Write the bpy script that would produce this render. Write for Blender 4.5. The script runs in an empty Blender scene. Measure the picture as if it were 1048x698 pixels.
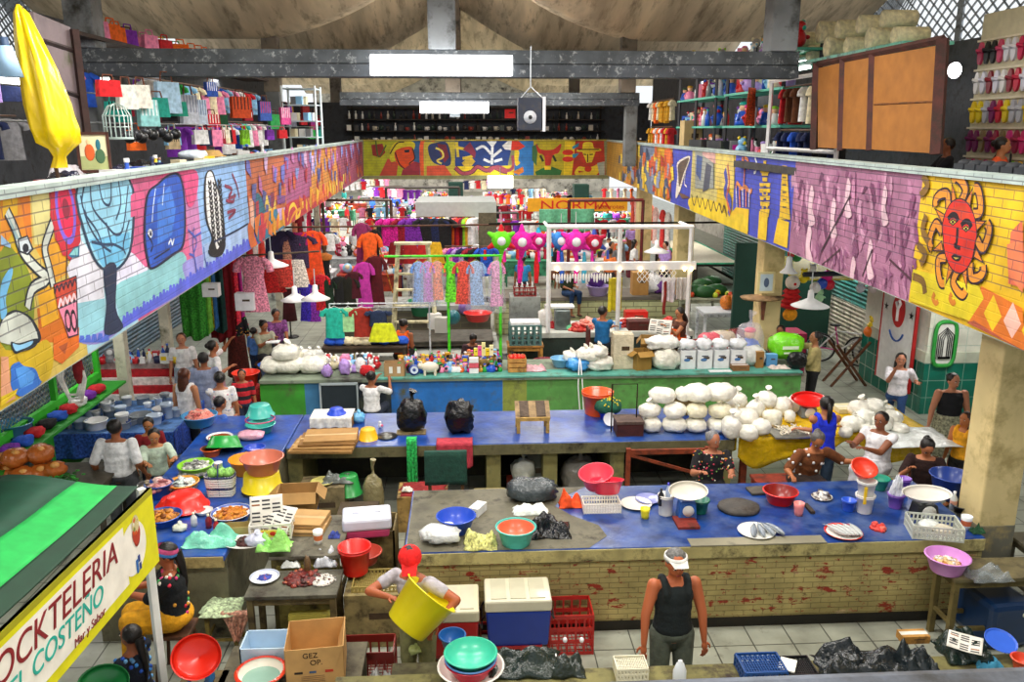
import bpy, bmesh, math, random
from mathutils import Vector, Matrix, noise
random.seed(7)
PI=math.pi
SC=bpy.context.scene
COL=SC.collection
# ------------------------------------------------------------------ camera
W,H,F=1048,698,860.
CH=5.2
PIT=math.atan(216/F); YAW=math.atan(49/(F/math.cos(PIT)))
cp,sp,cy,sy=math.cos(PIT),math.sin(PIT),math.cos(YAW),math.sin(YAW)
FW=Vector((sy*cp,cy*cp,-sp)); RT=Vector((cy,-sy,0)); UP=Vector((sy*sp,cy*sp,cp))
EYE=Vector((0,0,CH))
cam=bpy.data.cameras.new('camera'); cam.sensor_width=36; cam.lens=F/W*36; cam.clip_end=300; cam.clip_start=.05
co=bpy.data.objects.new('camera',cam); COL.objects.link(co)
m=Matrix((RT,UP,-FW)).transposed().to_4x4(); m.translation=EYE; co.matrix_world=m
SC.camera=co
def ray(px,py): return FW+RT*((px-524)/F)+UP*((349-py)/F)
def PZ(px,py,z=0.):
    "point of the horizontal plane at height z seen at a pixel of the photograph"
    d=ray(px,py); return EYE+d*((z-CH)/d.z)
def PY(px,py,Y):
    d=ray(px,py); return EYE+d*(Y/d.y)
def PX(px,py,X):
    d=ray(px,py); return EYE+d*(X/d.x)
def prj(p):
    q=Vector(p)-EYE; w=q.dot(FW); return (524+F*q.dot(RT)/w,349-F*q.dot(UP)/w,w)
# ------------------------------------------------------------------ colour + materials
def lin(v): return v/12.92 if v<=.04045 else ((v+.055)/1.055)**2.4
def hx(h):
    if not isinstance(h,str): return tuple(h)[:3]
    return tuple(lin(int(h[i:i+2],16)/255) for i in (0,2,4))
MAT={}
def mat(name,rough=.6,metal=0.,nscale=8.,var=.25,bump=.15,fine=40.,trans=0.,alpha=1.,emit=0.,sub=0.,stain=None,scol='332a20',slo=.5,spec=.5,bumpd=.01,coat=0.):
    m=bpy.data.materials.new(name); m.use_nodes=True; nt=m.node_tree; N=nt.nodes; L=nt.links
    b=N['Principled BSDF']; b.inputs['Roughness'].default_value=rough; b.inputs['Metallic'].default_value=metal
    b.inputs['Specular IOR Level'].default_value=spec
    if coat: b.inputs['Coat Weight'].default_value=coat
    a=N.new('ShaderNodeAttribute'); a.attribute_name='c'
    tc=N.new('ShaderNodeTexCoord')
    n=N.new('ShaderNodeTexNoise'); n.inputs['Scale'].default_value=nscale; n.inputs['Detail'].default_value=4
    L.new(tc.outputs['Object'],n.inputs['Vector'])
    r=N.new('ShaderNodeMapRange'); r.inputs['From Min'].default_value=.3; r.inputs['From Max'].default_value=.7
    r.inputs['To Min'].default_value=1-var; r.inputs['To Max'].default_value=1+var*.6
    L.new(n.outputs['Fac'],r.inputs['Value'])
    mx=N.new('ShaderNodeVectorMath'); mx.operation='SCALE'
    L.new(a.outputs['Color'],mx.inputs[0]); L.new(r.outputs['Result'],mx.inputs['Scale'])
    out=mx.outputs['Vector']
    if stain:
        n2=N.new('ShaderNodeTexNoise'); n2.inputs['Scale'].default_value=stain; n2.inputs['Detail'].default_value=8; n2.inputs['Roughness'].default_value=.7
        L.new(tc.outputs['Object'],n2.inputs['Vector'])
        r2=N.new('ShaderNodeMapRange'); r2.inputs['From Min'].default_value=slo; r2.inputs['From Max'].default_value=slo+.18
        L.new(n2.outputs['Fac'],r2.inputs['Value'])
        mm=N.new('ShaderNodeMix'); mm.data_type='RGBA'; L.new(r2.outputs['Result'],mm.inputs[0]); L.new(out,mm.inputs[6]); mm.inputs[7].default_value=(*hx(scol),1)
        out=mm.outputs[2]
    L.new(out,b.inputs['Base Color'])
    if bump:
        n3=N.new('ShaderNodeTexNoise'); n3.inputs['Scale'].default_value=fine; n3.inputs['Detail'].default_value=3
        L.new(tc.outputs['Object'],n3.inputs['Vector'])
        bp=N.new('ShaderNodeBump'); bp.inputs['Strength'].default_value=bump; bp.inputs['Distance'].default_value=bumpd
        L.new(n3.outputs['Fac'],bp.inputs['Height']); L.new(bp.outputs['Normal'],b.inputs['Normal'])
    if trans: b.inputs['Transmission Weight'].default_value=trans
    if alpha<1: b.inputs['Alpha'].default_value=alpha
    if sub: b.inputs['Subsurface Weight'].default_value=sub; b.inputs['Subsurface Radius'].default_value=(.02,.01,.005)
    if emit: L.new(a.outputs['Color'],b.inputs['Emission Color']); b.inputs['Emission Strength'].default_value=emit
    MAT[name]=m; return m
mat('plastic',.32,var=.06,bump=0,coat=.1); mat('cloth',.9,nscale=14,var=.3,bump=.5,fine=30,bumpd=.02)
mat('print_cloth',.9,nscale=30,var=.75,bump=.4,fine=30,bumpd=.02)
mat('paper',.85,var=.12,bump=.1); mat('card',.85,nscale=5,var=.18,bump=.1,fine=20)
mat('metal',.3,.85,var=.2,bump=.05); mat('paintmetal',.45,.0,nscale=4,var=.25,bump=.1,stain=6,scol='3a3430')
mat('wood',.75,nscale=6,var=.45,bump=.4,fine=25,stain=5,scol='2a1d12'); mat('skin',.55,nscale=5,var=.08,bump=0,sub=.08)
mat('hair',.4,nscale=60,var=.6,bump=.5,fine=80); mat('food',.5,nscale=40,var=.5,bump=.6,fine=60,bumpd=.01)
mat('concrete',.85,nscale=1.3,var=.35,bump=.4,fine=12,stain=1.7,scol='3c3a36')
mat('grime',.7,nscale=3,var=.5,bump=.5,fine=20,stain=3,scol='221c14')
mat('bluetop',.3,nscale=4.,var=.5,bump=.3,fine=15,stain=2.2,scol='4a5f8c',slo=.47)
mat('beam_paint',.8,nscale=3,var=.4,bump=.3,fine=12,stain=9,scol='b0b4b4',slo=.56)
mat('bag',.22,nscale=9,var=.2,bump=.8,fine=16,bumpd=.03); mat('clear',.15,trans=.0,alpha=.24,var=.2,bump=.7,fine=14,bumpd=.03)
mat('glass',.05,trans=.9,var=0,bump=0); mat('rubber',.7,var=.2,bump=0); mat('ceramic',.2,var=.05,bump=0,coat=.3)
mat('tube',.5,emit=9.,var=0,bump=0); mat('bulb',.5,emit=14.,var=0,bump=0)
mat('rough_paint',.7,nscale=2.5,var=.3,bump=.4,fine=14,stain=2.4,scol='51543a'); mat('plain',.6,var=.1,bump=0)
mat('column_paint',.7,nscale=2,var=.15,bump=.2,fine=10,stain=3,scol='a89560')
# brick overlay materials
def brickmat(name,axis='YZ',bw=.42,bh=.115,mort='3a3448',msz=.012,peel=None,streak=None,mixm=.75,rough=.65,zmin=None):
    m=bpy.data.materials.new(name); m.use_nodes=True; nt=m.node_tree; N=nt.nodes; L=nt.links
    b=N['Principled BSDF']; b.inputs['Roughness'].default_value=rough
    a=N.new('ShaderNodeAttribute'); a.attribute_name='c'
    tc=N.new('ShaderNodeTexCoord'); s=N.new('ShaderNodeSeparateXYZ'); L.new(tc.outputs['Object'],s.inputs[0])
    c=N.new('ShaderNodeCombineXYZ'); L.new(s.outputs[axis[0]],c.inputs['X']); L.new(s.outputs[axis[1]],c.inputs['Y'])
    br=N.new('ShaderNodeTexBrick'); br.inputs['Scale'].default_value=1; br.inputs['Brick Width'].default_value=bw; br.inputs['Row Height'].default_value=bh
    br.inputs['Mortar Size'].default_value=msz; br.inputs['Mortar Smooth'].default_value=.3
    L.new(c.outputs[0],br.inputs['Vector'])
    n=N.new('ShaderNodeTexNoise'); n.inputs['Scale'].default_value=3; n.inputs['Detail'].default_value=6
    L.new(tc.outputs['Object'],n.inputs['Vector'])
    r=N.new('ShaderNodeMapRange'); r.inputs['From Min'].default_value=.3; r.inputs['From Max'].default_value=.7; r.inputs['To Min'].default_value=.72; r.inputs['To Max'].default_value=1.15
    L.new(n.outputs['Fac'],r.inputs['Value'])
    mx=N.new('ShaderNodeVectorMath'); mx.operation='SCALE'; L.new(a.outputs['Color'],mx.inputs[0]); L.new(r.outputs['Result'],mx.inputs['Scale'])
    out=mx.outputs['Vector']
    def layer(out,scale,lo,hi,col,vec=None,det=8,mul=None):
        n2=N.new('ShaderNodeTexNoise'); n2.inputs['Scale'].default_value=scale; n2.inputs['Detail'].default_value=det; n2.inputs['Roughness'].default_value=.65
        L.new(vec or tc.outputs['Object'],n2.inputs['Vector'])
        r2=N.new('ShaderNodeMapRange'); r2.inputs['From Min'].default_value=lo; r2.inputs['From Max'].default_value=hi; L.new(n2.outputs['Fac'],r2.inputs['Value'])
        f=r2.outputs['Result']
        mm=N.new('ShaderNodeMix'); mm.data_type='RGBA'; L.new(f,mm.inputs[0]); L.new(out,mm.inputs[6]); mm.inputs[7].default_value=(*hx(col),1); return mm.outputs[2]
    if peel:
        mp=N.new('ShaderNodeMapping'); mp.inputs['Scale'].default_value=(1,1,2.2); L.new(tc.outputs['Object'],mp.inputs['Vector'])
        for sc_,lo,hi,col in peel: out=layer(out,sc_,lo,hi,col,mp.outputs[0])
    if streak:
        mp=N.new('ShaderNodeMapping'); mp.inputs['Scale'].default_value=(1,1,.18); L.new(tc.outputs['Object'],mp.inputs['Vector'])
        for sc_,lo,hi,col in streak: out=layer(out,sc_,lo,hi,col,mp.outputs[0])
    ml=N.new('ShaderNodeMath'); ml.operation='MULTIPLY'; ml.inputs[1].default_value=mixm; L.new(br.outputs['Fac'],ml.inputs[0])
    if zmin:
        gt=N.new('ShaderNodeMath'); gt.operation='GREATER_THAN'; gt.inputs[1].default_value=zmin; L.new(s.outputs['Z'],gt.inputs[0]); m2=N.new('ShaderNodeMath'); m2.operation='MULTIPLY'; L.new(ml.outputs[0],m2.inputs[0]); L.new(gt.outputs[0],m2.inputs[1]); ml=m2
    mm=N.new('ShaderNodeMix'); mm.data_type='RGBA'; L.new(ml.outputs[0],mm.inputs[0]); L.new(out,mm.inputs[6]); mm.inputs[7].default_value=(*hx(mort),1)
    L.new(mm.outputs[2],b.inputs['Base Color'])
    bp=N.new('ShaderNodeBump'); bp.invert=True; bp.inputs['Strength'].default_value=.6; bp.inputs['Distance'].default_value=.012
    L.new(br.outputs['Fac'],bp.inputs['Height']); L.new(bp.outputs['Normal'],b.inputs['Normal'])
    MAT[name]=m
brickmat('mural','YZ',bw=.32,bh=.088,zmin=3.74,msz=.007,mixm=.6)
brickmat('mural_far','XZ',msz=.008,mixm=.4,mort='2a2a34')
brickmat('mural_worn','YZ',streak=[(9,.5,.6,'6a2c50'),(14,.54,.62,'e8b0c8')],bw=.36)
brickmat('counter_brick','XZ',bw=.21,bh=.062,msz=.005,mort='4a4226',peel=[(1.3,.4,.8,'857a48'),(4.,.57,.6,'962c18'),(9,.6,.63,'8a3018'),(7,.6,.7,'4c4828'),(2.,.62,.7,'d8cf9c')],mixm=.5)
brickmat('floor_tile','XY',bw=.42,bh=.42,msz=.008,mort='3a3a34',mixm=.85,rough=.35,peel=[(1.2,.5,.8,'7c7c6c'),(4,.6,.75,'66665a')])
MAT['floor_tile'].node_tree.nodes['Brick Texture'].offset=0
brickmat('wall_tile','YZ',bw=.33,bh=.33,msz=.012,mort='a8c8b8',rough=.2); MAT['wall_tile'].node_tree.nodes['Brick Texture'].offset=0
brickmat('block','XZ',bw=.4,bh=.14,msz=.014,mort='6b6a4c')
brickmat('wall_tile_x','XZ',bw=.33,bh=.33,msz=.008,mort='a8c8b8',rough=.3,mixm=.5); MAT['wall_tile_x'].node_tree.nodes['Brick Texture'].offset=0
def wavemat(name,axis,scale,bump=1.,dist=.03):
    m=MAT['paintmetal'].copy(); m.name=name; nt=m.node_tree; N=nt.nodes; L=nt.links; b=N['Principled BSDF']
    w=N.new('ShaderNodeTexWave'); w.bands_direction=axis; w.inputs['Scale'].default_value=scale
    tc=N.new('ShaderNodeTexCoord'); L.new(tc.outputs['Object'],w.inputs['Vector'])
    bp=N.new('ShaderNodeBump'); bp.inputs['Strength'].default_value=bump; bp.inputs['Distance'].default_value=dist
    L.new(w.outputs['Fac'],bp.inputs['Height']); L.new(bp.outputs['Normal'],b.inputs['Normal']); MAT[name]=m
wavemat('shutter','Z',3.2)
# ------------------------------------------------------------------ mesh builder
class B:
    def __init__(s,col='888888'): s.v=[]; s.f=[]; s.c=[]; s.sm=[]; s.col=hx(col)
    def C(s,col): s.col=hx(col); return s
    def add(s,vs,fs,sm=False,M=None):
        o=len(s.v)
        if M is not None: vs=[M@Vector(v) for v in vs]
        s.v+= [tuple(v) for v in vs]; s.f+=[tuple(i+o for i in f) for f in fs]; s.c+=[s.col]*len(fs); s.sm+=[sm]*len(fs); return s
    def box(s,c,d,rz=0,rx=0,ry=0,tap=1.):
        x,y,z=d[0]/2,d[1]/2,d[2]/2
        vs=[(i*x*(tap if k<0 else 1),j*y*(tap if k<0 else 1),k*z) for k in(-1,1) for j in(-1,1) for i in(-1,1)]
        M=Matrix.Translation(c)@Matrix.Rotation(rz,4,'Z')@Matrix.Rotation(ry,4,'Y')@Matrix.Rotation(rx,4,'X')
        return s.add(vs,[(0,2,3,1),(4,5,7,6),(0,1,5,4),(2,6,7,3),(0,4,6,2),(1,3,7,5)],False,M)
    def bb(s,a,b): # box by corners
        a=Vector(a);b=Vector(b); return s.box((a+b)/2,[abs(t) for t in (b-a)])
    def bar(s,p,q,r,n=6,r2=None,cap=True):
        p=Vector(p);q=Vector(q); d=q-p
        if d.length<1e-6: return s
        z=d.normalized(); x=z.orthogonal().normalized(); y=z.cross(x); r2=r if r2 is None else r2
        if n==4: ph=PI/4
        else: ph=0
        vs=[p+(x*math.cos(a)+y*math.sin(a))*r for a in [ph+2*PI*i/n for i in range(n)]]+[q+(x*math.cos(a)+y*math.sin(a))*r2 for a in [ph+2*PI*i/n for i in range(n)]]
        fs=[(i,(i+1)%n,n+(i+1)%n,n+i) for i in range(n)]
        s.add(vs,fs,n>4)
        if cap: s.add(vs,[tuple(range(n))[::-1],tuple(range(n,2*n))])
        return s
    def sq(s,p,q,w): return s.bar(p,q,w*.7071,4)
    def tube(s,pts,r,n=6):
        pts=[Vector(p) for p in pts]; rs=r if isinstance(r,(list,tuple)) else [r]*len(pts)
        rings=[]; x=None
        for i,p in enumerate(pts):
            d=(pts[min(i+1,len(pts)-1)]-pts[max(i-1,0)]); d=d.normalized() if d.length>1e-7 else Vector((0,0,1))
            if x is None: x=d.orthogonal().normalized()
            else:
                x=x-d*x.dot(d); x=x.normalized() if x.length>1e-6 else d.orthogonal().normalized()
            y=d.cross(x); rings.append([p+(x*math.cos(2*PI*k/n)+y*math.sin(2*PI*k/n))*rs[i] for k in range(n)])
        return s.loft(rings)
    def loft(s,rings,cap=True,close=False):
        n=len(rings[0]); vs=[v for r in rings for v in r]
        fs=[(i*n+k,i*n+(k+1)%n,(i+1)*n+(k+1)%n,(i+1)*n+k) for i in range(len(rings)-1) for k in range(n)]
        s.add(vs,fs,True)
        if cap: s.add(vs,[tuple(range(n))[::-1],tuple(range((len(rings)-1)*n,len(rings)*n))],False)
        return s
    def lathe(s,prof,c=(0,0,0),n=20,M=None,sx=1,sy=1,cap=False,wob=0):
        rings=[]
        for r,z in prof:
            ring=[]
            for k in range(n):
                a=2*PI*k/n; rr=r*(1+wob*math.sin(5*a+z*20)*.5)
                p=Vector((rr*math.cos(a)*sx,rr*math.sin(a)*sy,z))
                if M is not None: p=M@p
                ring.append(p+Vector(c))
            rings.append(ring)
        return s.loft(rings,cap)
    def ell(s,c,r,n=10,m=7,M=None,nz=0.,fr=3.,sq=1.):
        if not isinstance(r,(tuple,list)): r=(r,r,r)
        vs=[];seed=Vector((random.random()*50,3,7))
        for i in range(m+1):
            t=PI*i/m
            for k in range(n):
                a=2*PI*k/n; d=Vector((math.sin(t)*math.cos(a),math.sin(t)*math.sin(a),math.cos(t)))
                if sq!=1: d=Vector([math.copysign(abs(q)**sq,q) for q in d])
                k_=1+(nz*noise.noise(d*fr+seed) if nz else 0)
                p=Vector((d.x*r[0],d.y*r[1],d.z*r[2]))*k_
                if M is not None: p=M@p
                vs.append(p+Vector(c))
        fs=[(i*n+k,(i+1)*n+k,(i+1)*n+(k+1)%n,i*n+(k+1)%n) for i in range(m) for k in range(n)]
        return s.add(vs,fs,True)
    def poly(s,pts): return s.add(pts,[tuple(range(len(pts)))])
    def grid(s,fn,nu,nv,sm=True,flip=False):
        vs=[fn(i/nu,j/nv) for j in range(nv+1) for i in range(nu+1)]
        fs=[(j*(nu+1)+i,j*(nu+1)+i+1,(j+1)*(nu+1)+i+1,(j+1)*(nu+1)+i) for j in range(nv) for i in range(nu)]
        if flip: fs=[f[::-1] for f in fs]
        return s.add(vs,fs,sm)
    def obj(s,name,mt,parent=None,loc=None,rz=0,thick=0,sub=0,bev=0,weld=False):
        me=bpy.data.meshes.new(name); me.from_pydata(s.v,[],s.f)
        at=me.color_attributes.new('c','FLOAT_COLOR','CORNER'); buf=[]
        for p,c in zip(me.polygons,s.c): buf+= [c[0],c[1],c[2],1.]*p.loop_total
        at.data.foreach_set('color',buf); me.polygons.foreach_set('use_smooth',s.sm)
        for mn in (mt if isinstance(mt,(list,tuple)) else [mt]): me.materials.append(MAT[mn])
        me.update(); me.validate()
        o=bpy.data.objects.new(name,me); COL.objects.link(o)
        if parent: o.parent=parent
        if loc is not None: o.location=loc
        o.rotation_euler.z=rz
        if weld: w=o.modifiers.new('w','WELD'); w.merge_threshold=.0005
        if bev: w=o.modifiers.new('b','BEVEL'); w.width=bev; w.segments=2; w.limit_method='ANGLE'
        if thick: w=o.modifiers.new('s','SOLIDIFY'); w.thickness=thick; w.offset=0
        if sub: w=o.modifiers.new('u','SUBSURF'); w.levels=sub; w.render_levels=sub
        return o
ALL=[]
def tag(o,label,cat,group=None,kind=None):
    o['label']=label; o['category']=cat
    if group: o['group']=group
    if kind: o['kind']=kind
    ALL.append(o); return o
def struct(o,label=None): 
    o['kind']='structure'
    if label: o['label']=label
    return o
def E(name,loc,label,cat,group=None,rz=0):
    o=bpy.data.objects.new(name,None); COL.objects.link(o); o.location=loc; o.rotation_euler.z=rz; o.empty_display_size=.1
    return tag(o,label,cat,group)
def R(a,b): return random.uniform(a,b)
V=Vector
# ------------------------------------------------------------------ the building
ZT,ZB=4.77,3.27
def xl(y): return -3.3-.034*(y-6)
def xr(y): return 5.0+.04*(y-7)
YE=37.3
o=B('a4a89a').bb((-14,-3,-.1),(15,75,0)).obj('floor','floor_tile'); struct(o)
# roof: groined concrete shells
def roofz(x,y):
    gx=1-abs(x+.3)/6.0; t=((y-1)%14)/14; gy=1-abs(2*t-1); gy=1-gy  # low on the column lines y=1,15,29...
    t=(y-1)/14; d=abs(t-round(t))*2   # 0 on a column line, 1 in mid bay
    gy=d
    k=16.; a=max(gx,0); b=gy
    s=math.log(math.exp(k*a)+math.exp(k*b))/k-math.log(2)/k*math.exp(-8*abs(a-b))
    return 8.05+2.9*s-.3*math.sin(PI*min(1,max(0,s)))+1.7*(d**.8)*max(gx,0)
b=B('d0bc9c')
nu,nv=64,170
def rf(u,v):
    x=-12.6+25.2*u; y=-6+80*v; return V((x,y,roofz(x,y)))
b.grid(rf,nu,nv,True)
ro=b.obj('ceiling','concrete',thick=.12); struct(ro)
# concrete look of the shells: board marks
m=MAT['concrete'].copy(); MAT['shell']=m; m.name='shell'; N=m.node_tree.nodes; L=m.node_tree.links
ns=[n for n in N if n.type=='TEX_NOISE']; ns[0].inputs['Scale'].default_value=.5; ns[1].inputs['Scale'].default_value=.9; ns[2].inputs['Scale'].default_value=6
mp=N.new('ShaderNodeMapping'); mp.inputs['Rotation'].default_value=(0,0,.6); mp.inputs['Scale'].default_value=(3.2,.5,1)
tc=[n for n in N if n.type=='TEX_COORD'][0]; L.new(tc.outputs['Object'],mp.inputs['Vector'])
for n in ns[:2]: L.new(mp.outputs[0],n.inputs['Vector'])
for n in N:
    if n.type=='MIX': n.inputs[7].default_value=(*hx('84735c'),1)
ro.data.materials[0]=m
# cross beams, columns on them
def beam(Y,x0,x1,z0,z1,n):
    b=B('4b5054'); zm=(z0+z1)/2
    b.bb((x0,Y-.16,zm),(x1,Y+.16,z1)); b.C('454a50').bb((x0,Y-.2,z0),(x1,Y+.2,zm-.015)); b.C('202224').bb((x0,Y-.14,zm-.03),(x1,Y+.14,zm+.01))
    struct(b.obj('beam','beam_paint',bev=.01))
beam(15,-6.45,5.75,6.06,6.5,1); beam(29,-4.05,5.85,5.98,6.4,2)
def col(x,y,z0,z1,w=.42,c='6a6e70'): struct(B(c).bb((x-w/2,y-w/2,z0),(x+w/2,y+w/2,z1)).obj('column','concrete',bev=.02))
for y,zb in ((15,6.5),(29,6.4),(43,3.3)):
    for x in (-6.2,-.35,5.45): col(x,y,zb,roofz(x,y)+.05,.46 if y==15 else .5,'8b9094' if y==15 else '7d7468')
col(5.6,29,4.0,5.98,.4); col(-.3,29,5.6,5.98,.34,'8b9499'); col(-6.2,29.0,3.5,6.5,.45)
col(-6.2,14.9,3.5,6.06,.3); 
# gallery floors with their parapets
for s,(fx,nm) in enumerate(((xl,'left'),(xr,'right'))):
    b=B('8a8a80'); sg=-1 if s==0 else 1
    y0,y1=-3,YE
    a=[V((fx(y0)+sg*.2,y0,0)),V((fx(y1)+sg*.2,y1,0)),V((sg*12.6,y1,0)),V((sg*12.6,y0,0))]
    vs=[p+V((0,0,3.2)) for p in a]+[p+V((0,0,3.5)) for p in a]
    b.add(vs,[(0,1,2,3),(4,5,6,7),(0,1,5,4),(1,2,6,5),(2,3,7,6),(3,0,4,7)])
    struct(b.obj('floor_gallery_'+nm,'concrete'))
b=B('8a8a80').bb((-12.6,YE+.25,3.2),(12.6,50,3.5)); struct(b.obj('floor_gallery_far','concrete'))
# parapet: box + painted shapes
def cat_(p,closed,k=4):
    n=len(p); out=[]
    for i in range(n if closed else n-1):
        g=lambda j:p[j%n] if closed else p[max(0,min(n-1,j))]
        a,b,c,d=g(i-1),g(i),g(i+1),g(i+2)
        for q in range(k):
            t=q/k; out.append(tuple(.5*(2*b[m]+(c[m]-a[m])*t+(2*a[m]-5*b[m]+4*c[m]-d[m])*t*t+(3*b[m]-a[m]-3*c[m]+d[m])*t**3) for m in(0,1)))
    if not closed: out.append(tuple(p[-1]))
    return out
class Mural(B):
    sm_=0
    def __init__(s,side): super().__init__('c8c070'); s.side=side; s.k=0; s.col_=None
    def hit(s,px,py):
        if s.side=='F': p=PY(px,py,YE); u=p.x; z=p.z
        else:
            fx=xl if s.side=='L' else xr; d=ray(px,py)
            a,k=(fx(0),(fx(10)-fx(0))/10); t=a/(d.x-k*d.y); p=EYE+d*t; u=p.y; z=p.z
        return (u,max(ZB+.012,min(ZT-.03,z)))
    def P3(s,u,z):
        o=.002+.00005*s.k
        if s.side=='F': return V((u,YE-o,z))
        fx=xl if s.side=='L' else xr
        return V((fx(u)+(o if s.side=='L' else -o),u,z))
    def pts(s,pp,off=None,sc=3.99):
        if off: pp=[(off[0]+x/sc,off[1]+y/sc) for x,y in pp]
        if s.sm_: pp=cat_(pp,s.sm_>1)
        return [s.hit(*q) for q in pp]
    def fill(s,col,pp,off=None,sc=3.99):
        s.k+=1; s.C(col); s.sm_=2 if len(pp)>5 else 0; q=s.pts(pp,off,sc); s.sm_=0; s.poly([s.P3(*a) for a in q])
    def uv(s,col,q): s.k+=1; s.C(col); s.poly([s.P3(*a) for a in q])
    def line(s,col,pp,w=.03,off=None,sc=3.99,uv=False,loop=False):
        s.k+=1; s.C(col); s.sm_=1 if len(pp)>2 else 0; q=[V(a) for a in (pp if uv else s.pts(pp,off,sc))]; s.sm_=0
        if loop: q.append(q[0])
        n=len(q); L_=[];R_=[]
        for i in range(n):
            d=q[min(i+1,n-1)]-q[max(i-1,0)]
            if d.length<1e-6: d=V((1,0))
            d.normalize(); nn=V((-d.y,d.x))*w/2; L_.append(q[i]+nn); R_.append(q[i]-nn)
        cl=lambda a:(a.x,max(ZB+.01,min(ZT-.03,a.y)))
        vs=[s.P3(*cl(a)) for a in L_]+[s.P3(*cl(a)) for a in R_]
        s.add(vs,[(i,i+1,n+i+1,n+i) for i in range(n-1)])
    def disc(s,col,u,z,ru,rz,n=20,rag=0):
        s.uv(col,[(u+ru*math.cos(2*PI*i/n)*(1+rag*(i%2)),max(ZB+.01,min(ZT-.03,z+rz*math.sin(2*PI*i/n)*(1+rag*(i%2))))) for i in range(n)])
    def bands(s,cols,edges):  # full-height panels between photo columns given at the parapet's mid height
        ymid=lambda x:0
    def full(s,col,u0,u1,z0=None,z1=None): s.uv(col,[(u0,z0 or ZB+.01),(u1,z0 or ZB+.01),(u1,z1 or ZT-.03),(u0,z1 or ZT-.03)])
def U(side,px,py): # along-wall coordinate of a photo point
    return Mural(side).hit(px,py)[0]
# left mural
L5=(0,175)
m=Mural('L'); y0,y1=-3,YE
m.C('b8c0b8'); a=[V((xl(y0),y0,0)),V((xl(y1),y1,0)),V((xl(y1)-.18,y1,0)),V((xl(y0)-.18,y0,0))]
m.add([p+V((0,0,ZB)) for p in a]+[p+V((0,0,ZT)) for p in a],[(0,1,2,3),(4,5,6,7),(0,1,5,4),(1,2,6,5),(2,3,7,6),(3,0,4,7)])
uL=lambda px,py:U('L',px,py)
e=[-3,uL(30,300),uL(78,270),uL(131,235),uL(190,215),uL(203,212),uL(253,200),uL(292,190),uL(318,178),uL(345,168),YE]
cs=['c9a81c','d0b65a','a9d6ea','d4608e','c77fb4','8fb8ea','c4683c','b05a8a','d8903a','a04a68']
for i,c in enumerate(cs): m.full(c,e[i],e[i+1])
m.fill('7d8c1e',[(0,310),(60,330),(120,420),(140,560),(110,700),(0,700)],L5)
m.fill('e08c1c',[(0,100),(120,85),(130,300),(60,240),(0,330)],L5)
m.fill('e6b41c',[(10,120),(70,110),(70,180),(10,190)],L5)
m.fill('d97818',[(75,95),(118,92),(130,280),(105,270)],L5)
m.fill('d9d08a',[(125,95),(235,80),(230,230),(190,300),(140,300)],L5)
m.fill('dd9a1e',[(140,310),(270,250),(270,420),(215,460),(180,380)],L5)
m.fill('c96a14',[(150,560),(260,560),(300,700),(160,700)],L5)
m.fill('e6a818',[(150,480),(215,470),(240,600),(170,640)],L5)
m.fill('dfe0ee',[(270,400),(330,280),(420,400),(425,520),(315,540)],L5)
# lower band : aqua, then purple waves
m.fill('8fc8d8',[(315,540),(425,520),(430,640),(400,700),(320,700)],L5)
m.fill('d8d8ee',[(470,470),(480,380),(530,330),(590,390),(620,400),(470,470)],L5)
m.fill('8cc8d0',[(470,470),(600,405),(745,330),(748,470),(600,560),(500,620),(480,560)],L5)
m.fill('9a94dc',[(745,380),(830,340),(1040,260),(1045,330),(700,530),(560,600),(420,700),(330,700),(420,650),(500,620),(600,560),(748,470)],L5)
m.fill('a8c4ee',[(830,300),(1010,220),(1030,280),(830,400)],L5)
for i in range(40):
    t=i/39; x=505+t*530; yy=615-t*330; m.fill('5a66dd',[(x-9,yy+8),(x-4,yy-26-8*math.sin(i*2.3)),(x+4,yy-26-8*math.sin(i*2.3)),(x+11,yy+4)],L5)
m.fill('5d68dc',[(500,625),(1035,280),(1040,320),(700,520),(420,690),(440,660)],L5)
for i in range(5): m.fill('4e6ad0',[(318+i*25,700),(325+i*25,672-i*3),(340+i*25,672-i*3),(345+i*25,700)],L5)
# bird necks
for pp in ([(25,165),(60,240),(90,330),(150,400),(190,440),(130,480),(110,560)],[(220,195),(195,260),(180,320),(200,400),(215,470)]):
    m.line('1a2430',pp,.11,L5); m.line('cdd4cc',pp,.07,L5)
m.fill('1a2430',[(68,275),(110,262),(135,320),(110,345),(75,330)],L5); m.fill('c8d4dc',[(74,282),(108,270),(127,318),(108,336),(80,325)],L5); m.disc('15202c',*m.hit(25.5,254),.05,.035,12)
m.fill('8fb0b8',[(20,160),(28,175),(75,275),(62,280)],L5)
m.fill('1a2430',[(0,610),(35,575),(75,570),(135,610),(158,700),(0,700)],L5); m.fill('c9d0c8',[(5,615),(40,585),(75,578),(125,615),(145,700),(0,700)],L5)
m.fill('6ab0e0',[(0,465),(40,395),(48,420),(20,520),(25,580),(0,600)],L5)
m.fill('8fb8e0',[(0,260),(40,300),(40,315),(0,300)],L5)
L6=(0,350)
m.fill('2c6cc8',[(45,95),(100,80),(165,130),(160,175),(90,225),(45,190),(42,140)],L6); m.fill('4a90e0',[(60,110),(100,95),(140,130),(130,170),(80,190)],L6)
m.fill('c8a818',[(65,55),(110,40),(185,-10),(215,60),(200,140),(165,160),(140,110),(90,95)],L6); m.fill('d86a18',[(215,-20),(320,-60),(320,20),(250,90),(215,70)],L6)
m.fill('a85028',[(235,20),(275,0),(262,50)],L6); m.fill('d89a78',[(0,60),(30,60),(40,180),(60,230),(0,260)],L6); m.fill('d8b818',[(0,225),(70,190),(60,215),(0,265)],L6)
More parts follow.
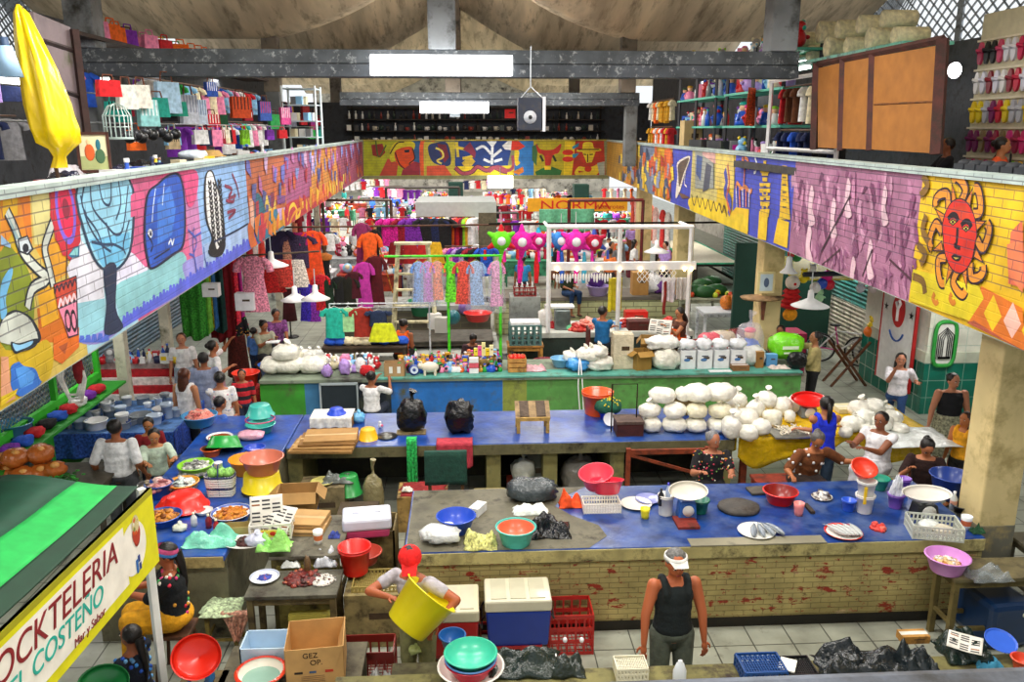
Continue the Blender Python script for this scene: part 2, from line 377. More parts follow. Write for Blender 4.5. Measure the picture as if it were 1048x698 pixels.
m.fill('1a2430',[(40,0),(75,5),(150,-15),(140,20),(85,40),(55,45)],L6); m.fill('8cc8f0',[(48,6),(78,12),(130,-5),(120,15),(80,32),(60,36)],L6)
# red flower
m.disc('c02438',*m.hit(66.5,217),.27,.38,26,.09); m.disc('7a5ad0',*m.hit(66.5,215),.19,.29,20); m.disc('d81e4e',*m.hit(66.5,215),.14,.23,18); m.disc('8a1838',*m.hit(66.5,214),.07,.09,12)
m.line('4a3030',[(268,280),(270,350),(268,440)],.02,L5)
m.fill('2a6a90',[(275,345),(300,310),(322,305),(320,350),(290,355)],L5); m.fill('86c8cc',[(280,343),(302,316),(316,312),(314,344)],L5)
# pot
m.fill('3a2030',[(213,462),(310,425),(318,670),(275,685)],L5); m.fill('c8442e',[(218,466),(306,432),(308,520),(232,560)],L5); m.fill('e888a8',[(238,565),(308,535),(312,665),(278,676)],L5)
for i in range(5): m.line('40182a',[(220+i*18,500-i*7),(229+i*18,470-i*7),(238+i*18,490-i*7)],.025,L5)
for i in range(4): m.line('f0d0d8',[(236+i*18,560-i*7),(244+i*18,525-i*7),(254+i*18,550-i*7)],.03,L5)
for x in (274,298): m.disc('2a1a28',*m.hit(x/3.99,175+612/3.99),.06,.1,12); m.disc('e888a8',*m.hit(x/3.99,175+612/3.99),.035,.065,10)
# tree
m.fill('1c3550',[(310,60),(525,25),(540,290),(485,400),(410,400),(350,290)],L5)
m.fill('90cbe6',[(318,60),(518,28),(530,290),(480,390),(415,392),(360,290)],L5)
m.fill('68b4dc',[(360,280),(528,250),(525,310),(480,388),(415,390)],L5)
m.fill('23304e',[(420,400),(472,385),(470,560),(500,640),(425,665),(432,540)],L5)
for pp in ([(365,60),(375,150),(430,220),(470,260),(500,230),(520,60)],[(400,50),(415,120),(440,140),(450,110),(450,40)],[(325,100),(350,200),(400,290),(450,330)],[(480,40),(490,130),(470,200)],[(345,180),(395,250),(420,330),(430,390)],[(525,200),(500,300),(510,340)],[(430,210),(455,310)],[(370,290),(420,300),(460,300),(500,320)],[(340,60),(330,130),(350,180)]): m.line('1d3a5c',pp,.028,L5)
# whale
m.fill('14183c',[(595,100),(640,50),(690,12),(735,20),(755,140),(750,300),(700,350),(620,402),(598,370),(583,260)],L5)
m.fill('2456c0',[(602,105),(645,56),(692,20),(730,28),(748,140),(742,295),(695,340),(622,392),(606,365),(592,260)],L5)
m.fill('3f7ad8',[(640,120),(690,60),(715,150),(700,260),(640,300)],L5)
m.line('d0e4f8',[(632,70),(622,150),(618,210)],.022,L5); m.line('d0e4f8',[(668,50),(660,140)],.02,L5); m.disc('e8eef4',*m.hit(610/3.99,175+255/3.99),.08,.05,14); m.disc('14183c',*m.hit(612/3.99,175+257/3.99),.04,.025,10)
m.line('e8f2fa',[(685,300),(695,280),(700,300),(708,275)],.03,L5); m.line('10183c',[(600,260),(620,300),(612,330)],.03,L5); m.line('10183c',[(625,360),(690,318)],.02,L5)
m.fill('e05a8c',[(530,100),(575,70),(590,110),(560,180),(530,190)],L5)
m.fill('e8508a',[(600,60),(680,5),(800,0),(795,120),(765,140),(740,20),(690,10)],L5)
for pp in ([(765,240),(800,280),(790,330)],[(790,230),(785,300),(800,400)],[(820,250),(790,270)],[(830,310),(835,360),(845,390)],[(770,340),(790,350),(800,410)]): m.line('5060c0',pp,.03,L5)
# fish
m.fill('101010',[(838,10),(865,0),(885,60),(905,130),(915,230),(910,300),(885,350),(850,320),(862,270),(838,200),(830,90)],L5)
m.fill('e8e8e6',[(843,15),(862,6),(880,65),(898,130),(907,230),(900,285),(884,320),(872,280),(846,200),(838,90)],L5)
for i in range(13):
    for j in range(3):
        x=846+i*1.5+j*20; yy=40+i*20+(j%2)*9-j*3
        if yy<300: m.line('101010',[(x,yy),(x+8,yy+14),(x+14,yy-2)],.05,L5)
m.fill('15151c',[(848,322),(885,345),(912,285),(918,305),(905,340),(880,352),(855,345)],L5)
for pp in ([(915,60),(945,75),(930,110),(960,100)],[(925,170),(960,160),(930,195)],[(920,120),(950,125),(955,90)],[(945,10),(965,60),(975,110)]): m.line('8a2c4c',pp,.05,L5)
m.line('1d2c50',[(870,290),(960,245),(1010,215)],.03,L5)
# ornate far panels
O3=(210,200); S3=6.525
m.fill('d86a2c',[(280,0),(320,0),(345,120),(320,240),(345,330),(300,350),(280,210),(300,150)],O3,S3)
m.fill('e8b098',[(290,20),(312,20),(325,150),(322,230),(300,190)],O3,S3)
m.fill('1f6e84',[(330,0),(365,0),(395,90),(420,180),(410,260),(350,310),(325,180)],O3,S3)
m.fill('2a7a9c',[(325,160),(475,90),(500,180),(530,210),(400,290),(350,310)],O3,S3)
m.fill('e8cc5a',[(380,0),(465,0),(468,90),(405,110),(390,60)],O3,S3); m.fill('6a4a80',[(410,0),(445,0),(450,60),(430,80)],O3,S3)
m.fill('8a4a90',[(470,0),(535,0),(530,50),(480,60)],O3,S3); m.fill('d0a8e0',[(475,90),(530,80),(525,150),(500,195)],O3,S3)
for i,c in enumerate(('e88a1c','d86a20','e0a030')): m.fill(c,[(425+i*28,260-i*18),(432+i*28,200-i*14),(450+i*28,180-i*10),(470+i*28,235-i*18)],O3,S3)
m.fill('c23a44',[(540,60),(680,10),(820,-30),(830,40),(680,120),(535,215)],O3,S3)
m.line('f0c840',[(545,170),(560,90),(590,60),(610,110),(600,150),(625,130),(640,60),(660,50)],.09,O3,S3); m.line('e8a030',[(560,190),(590,120),(630,90),(670,70),(680,120)],.07,O3,S3)
m.fill('e07838',[(680,20),(760,-20),(820,-45),(820,0),(690,60)],O3,S3)
for i in range(150):
    u=R(e[6],YE-1); t=random.random(); z=R(4.15,4.6) if t<.4 else R(3.7,4.1) if t<.7 else R(3.32,3.6); m.uv(random.choice((['8a9ae0','c070b0','d8b0d8','a02850','6a70c8'],['b02c40','5a5c9c','d86a30','8a3050'],['f0c040','e8a030','c83848','e07830','f0d060'])[0 if t<.4 else 1 if t<.7 else 2]),[(u,z),(u+R(.1,.4),z-R(.05,.15)),(u+R(.2,.6),z+R(.1,.3)),(u+.05,z+R(.15,.35))])
m.C('a8b8b4').add([V((xl(y)+dx,y,z)) for y in (y0,y1) for dx,z in ((.04,ZT+.02),(-.22,ZT+.02),(.04,ZT-.05),(-.22,ZT-.05))],[(0,1,5,4),(0,4,6,2),(1,3,7,5)])
struct(m.obj('wall_left_gallery','mural'),'painted brick parapet of the left gallery')
# right mural
m=Mural('R')
m.C('b8c0b8'); a=[V((xr(y0),y0,0)),V((xr(y1),y1,0)),V((xr(y1)+.18,y1,0)),V((xr(y0)+.18,y0,0))]
m.add([p+V((0,0,ZB)) for p in a]+[p+V((0,0,ZT)) for p in a],[(0,1,2,3),(4,5,6,7),(0,1,5,4),(1,2,6,5),(2,3,7,6),(3,0,4,7)])
uR=lambda px,py:U('R',px,py)
e=[-3,uR(938,240),uR(812,200),uR(752,180),uR(735,178),uR(708,170),uR(688,165),uR(672,160),uR(655,160),YE]
cs=['e2b61a','a06a88','3f4cc0','d8b81e','c8bc70','3c48b8','d0a020','6a7890','b88a30']
for i,c in enumerate(cs): m.full(c,e[i+1] if 0 else e[i+1],e[i]) if 0 else m.full(c,min(e[i],e[i+1]),max(e[i],e[i+1]))
R8=(786,175); R5=(630,130); S5=5.24
# streaky figures of the pink panel
for i in range(230):
        x=R(95,600); yy=R(-10,470); c=random.choice(['7c4468','b87c9c','8a5076','b07898','6a3458','c490ac','925a7c']); w=R(4,13); h_=R(30,110); k_=R(-14,14)
        m.fill(c,[(x,yy),(x+w,yy+R(5,20)),(x+w*.8+k_,yy+h_*.7),(x+k_,yy+h_),(x-w*.4+k_*.5,yy+h_*.5)],R8)
for x,yy in ((180,60),(270,110),(330,30),(420,280),(350,350),(170,220),(480,60)):
        m.fill('dcb8c4',[(x,yy),(x+12,yy+30),(x+4,yy+90),(x+16,yy+150),(x-8,yy+160),(x-12,yy+80)],R8)
m.line('3a2030',[(340,100),(220,330)],.04,R8); m.line('3a2030',[(430,320),(390,430)],.04,R8); m.line('4a2838',[(300,320),(220,415)],.04,R8)
m.line('4a2838',[(500,360),(680,530)],.03,R8)
# blue panel with towers
m.fill('e8c01c',[(790,310),(750,460),(560,460),(0,430),(0,440)],R5,S5) if 0 else None
m.fill('e8c01c',[(775,450),(822,455),(812,610),(765,600)],R5,S5)
m.fill('e8c01c',[(875,490),(935,510),(925,650),(850,620)],R5,S5)
for i,(w,yy) in enumerate(((8,180),(14,205),(26,225),(18,240),(14,270),(30,300),(30,330),(16,345),(28,370),(26,400),(18,415),(26,440),(22,460))):
    m.fill('e4bc20',[(805-w,yy),(805+w,yy),(805+w*.9,yy+22),(805-w*.9,yy+22)],R5,S5)
for yy in (315,350,380,425): m.fill('2a3080',[(798,yy),(812,yy),(812,yy+12),(798,yy+12)],R5,S5)
for i in range(8): w=12+i*2.2; yy=205+i*36; m.fill('e4bc20' if i%2 else 'd8ac1c',[(912-w,yy),(912+w,yy+3),(914+w,yy+40),(908-w,yy+37)],R5,S5)
for i in range(6): m.fill('6a5a30',[(900,225+i*40),(920,226+i*40),(920,236+i*40),(900,235+i*40)],R5,S5)
m.line('e8ecf4',[(752,165),(762,200),(755,240),(745,245)],.05,R5,S5)
m.line('d8783a',[(680,210),(685,165),(695,230),(690,330)],.06,R5,S5); m.line('d8783a',[(695,165),(715,180),(718,230)],.06,R5,S5)
m.line('d8884a',[(650,330),(655,300),(680,330),(700,320),(725,350),(735,330)],.08,R5,S5)
for i in range(5): m.line('e07a40' if i%2 else 'c8c0d8',[(650+i*18,330),(655+i*16,430)],.07,R5,S5)
m.fill('e8c01c',[(650,430),(720,440),(712,580),(560,515),(600,490)],R5,S5)
# yellow/green panels with zigzag
m.fill('e8c820',[(405,380),(540,400),(600,470),(690,470),(700,570),(480,480),(405,440)],R5,S5)
m.fill('d8c060',[(540,130),(640,150),(640,330),(540,330)],R5,S5)
m.fill('9aa098',[(430,130),(530,140),(530,330),(430,330)],R5,S5); m.fill('d8a8a0',[(470,120),(540,130),(540,200),(470,150)],R5,S5)
m.fill('4a5060',[(490,190),(520,210),(505,330),(470,350)],R5,S5); m.fill('3a5a98',[(440,150),(470,160),(460,290),(435,250)],R5,S5)
m.line('504020',[(410,360),(425,420),(440,370),(455,430),(470,380),(485,440),(500,390),(515,450),(530,400),(545,450),(560,410),(575,460),(585,420),(600,480)],.05,R5,S5)
m.line('3c48a8',[(590,230),(600,300),(590,350),(620,400),(610,470)],.18,R5,S5); m.line('c05a40',[(605,200),(615,300),(600,380),(620,460)],.09,R5,S5)
# fish on blue
m.fill('e8e0d0',[(335,190),(395,155),(402,175),(375,250),(350,340),(325,380),(335,260)],R5,S5); m.fill('5c4a3c',[(340,200),(390,165),(395,180),(368,250),(345,320),(340,260)],R5,S5)
m.line('e8e0d0',[(380,240),(372,300),(385,320)],.04,R5,S5); m.fill('6a4838',[(340,350),(370,360),(405,380),(360,385)],R5,S5)
m.fill('e06a28',[(265,120),(300,110),(298,380),(262,340)],R5,S5)
# abstract far end
for i in range(90):
    x=R(20,300); yy=R(90,330); m.fill(random.choice(['d8b020','c85a20','46506c','8a94b0','d88a28','b83c20','30405c','e8c840']),[(x,yy),(x+R(6,14),yy+R(-10,10)),(x+R(8,18),yy+R(30,70)),(x-2,yy+R(30,80))],R5,S5)
# yellow bricks + sun
m.fill('d8721e',[(880,470),(1048,560),(1060,760),(800,600),(850,560)],R8)
m.fill('c05a1c',[(590,540),(700,520),(860,610),(900,700),(600,560)],R8) if 0 else None
m.fill('d8c41c',[(600,400),(870,470),(890,520),(830,612),(585,530)],R8)
for x,yy,c in ((925,580,'e8c01c'),(1005,610,'eeb8a8'),(1080,650,'e8c01c')): m.fill(c,[(x-35,yy),(x+5,yy-75),(x+38,yy+15),(x,yy+75)],R8)
m.fill('a85038',[(850,610),(960,680),(1048,730),(1048,760),(820,620)],R8)
m.fill('d86a4a',[(1000,250),(1048,200),(1060,480),(990,460)],R8)
m.fill('e07a50',[(985,300),(1050,280),(1050,500),(990,420)],R8)
cxs,cys=790,265
for k in range(16):
    a=k*2*PI/16+.1; wob=.25*(-1)**k
    rx,ry=72,155
    pr=lambda f,da:(cxs+rx*f*math.cos(a+da)*1.0,cys+ry*f*math.sin(a+da)*.92)
    if k%2==0:
        for c,w in (('2a1420',.16),('d88a28',.1)):
            m.line(c,[pr(1.,0),pr(1.2,.03+wob*.4),pr(1.4,wob*.6),pr(1.6,-wob*.2),pr(1.7,-wob*.9),pr(1.6,-wob*1.3)],w*.8,R8)
    else:
        m.fill('2a1420',[pr(1.,-.17),pr(1.,.17),pr(1.65,.02)],R8); m.fill('d87c20',[pr(1.03,-.12),pr(1.03,.12),pr(1.5,.02)],R8)
o8=[(cxs+74*math.cos(t)*(.92 if math.sin(t)>0 else 1),cys+155*math.sin(t)) for t in [2*PI*i/28 for i in range(28)]]
m.fill('20101a',o8,R8); m.fill('d02818',[(cxs+(x-cxs)*.95,cys+(y-cys)*.965) for x,y in o8],R8)
m.fill('c83a20',[(755,150),(820,140),(838,200),(745,200)],R8)
for ex,ey in ((764,208),(818,235)):
    m.line('1a0c14',[(ex-20,ey-12),(ex-5,ey-28),(ex+12,ey-26),(ex+22,ey-4)],.06,R8); m.fill('1a0c14',[(ex-18,ey),(ex,ey-14),(ex+18,ey),(ex,ey+16)],R8); m.fill('d8c848',[(ex-12,ey),(ex,ey-9),(ex+12,ey),(ex,ey+10)],R8); m.fill('1a0c14',[(ex-5,ey-5),(ex+5,ey-5),(ex+5,ey+6),(ex-5,ey+6)],R8)
m.line('1a0c14',[(783,230),(780,290),(772,305),(795,315)],.045,R8); m.fill('1a0c14',[(757,350),(772,338),(785,345),(800,348),(790,368),(772,366)],R8); m.fill('b8a040',[(765,351),(790,355),(775,361)],R8)
for pp in ([(640,20),(660,60),(630,100)],[(655,180),(640,240),(665,290)],[(620,300),(650,340),(630,380)],[(600,430),(640,450),(650,500)]): m.line('7a5a20',pp,.09,R8)
for x in (690,760): m.line('c87a20',[(x,500),(x-8,520),(x+4,540),(x+14,530)],.06,R8)
m.C('a8b8b4').add([V((xr(y)-dx,y,z)) for y in (y0,y1) for dx,z in ((.04,ZT+.02),(-.22,ZT+.02),(.04,ZT-.05),(-.22,ZT-.05))],[(0,1,5,4),(0,4,6,2),(1,3,7,5)])
struct(m.obj('wall_right_gallery','mural'),'painted brick parapet of the right gallery')
# far mural
m=Mural('F'); XA,XB=xl(YE)-.1,xr(YE)+.1
m.C('8a8c60').bb((XA,YE,ZB-.15),(XB,YE+.2,ZT))
f1=(360,130); f2=(500,130); S=6.525
m.fill('a8ac1c',[(80,88),(455,88),(455,325),(80,325)],f1,S); m.fill('2a5c8c',[(400,88),(457,88),(457,325),(390,300)],f1,S)
m.fill('8a2418',[(130,120),(205,110),(225,170),(190,205),(140,190)],f1,S); m.line('3a5a1c',[(160,90),(180,200),(230,120)],.06,f1,S)
m.fill('c04830',[(185,325),(240,210),(310,240),(300,325)],f1,S); m.fill('d8c820',[(255,150),(300,100),(410,100),(420,140),(390,170),(300,220),(260,230)],f1,S)
m.fill('d84a14',[(290,160),(385,130),(415,160),(420,215),(385,270),(350,280),(300,240)],f1,S); m.line('201010',[(255,180),(300,110),(350,100)],.05,f1,S); m.line('201010',[(290,170),(320,250),(370,285),(400,270),(385,245),(420,210),(405,140)],.05,f1,S)
m.fill('9a2c3c',[(340,285),(420,230),(455,240),(455,322),(330,322)],f1,S); m.fill('101828',[(350,155),(385,150),(385,168),(355,172)],f1,S)
m.fill('e8602c',[(458,88),(545,88),(545,100),(482,100),(482,325),(460,325)],f1,S)
m.fill('c8b83c',[(482,100),(690,100),(690,325),(482,325)],f1,S); m.fill('28386c',[(510,130),(560,105),(640,110),(660,250),(570,250),(525,210)],f1,S)
m.fill('7a2438',[(570,110),(630,120),(650,200),(620,240),(590,180)],f1,S); m.line('e0d060',[(600,245),(570,225),(610,200),(600,160),(560,140)],.08,f1,S)
m.fill('e05a3c',[(500,260),(620,255),(670,325),(500,325)],f1,S)
m.fill('1f3f86',[(690,88),(1044,88),(1044,325),(690,325)],f1,S); m.fill('1f3f86',[(0,88),(110,88),(150,160),(110,325),(0,325)],f2,S)
for pp in ([(700,100),(710,200)],[(680,130),(760,150)],[(740,210),(790,200),(820,180)]): m.line('e0c838',pp,.12,f1,S)
m.fill('d8b83c',[(735,240),(790,190),(825,230),(800,260),(750,262)],f1,S); m.fill('8a2c48',[(740,150),(790,100),(830,170),(820,210),(780,170)],f1,S)
m.fill('e4c820',[(690,262),(1044,262),(1044,325),(690,325)],f1,S); m.fill('e4c820',[(0,262),(170,255),(180,325),(0,325)],f2,S)
m.line('3a1830',[(690,270),(740,310),(800,300),(840,265),(900,290),(950,270),(1000,290),(1040,300)],.2,f1,S); m.line('a8485c',[(690,270),(740,310),(800,300),(840,265),(900,290),(950,270),(1000,290),(1040,300)],.14,f1,S)
m.line('a8485c',[(0,300),(60,265),(130,290),(165,260),(160,190)],.14,f2,S)
for pp in ([(940,120),(935,250)],[(830,150),(880,130),(930,180)],[(1000,150),(940,200)],[(880,215),(925,235)],[(1005,215),(950,230)]): m.line('e8eef4',pp,.11,f1,S)
m.fill('e8eef4',[(900,95),(935,85),(970,95),(940,140)],f1,S)
m.fill('2c78c0',[(180,80),(300,80),(300,325),(170,325)],f2,S); m.fill('e8c828',[(175,150),(205,165),(200,220),(210,240),(185,260),(175,230)],f2,S)
m.fill('e8e8e8',[(90,125),(130,90),(160,90),(150,155),(110,150)],f2,S); m.fill('d8341c',[(155,92),(200,85),(245,130),(200,155),(150,155)],f2,S); m.fill('d87a20',[(160,300),(230,265),(235,300),(200,320)],f2,S)
m.fill('b8a81c',[(300,80),(510,80),(500,325),(305,325)],f2,S); m.fill('3a6a3c',[(290,130),(330,110),(320,260),(290,220)],f2,S)
m.fill('c02c1c',[(318,110),(350,150),(430,150),(485,110),(470,170),(430,190),(410,260),(380,260),(370,190),(330,170)],f2,S); m.fill('2a6a30',[(310,300),(400,255),(490,290),(480,322),(320,322)],f2,S); m.fill('e8c020',[(370,258),(420,258),(415,285),(375,285)],f2,S); m.line('1c2818',[(345,190),(365,230)],.1,f2,S); m.line('1c2818',[(430,190),(450,230)],.1,f2,S)
m.fill('e8c81c',[(510,80),(580,80),(560,325),(500,325)],f2,S); m.disc('d83018',*m.hit(500+530/S,130+170/S),.25,.12); m.disc('d83018',*m.hit(500+530/S,130+215/S),.25,.12)
m.fill('b8341a',[(580,80),(770,80),(780,325),(555,325),(570,200)],f2,S); m.fill('2c8aa8',[(560,130),(605,105),(600,130),(560,150)],f2,S); m.fill('2c8aa8',[(560,180),(605,175),(580,205),(562,208)],f2,S)
m.fill('e8cc28',[(595,150),(625,145),(635,105),(690,103),(705,140),(745,145),(740,160),(600,165)],f2,S); m.fill('e8cc28',[(625,165),(715,165),(690,235),(655,240)],f2,S)
m.line('201408',[(598,150),(740,150)],.05,f2,S); m.line('201408',[(662,180),(662,235)],.05,f2,S); m.fill('201408',[(632,178),(655,180),(650,188),(636,186)],f2,S); m.fill('201408',[(672,180),(700,178),(695,186),(676,188)],f2,S)
m.fill('e0c028',[(580,320),(600,265),(650,270),(690,265),(735,250),(720,320)],f2,S); m.disc('c83018',*m.hit(500+665/S,130+280/S),.16,.13); m.fill('b02c18',[(600,290),(640,300),(600,305)],f2,S)
m.fill('a8b0a0',[(725,240),(775,230),(775,320),(740,320)],f2,S)
m.C('b0a040').bb((XA,YE-.05,ZT-.02),(XB,YE+.2,ZT+.03))
struct(m.obj('wall_far_gallery','mural_far'),'painted parapet across the far end of the hall')
# outer walls, with mesh gables for daylight
def diamond_mesh(name,fn,nu,nv,r=.012,col='707880',mt='paintmetal'):
    b=B(col)
    for i in range(-nv,nu):
        p=[(i+k,k) for k in range(nv+1)]; p=[(u,v) for u,v in p if 0<=u<=nu]
        if len(p)>1: b.bar(fn(p[0][0]/nu,p[0][1]/nv),fn(p[-1][0]/nu,p[-1][1]/nv),r,3,cap=False)
        p=[(i+nv-k,k) for k in range(nv+1)]; p=[(u,v) for u,v in p if 0<=u<=nu]
        if len(p)>1: b.bar(fn(p[0][0]/nu,p[0][1]/nv),fn(p[-1][0]/nu,p[-1][1]/nv),r,3,cap=False)
    return b
for sg,nm in ((-1,'left'),(1,'right')):
    x=sg*12.6
    struct(B('b0aca0').bb((x,-3,0),(x+sg*.15,50,5.6)).obj('wall_'+nm,'concrete'))
    for k,yc in enumerate((8,22)):
        b=diamond_mesh('m',lambda u,v,yc=yc:V((x,yc-6.9+13.8*u,5.6+v*(max(.0,roofz(x,yc-6.9+13.8*u)-5.65)))),44,18,.03,'8a9298')
        b.sq((x,yc,5.6),(x,yc,10.9),.14).sq((x,yc-7,5.6),(x,yc-7,8.2),.3)
        struct(b.obj('window_%d'%(k+1+(2 if sg>0 else 0)),'paintmetal'))
struct(B('c8c4b8').bb((-12.6,74,0),(12.6,74.2,12)).obj('wall_back','concrete'))
# ------------------------------------------------------------------ things, made one by one
def pm(P,px): return px*prj(P)[2]/F
def T(P,rx=0,ry=0,rz=0): return Matrix.Translation(P)@Matrix.Rotation(rz,4,'Z')@Matrix.Rotation(ry,4,'Y')@Matrix.Rotation(rx,4,'X')
def place(o,P,rz=0,rx=0,ry=0):
    o.matrix_world=T(P,rx,ry,rz); return o
def basin(P,r,h,col,label,cat='basin',group=None,inner=None,rx=0,ry=0,rz=0,name='plastic_basin',flare=.72,mt='plastic',rim=.012,parent=None):
    b=B(col); t=.006; r0=r*flare
    b.lathe([(0,0),(r0*.95,0),(r0,.01),(r*.96,h-.012),(r,h-.01),(r+rim,h-.004),(r+rim,h),(r-.002,h+.003)],n=28)
    b.C(inner or col).lathe([(r-.002,h+.003),(r*.95-t,h-.02),(r0-t,.016),(0,.014)],n=28)
    o=b.obj(name,mt,parent)
    if parent is None: tag(o,label,cat,group); place(o,P,rz,rx,ry)
    return o
def bucket(P,r,h,col,label,group=None,cat='bucket',name='bucket',handle='c8c8c8',flare=.78,lid=None,rx=0,ry=0,rz=0):
    e=E(name,P,label,cat,group); e.rotation_euler=(rx,ry,rz)
    b=B(col); r0=r*flare; b.lathe([(0,0),(r0,0),(r0+.002,.01),(r*.98,h*.86),(r+.008,h*.865),(r+.01,h*.9),(r,h*.91),(r,h-.01),(r+.012,h-.006),(r+.01,h),(r-.004,h),(r0-.006,.012),(0,.012)],n=26)
    b.obj('body','plastic',e)
    if lid: B(lid).lathe([(r+.014,h-.02),(r+.016,h),(r*.9,h+.008),(r*.88,h+.003),(0,h+.004)],n=26).obj('lid','plastic',e)
    if handle: B(handle).tube([(r*math.cos(a),.03+.2*r*math.sin(a),h*.88+(-.0 if lid else 0)+r*.25*math.sin(a)) for a in [PI*i/10 for i in range(11)]],.004,5).obj('handle','metal',e)
    return e
def plate(P,r,col,label,group=None,h=.025,sx=1,inner=None,rim=None,name='plate',cat='plate',rz=0,rx=0):
    b=B(col); b.lathe([(0,0),(r*.6,0),(r*.7,.006),(r,h),(r,h+.004),(r*.97,h+.004)],n=28,sx=sx)
    if rim: b.C(rim)
    b.lathe([(r*.97,h+.004),(r*.88,h*.7)],n=28,sx=sx); b.C(inner or col).lathe([(r*.88,h*.7),(r*.7,.012),(0,.008)],n=28,sx=sx)
    o=tag(b.obj(name,'ceramic'),label,cat,group); return place(o,P,rz,rx)
def heap(P,r,h,cols,label,cat,n=60,s=.02,mt='food',name='heap',sx=1.,kind='stuff',group=None,flat=.5):
    b=B()
    for i in range(n):
        a=R(0,2*PI); q=math.sqrt(random.random()); z=h*(1-q*q)*R(.3,1.)
        b.C(random.choice(cols)).ell((r*q*math.cos(a)*sx,r*q*math.sin(a),z),(s*R(.6,1.3),s*R(.6,1.3),s*R(flat*.6,flat*1.3)),6,4,Matrix.Rotation(R(0,3),4,'Z')@Matrix.Rotation(R(-.6,.6),4,'X'),.3)
    b.C(cols[0]).ell((0,0,0),(r*.97*sx,r*.97,h*.75),14,6,None,.15)
    b.v=[(x,y,max(0.001,z)) for x,y,z in b.v]
    o=tag(b.obj(name,mt),label,cat,group,kind); o.location=P; return o
def openbox(P,sx,sy,h,col,label,rz=0,cat='box',name='cardboard_box',group=None,flaps=(1,1,1,1),mt='card',t=.006,inner=None,tilt=0):
    e=E(name,P,label,cat,group,rz); e.rotation_euler.x=tilt
    b=B(col); 
    for s in(-1,1): b.box((s*(sx/2-t/2),0,h/2),(t,sy,h)); b.box((0,s*(sy/2-t/2),h/2),(sx,t,h))
    b.box((0,0,t/2),(sx-t,sy-t,t)); b.obj('body',mt,e)
    fl=min(sx,sy)*.45
    for k,f in enumerate(flaps):
        if not f: continue
        d,pos,rot=[((sx,fl,t),(0,-sy/2,h),0),((sx,fl,t),(0,sy/2,h),PI),((sy,fl,t),(-sx/2,0,h),-PI/2),((sy,fl,t),(sx/2,0,h),PI/2)][k]
        ang=f if isinstance(f,float) else R(.5,1.1)
        M=Matrix.Translation(pos)@Matrix.Rotation(rot,4,'Z')@Matrix.Rotation(ang,4,'X')@Matrix.Translation((0,-fl/2,0))
        vs=[M@V((i*d[0]/2,j*d[1]/2,kk*d[2]/2)) for kk in(-1,1) for j in(-1,1) for i in(-1,1)]
        B(col).add(vs,[(0,2,3,1),(4,5,7,6),(0,1,5,4),(2,6,7,3),(0,4,6,2),(1,3,7,5)]).obj('flap',mt,e)
    return e
def closedbox(P,sx,sy,h,col,label,rz=0,cat='box',name='cardboard_box',group=None,mt='card',tape='c8a878',bev=.004):
    b=B(col).box((0,0,h/2),(sx,sy,h)); b.C(tape).box((0,0,h-.0005),(sx*1.002,.05,.004)); b.C('4a3a28').box((sx*.1,-sy/2-.001,h*.6),(sx*.4,.002,h*.12))
    o=tag(b.obj(name,mt,bev=bev),label,cat,group); return place(o,P,rz)
def crate(P,sx,sy,h,col,label,rz=0,cat='crate',name='plastic_crate',group=None,nx=7,rows=3,mt='plastic',t=.012,solid=False,grid=False):
    b=B(col)
    for s in(-1,1):
        for k in range(rows+1):
            z=h*k/rows*.96+.01; b.box((0,s*(sy/2),z),(sx,t,h/rows*.28)); b.box((s*(sx/2),0,z),(t,sy,h/rows*.28))
        for i in range(nx+1):
            b.box((-sx/2+sx*i/nx,s*sy/2,h/2),(t*1.6,t*.9,h))
        ny=max(2,int(nx*sy/sx))
        for i in range(ny+1): b.box((s*sx/2,-sy/2+sy*i/ny,h/2),(t*.9,t*1.6,h))
    for i in range(nx*2+1): b.box((-sx/2+sx*i/(nx*2),0,.01),(t*.6,sy,t*.6))
    for i in range(nx+1): b.box((0,-sy/2+sy*i/nx,.012),(sx,t*.6,t*.6))
    if grid:
        for i in range(nx*2+1): b.box((-sx/2+sx*i/(nx*2),0,h-.005),(t*.6,sy,t*.6))
        for i in range(nx+1): b.box((0,-sy/2+sy*i/nx,h-.004),(sx,t*.6,t*.6))
    o=tag(b.obj(name,mt),label,cat,group); return place(o,P,rz)
def woodcrate(P,sx,sy,h,col,label,rz=0,group=None,rows=3,name='wooden_crate'):
    b=B(col)
    for s in(-1,1):
        for k in range(rows):
            z=h*(k+.5)/rows; b.box((0,s*sy/2,z),(sx,.01,h/rows*.8)); b.box((s*sx/2,0,z),(.01,sy,h/rows*.8))
        for t in(-1,1): b.box((s*(sx/2-.015),t*(sy/2-.015),h/2),(.03,.03,h))
    b.box((0,0,.006),(sx,sy,.012)); o=tag(b.obj(name,'wood'),label,'crate',group); return place(o,P,rz)
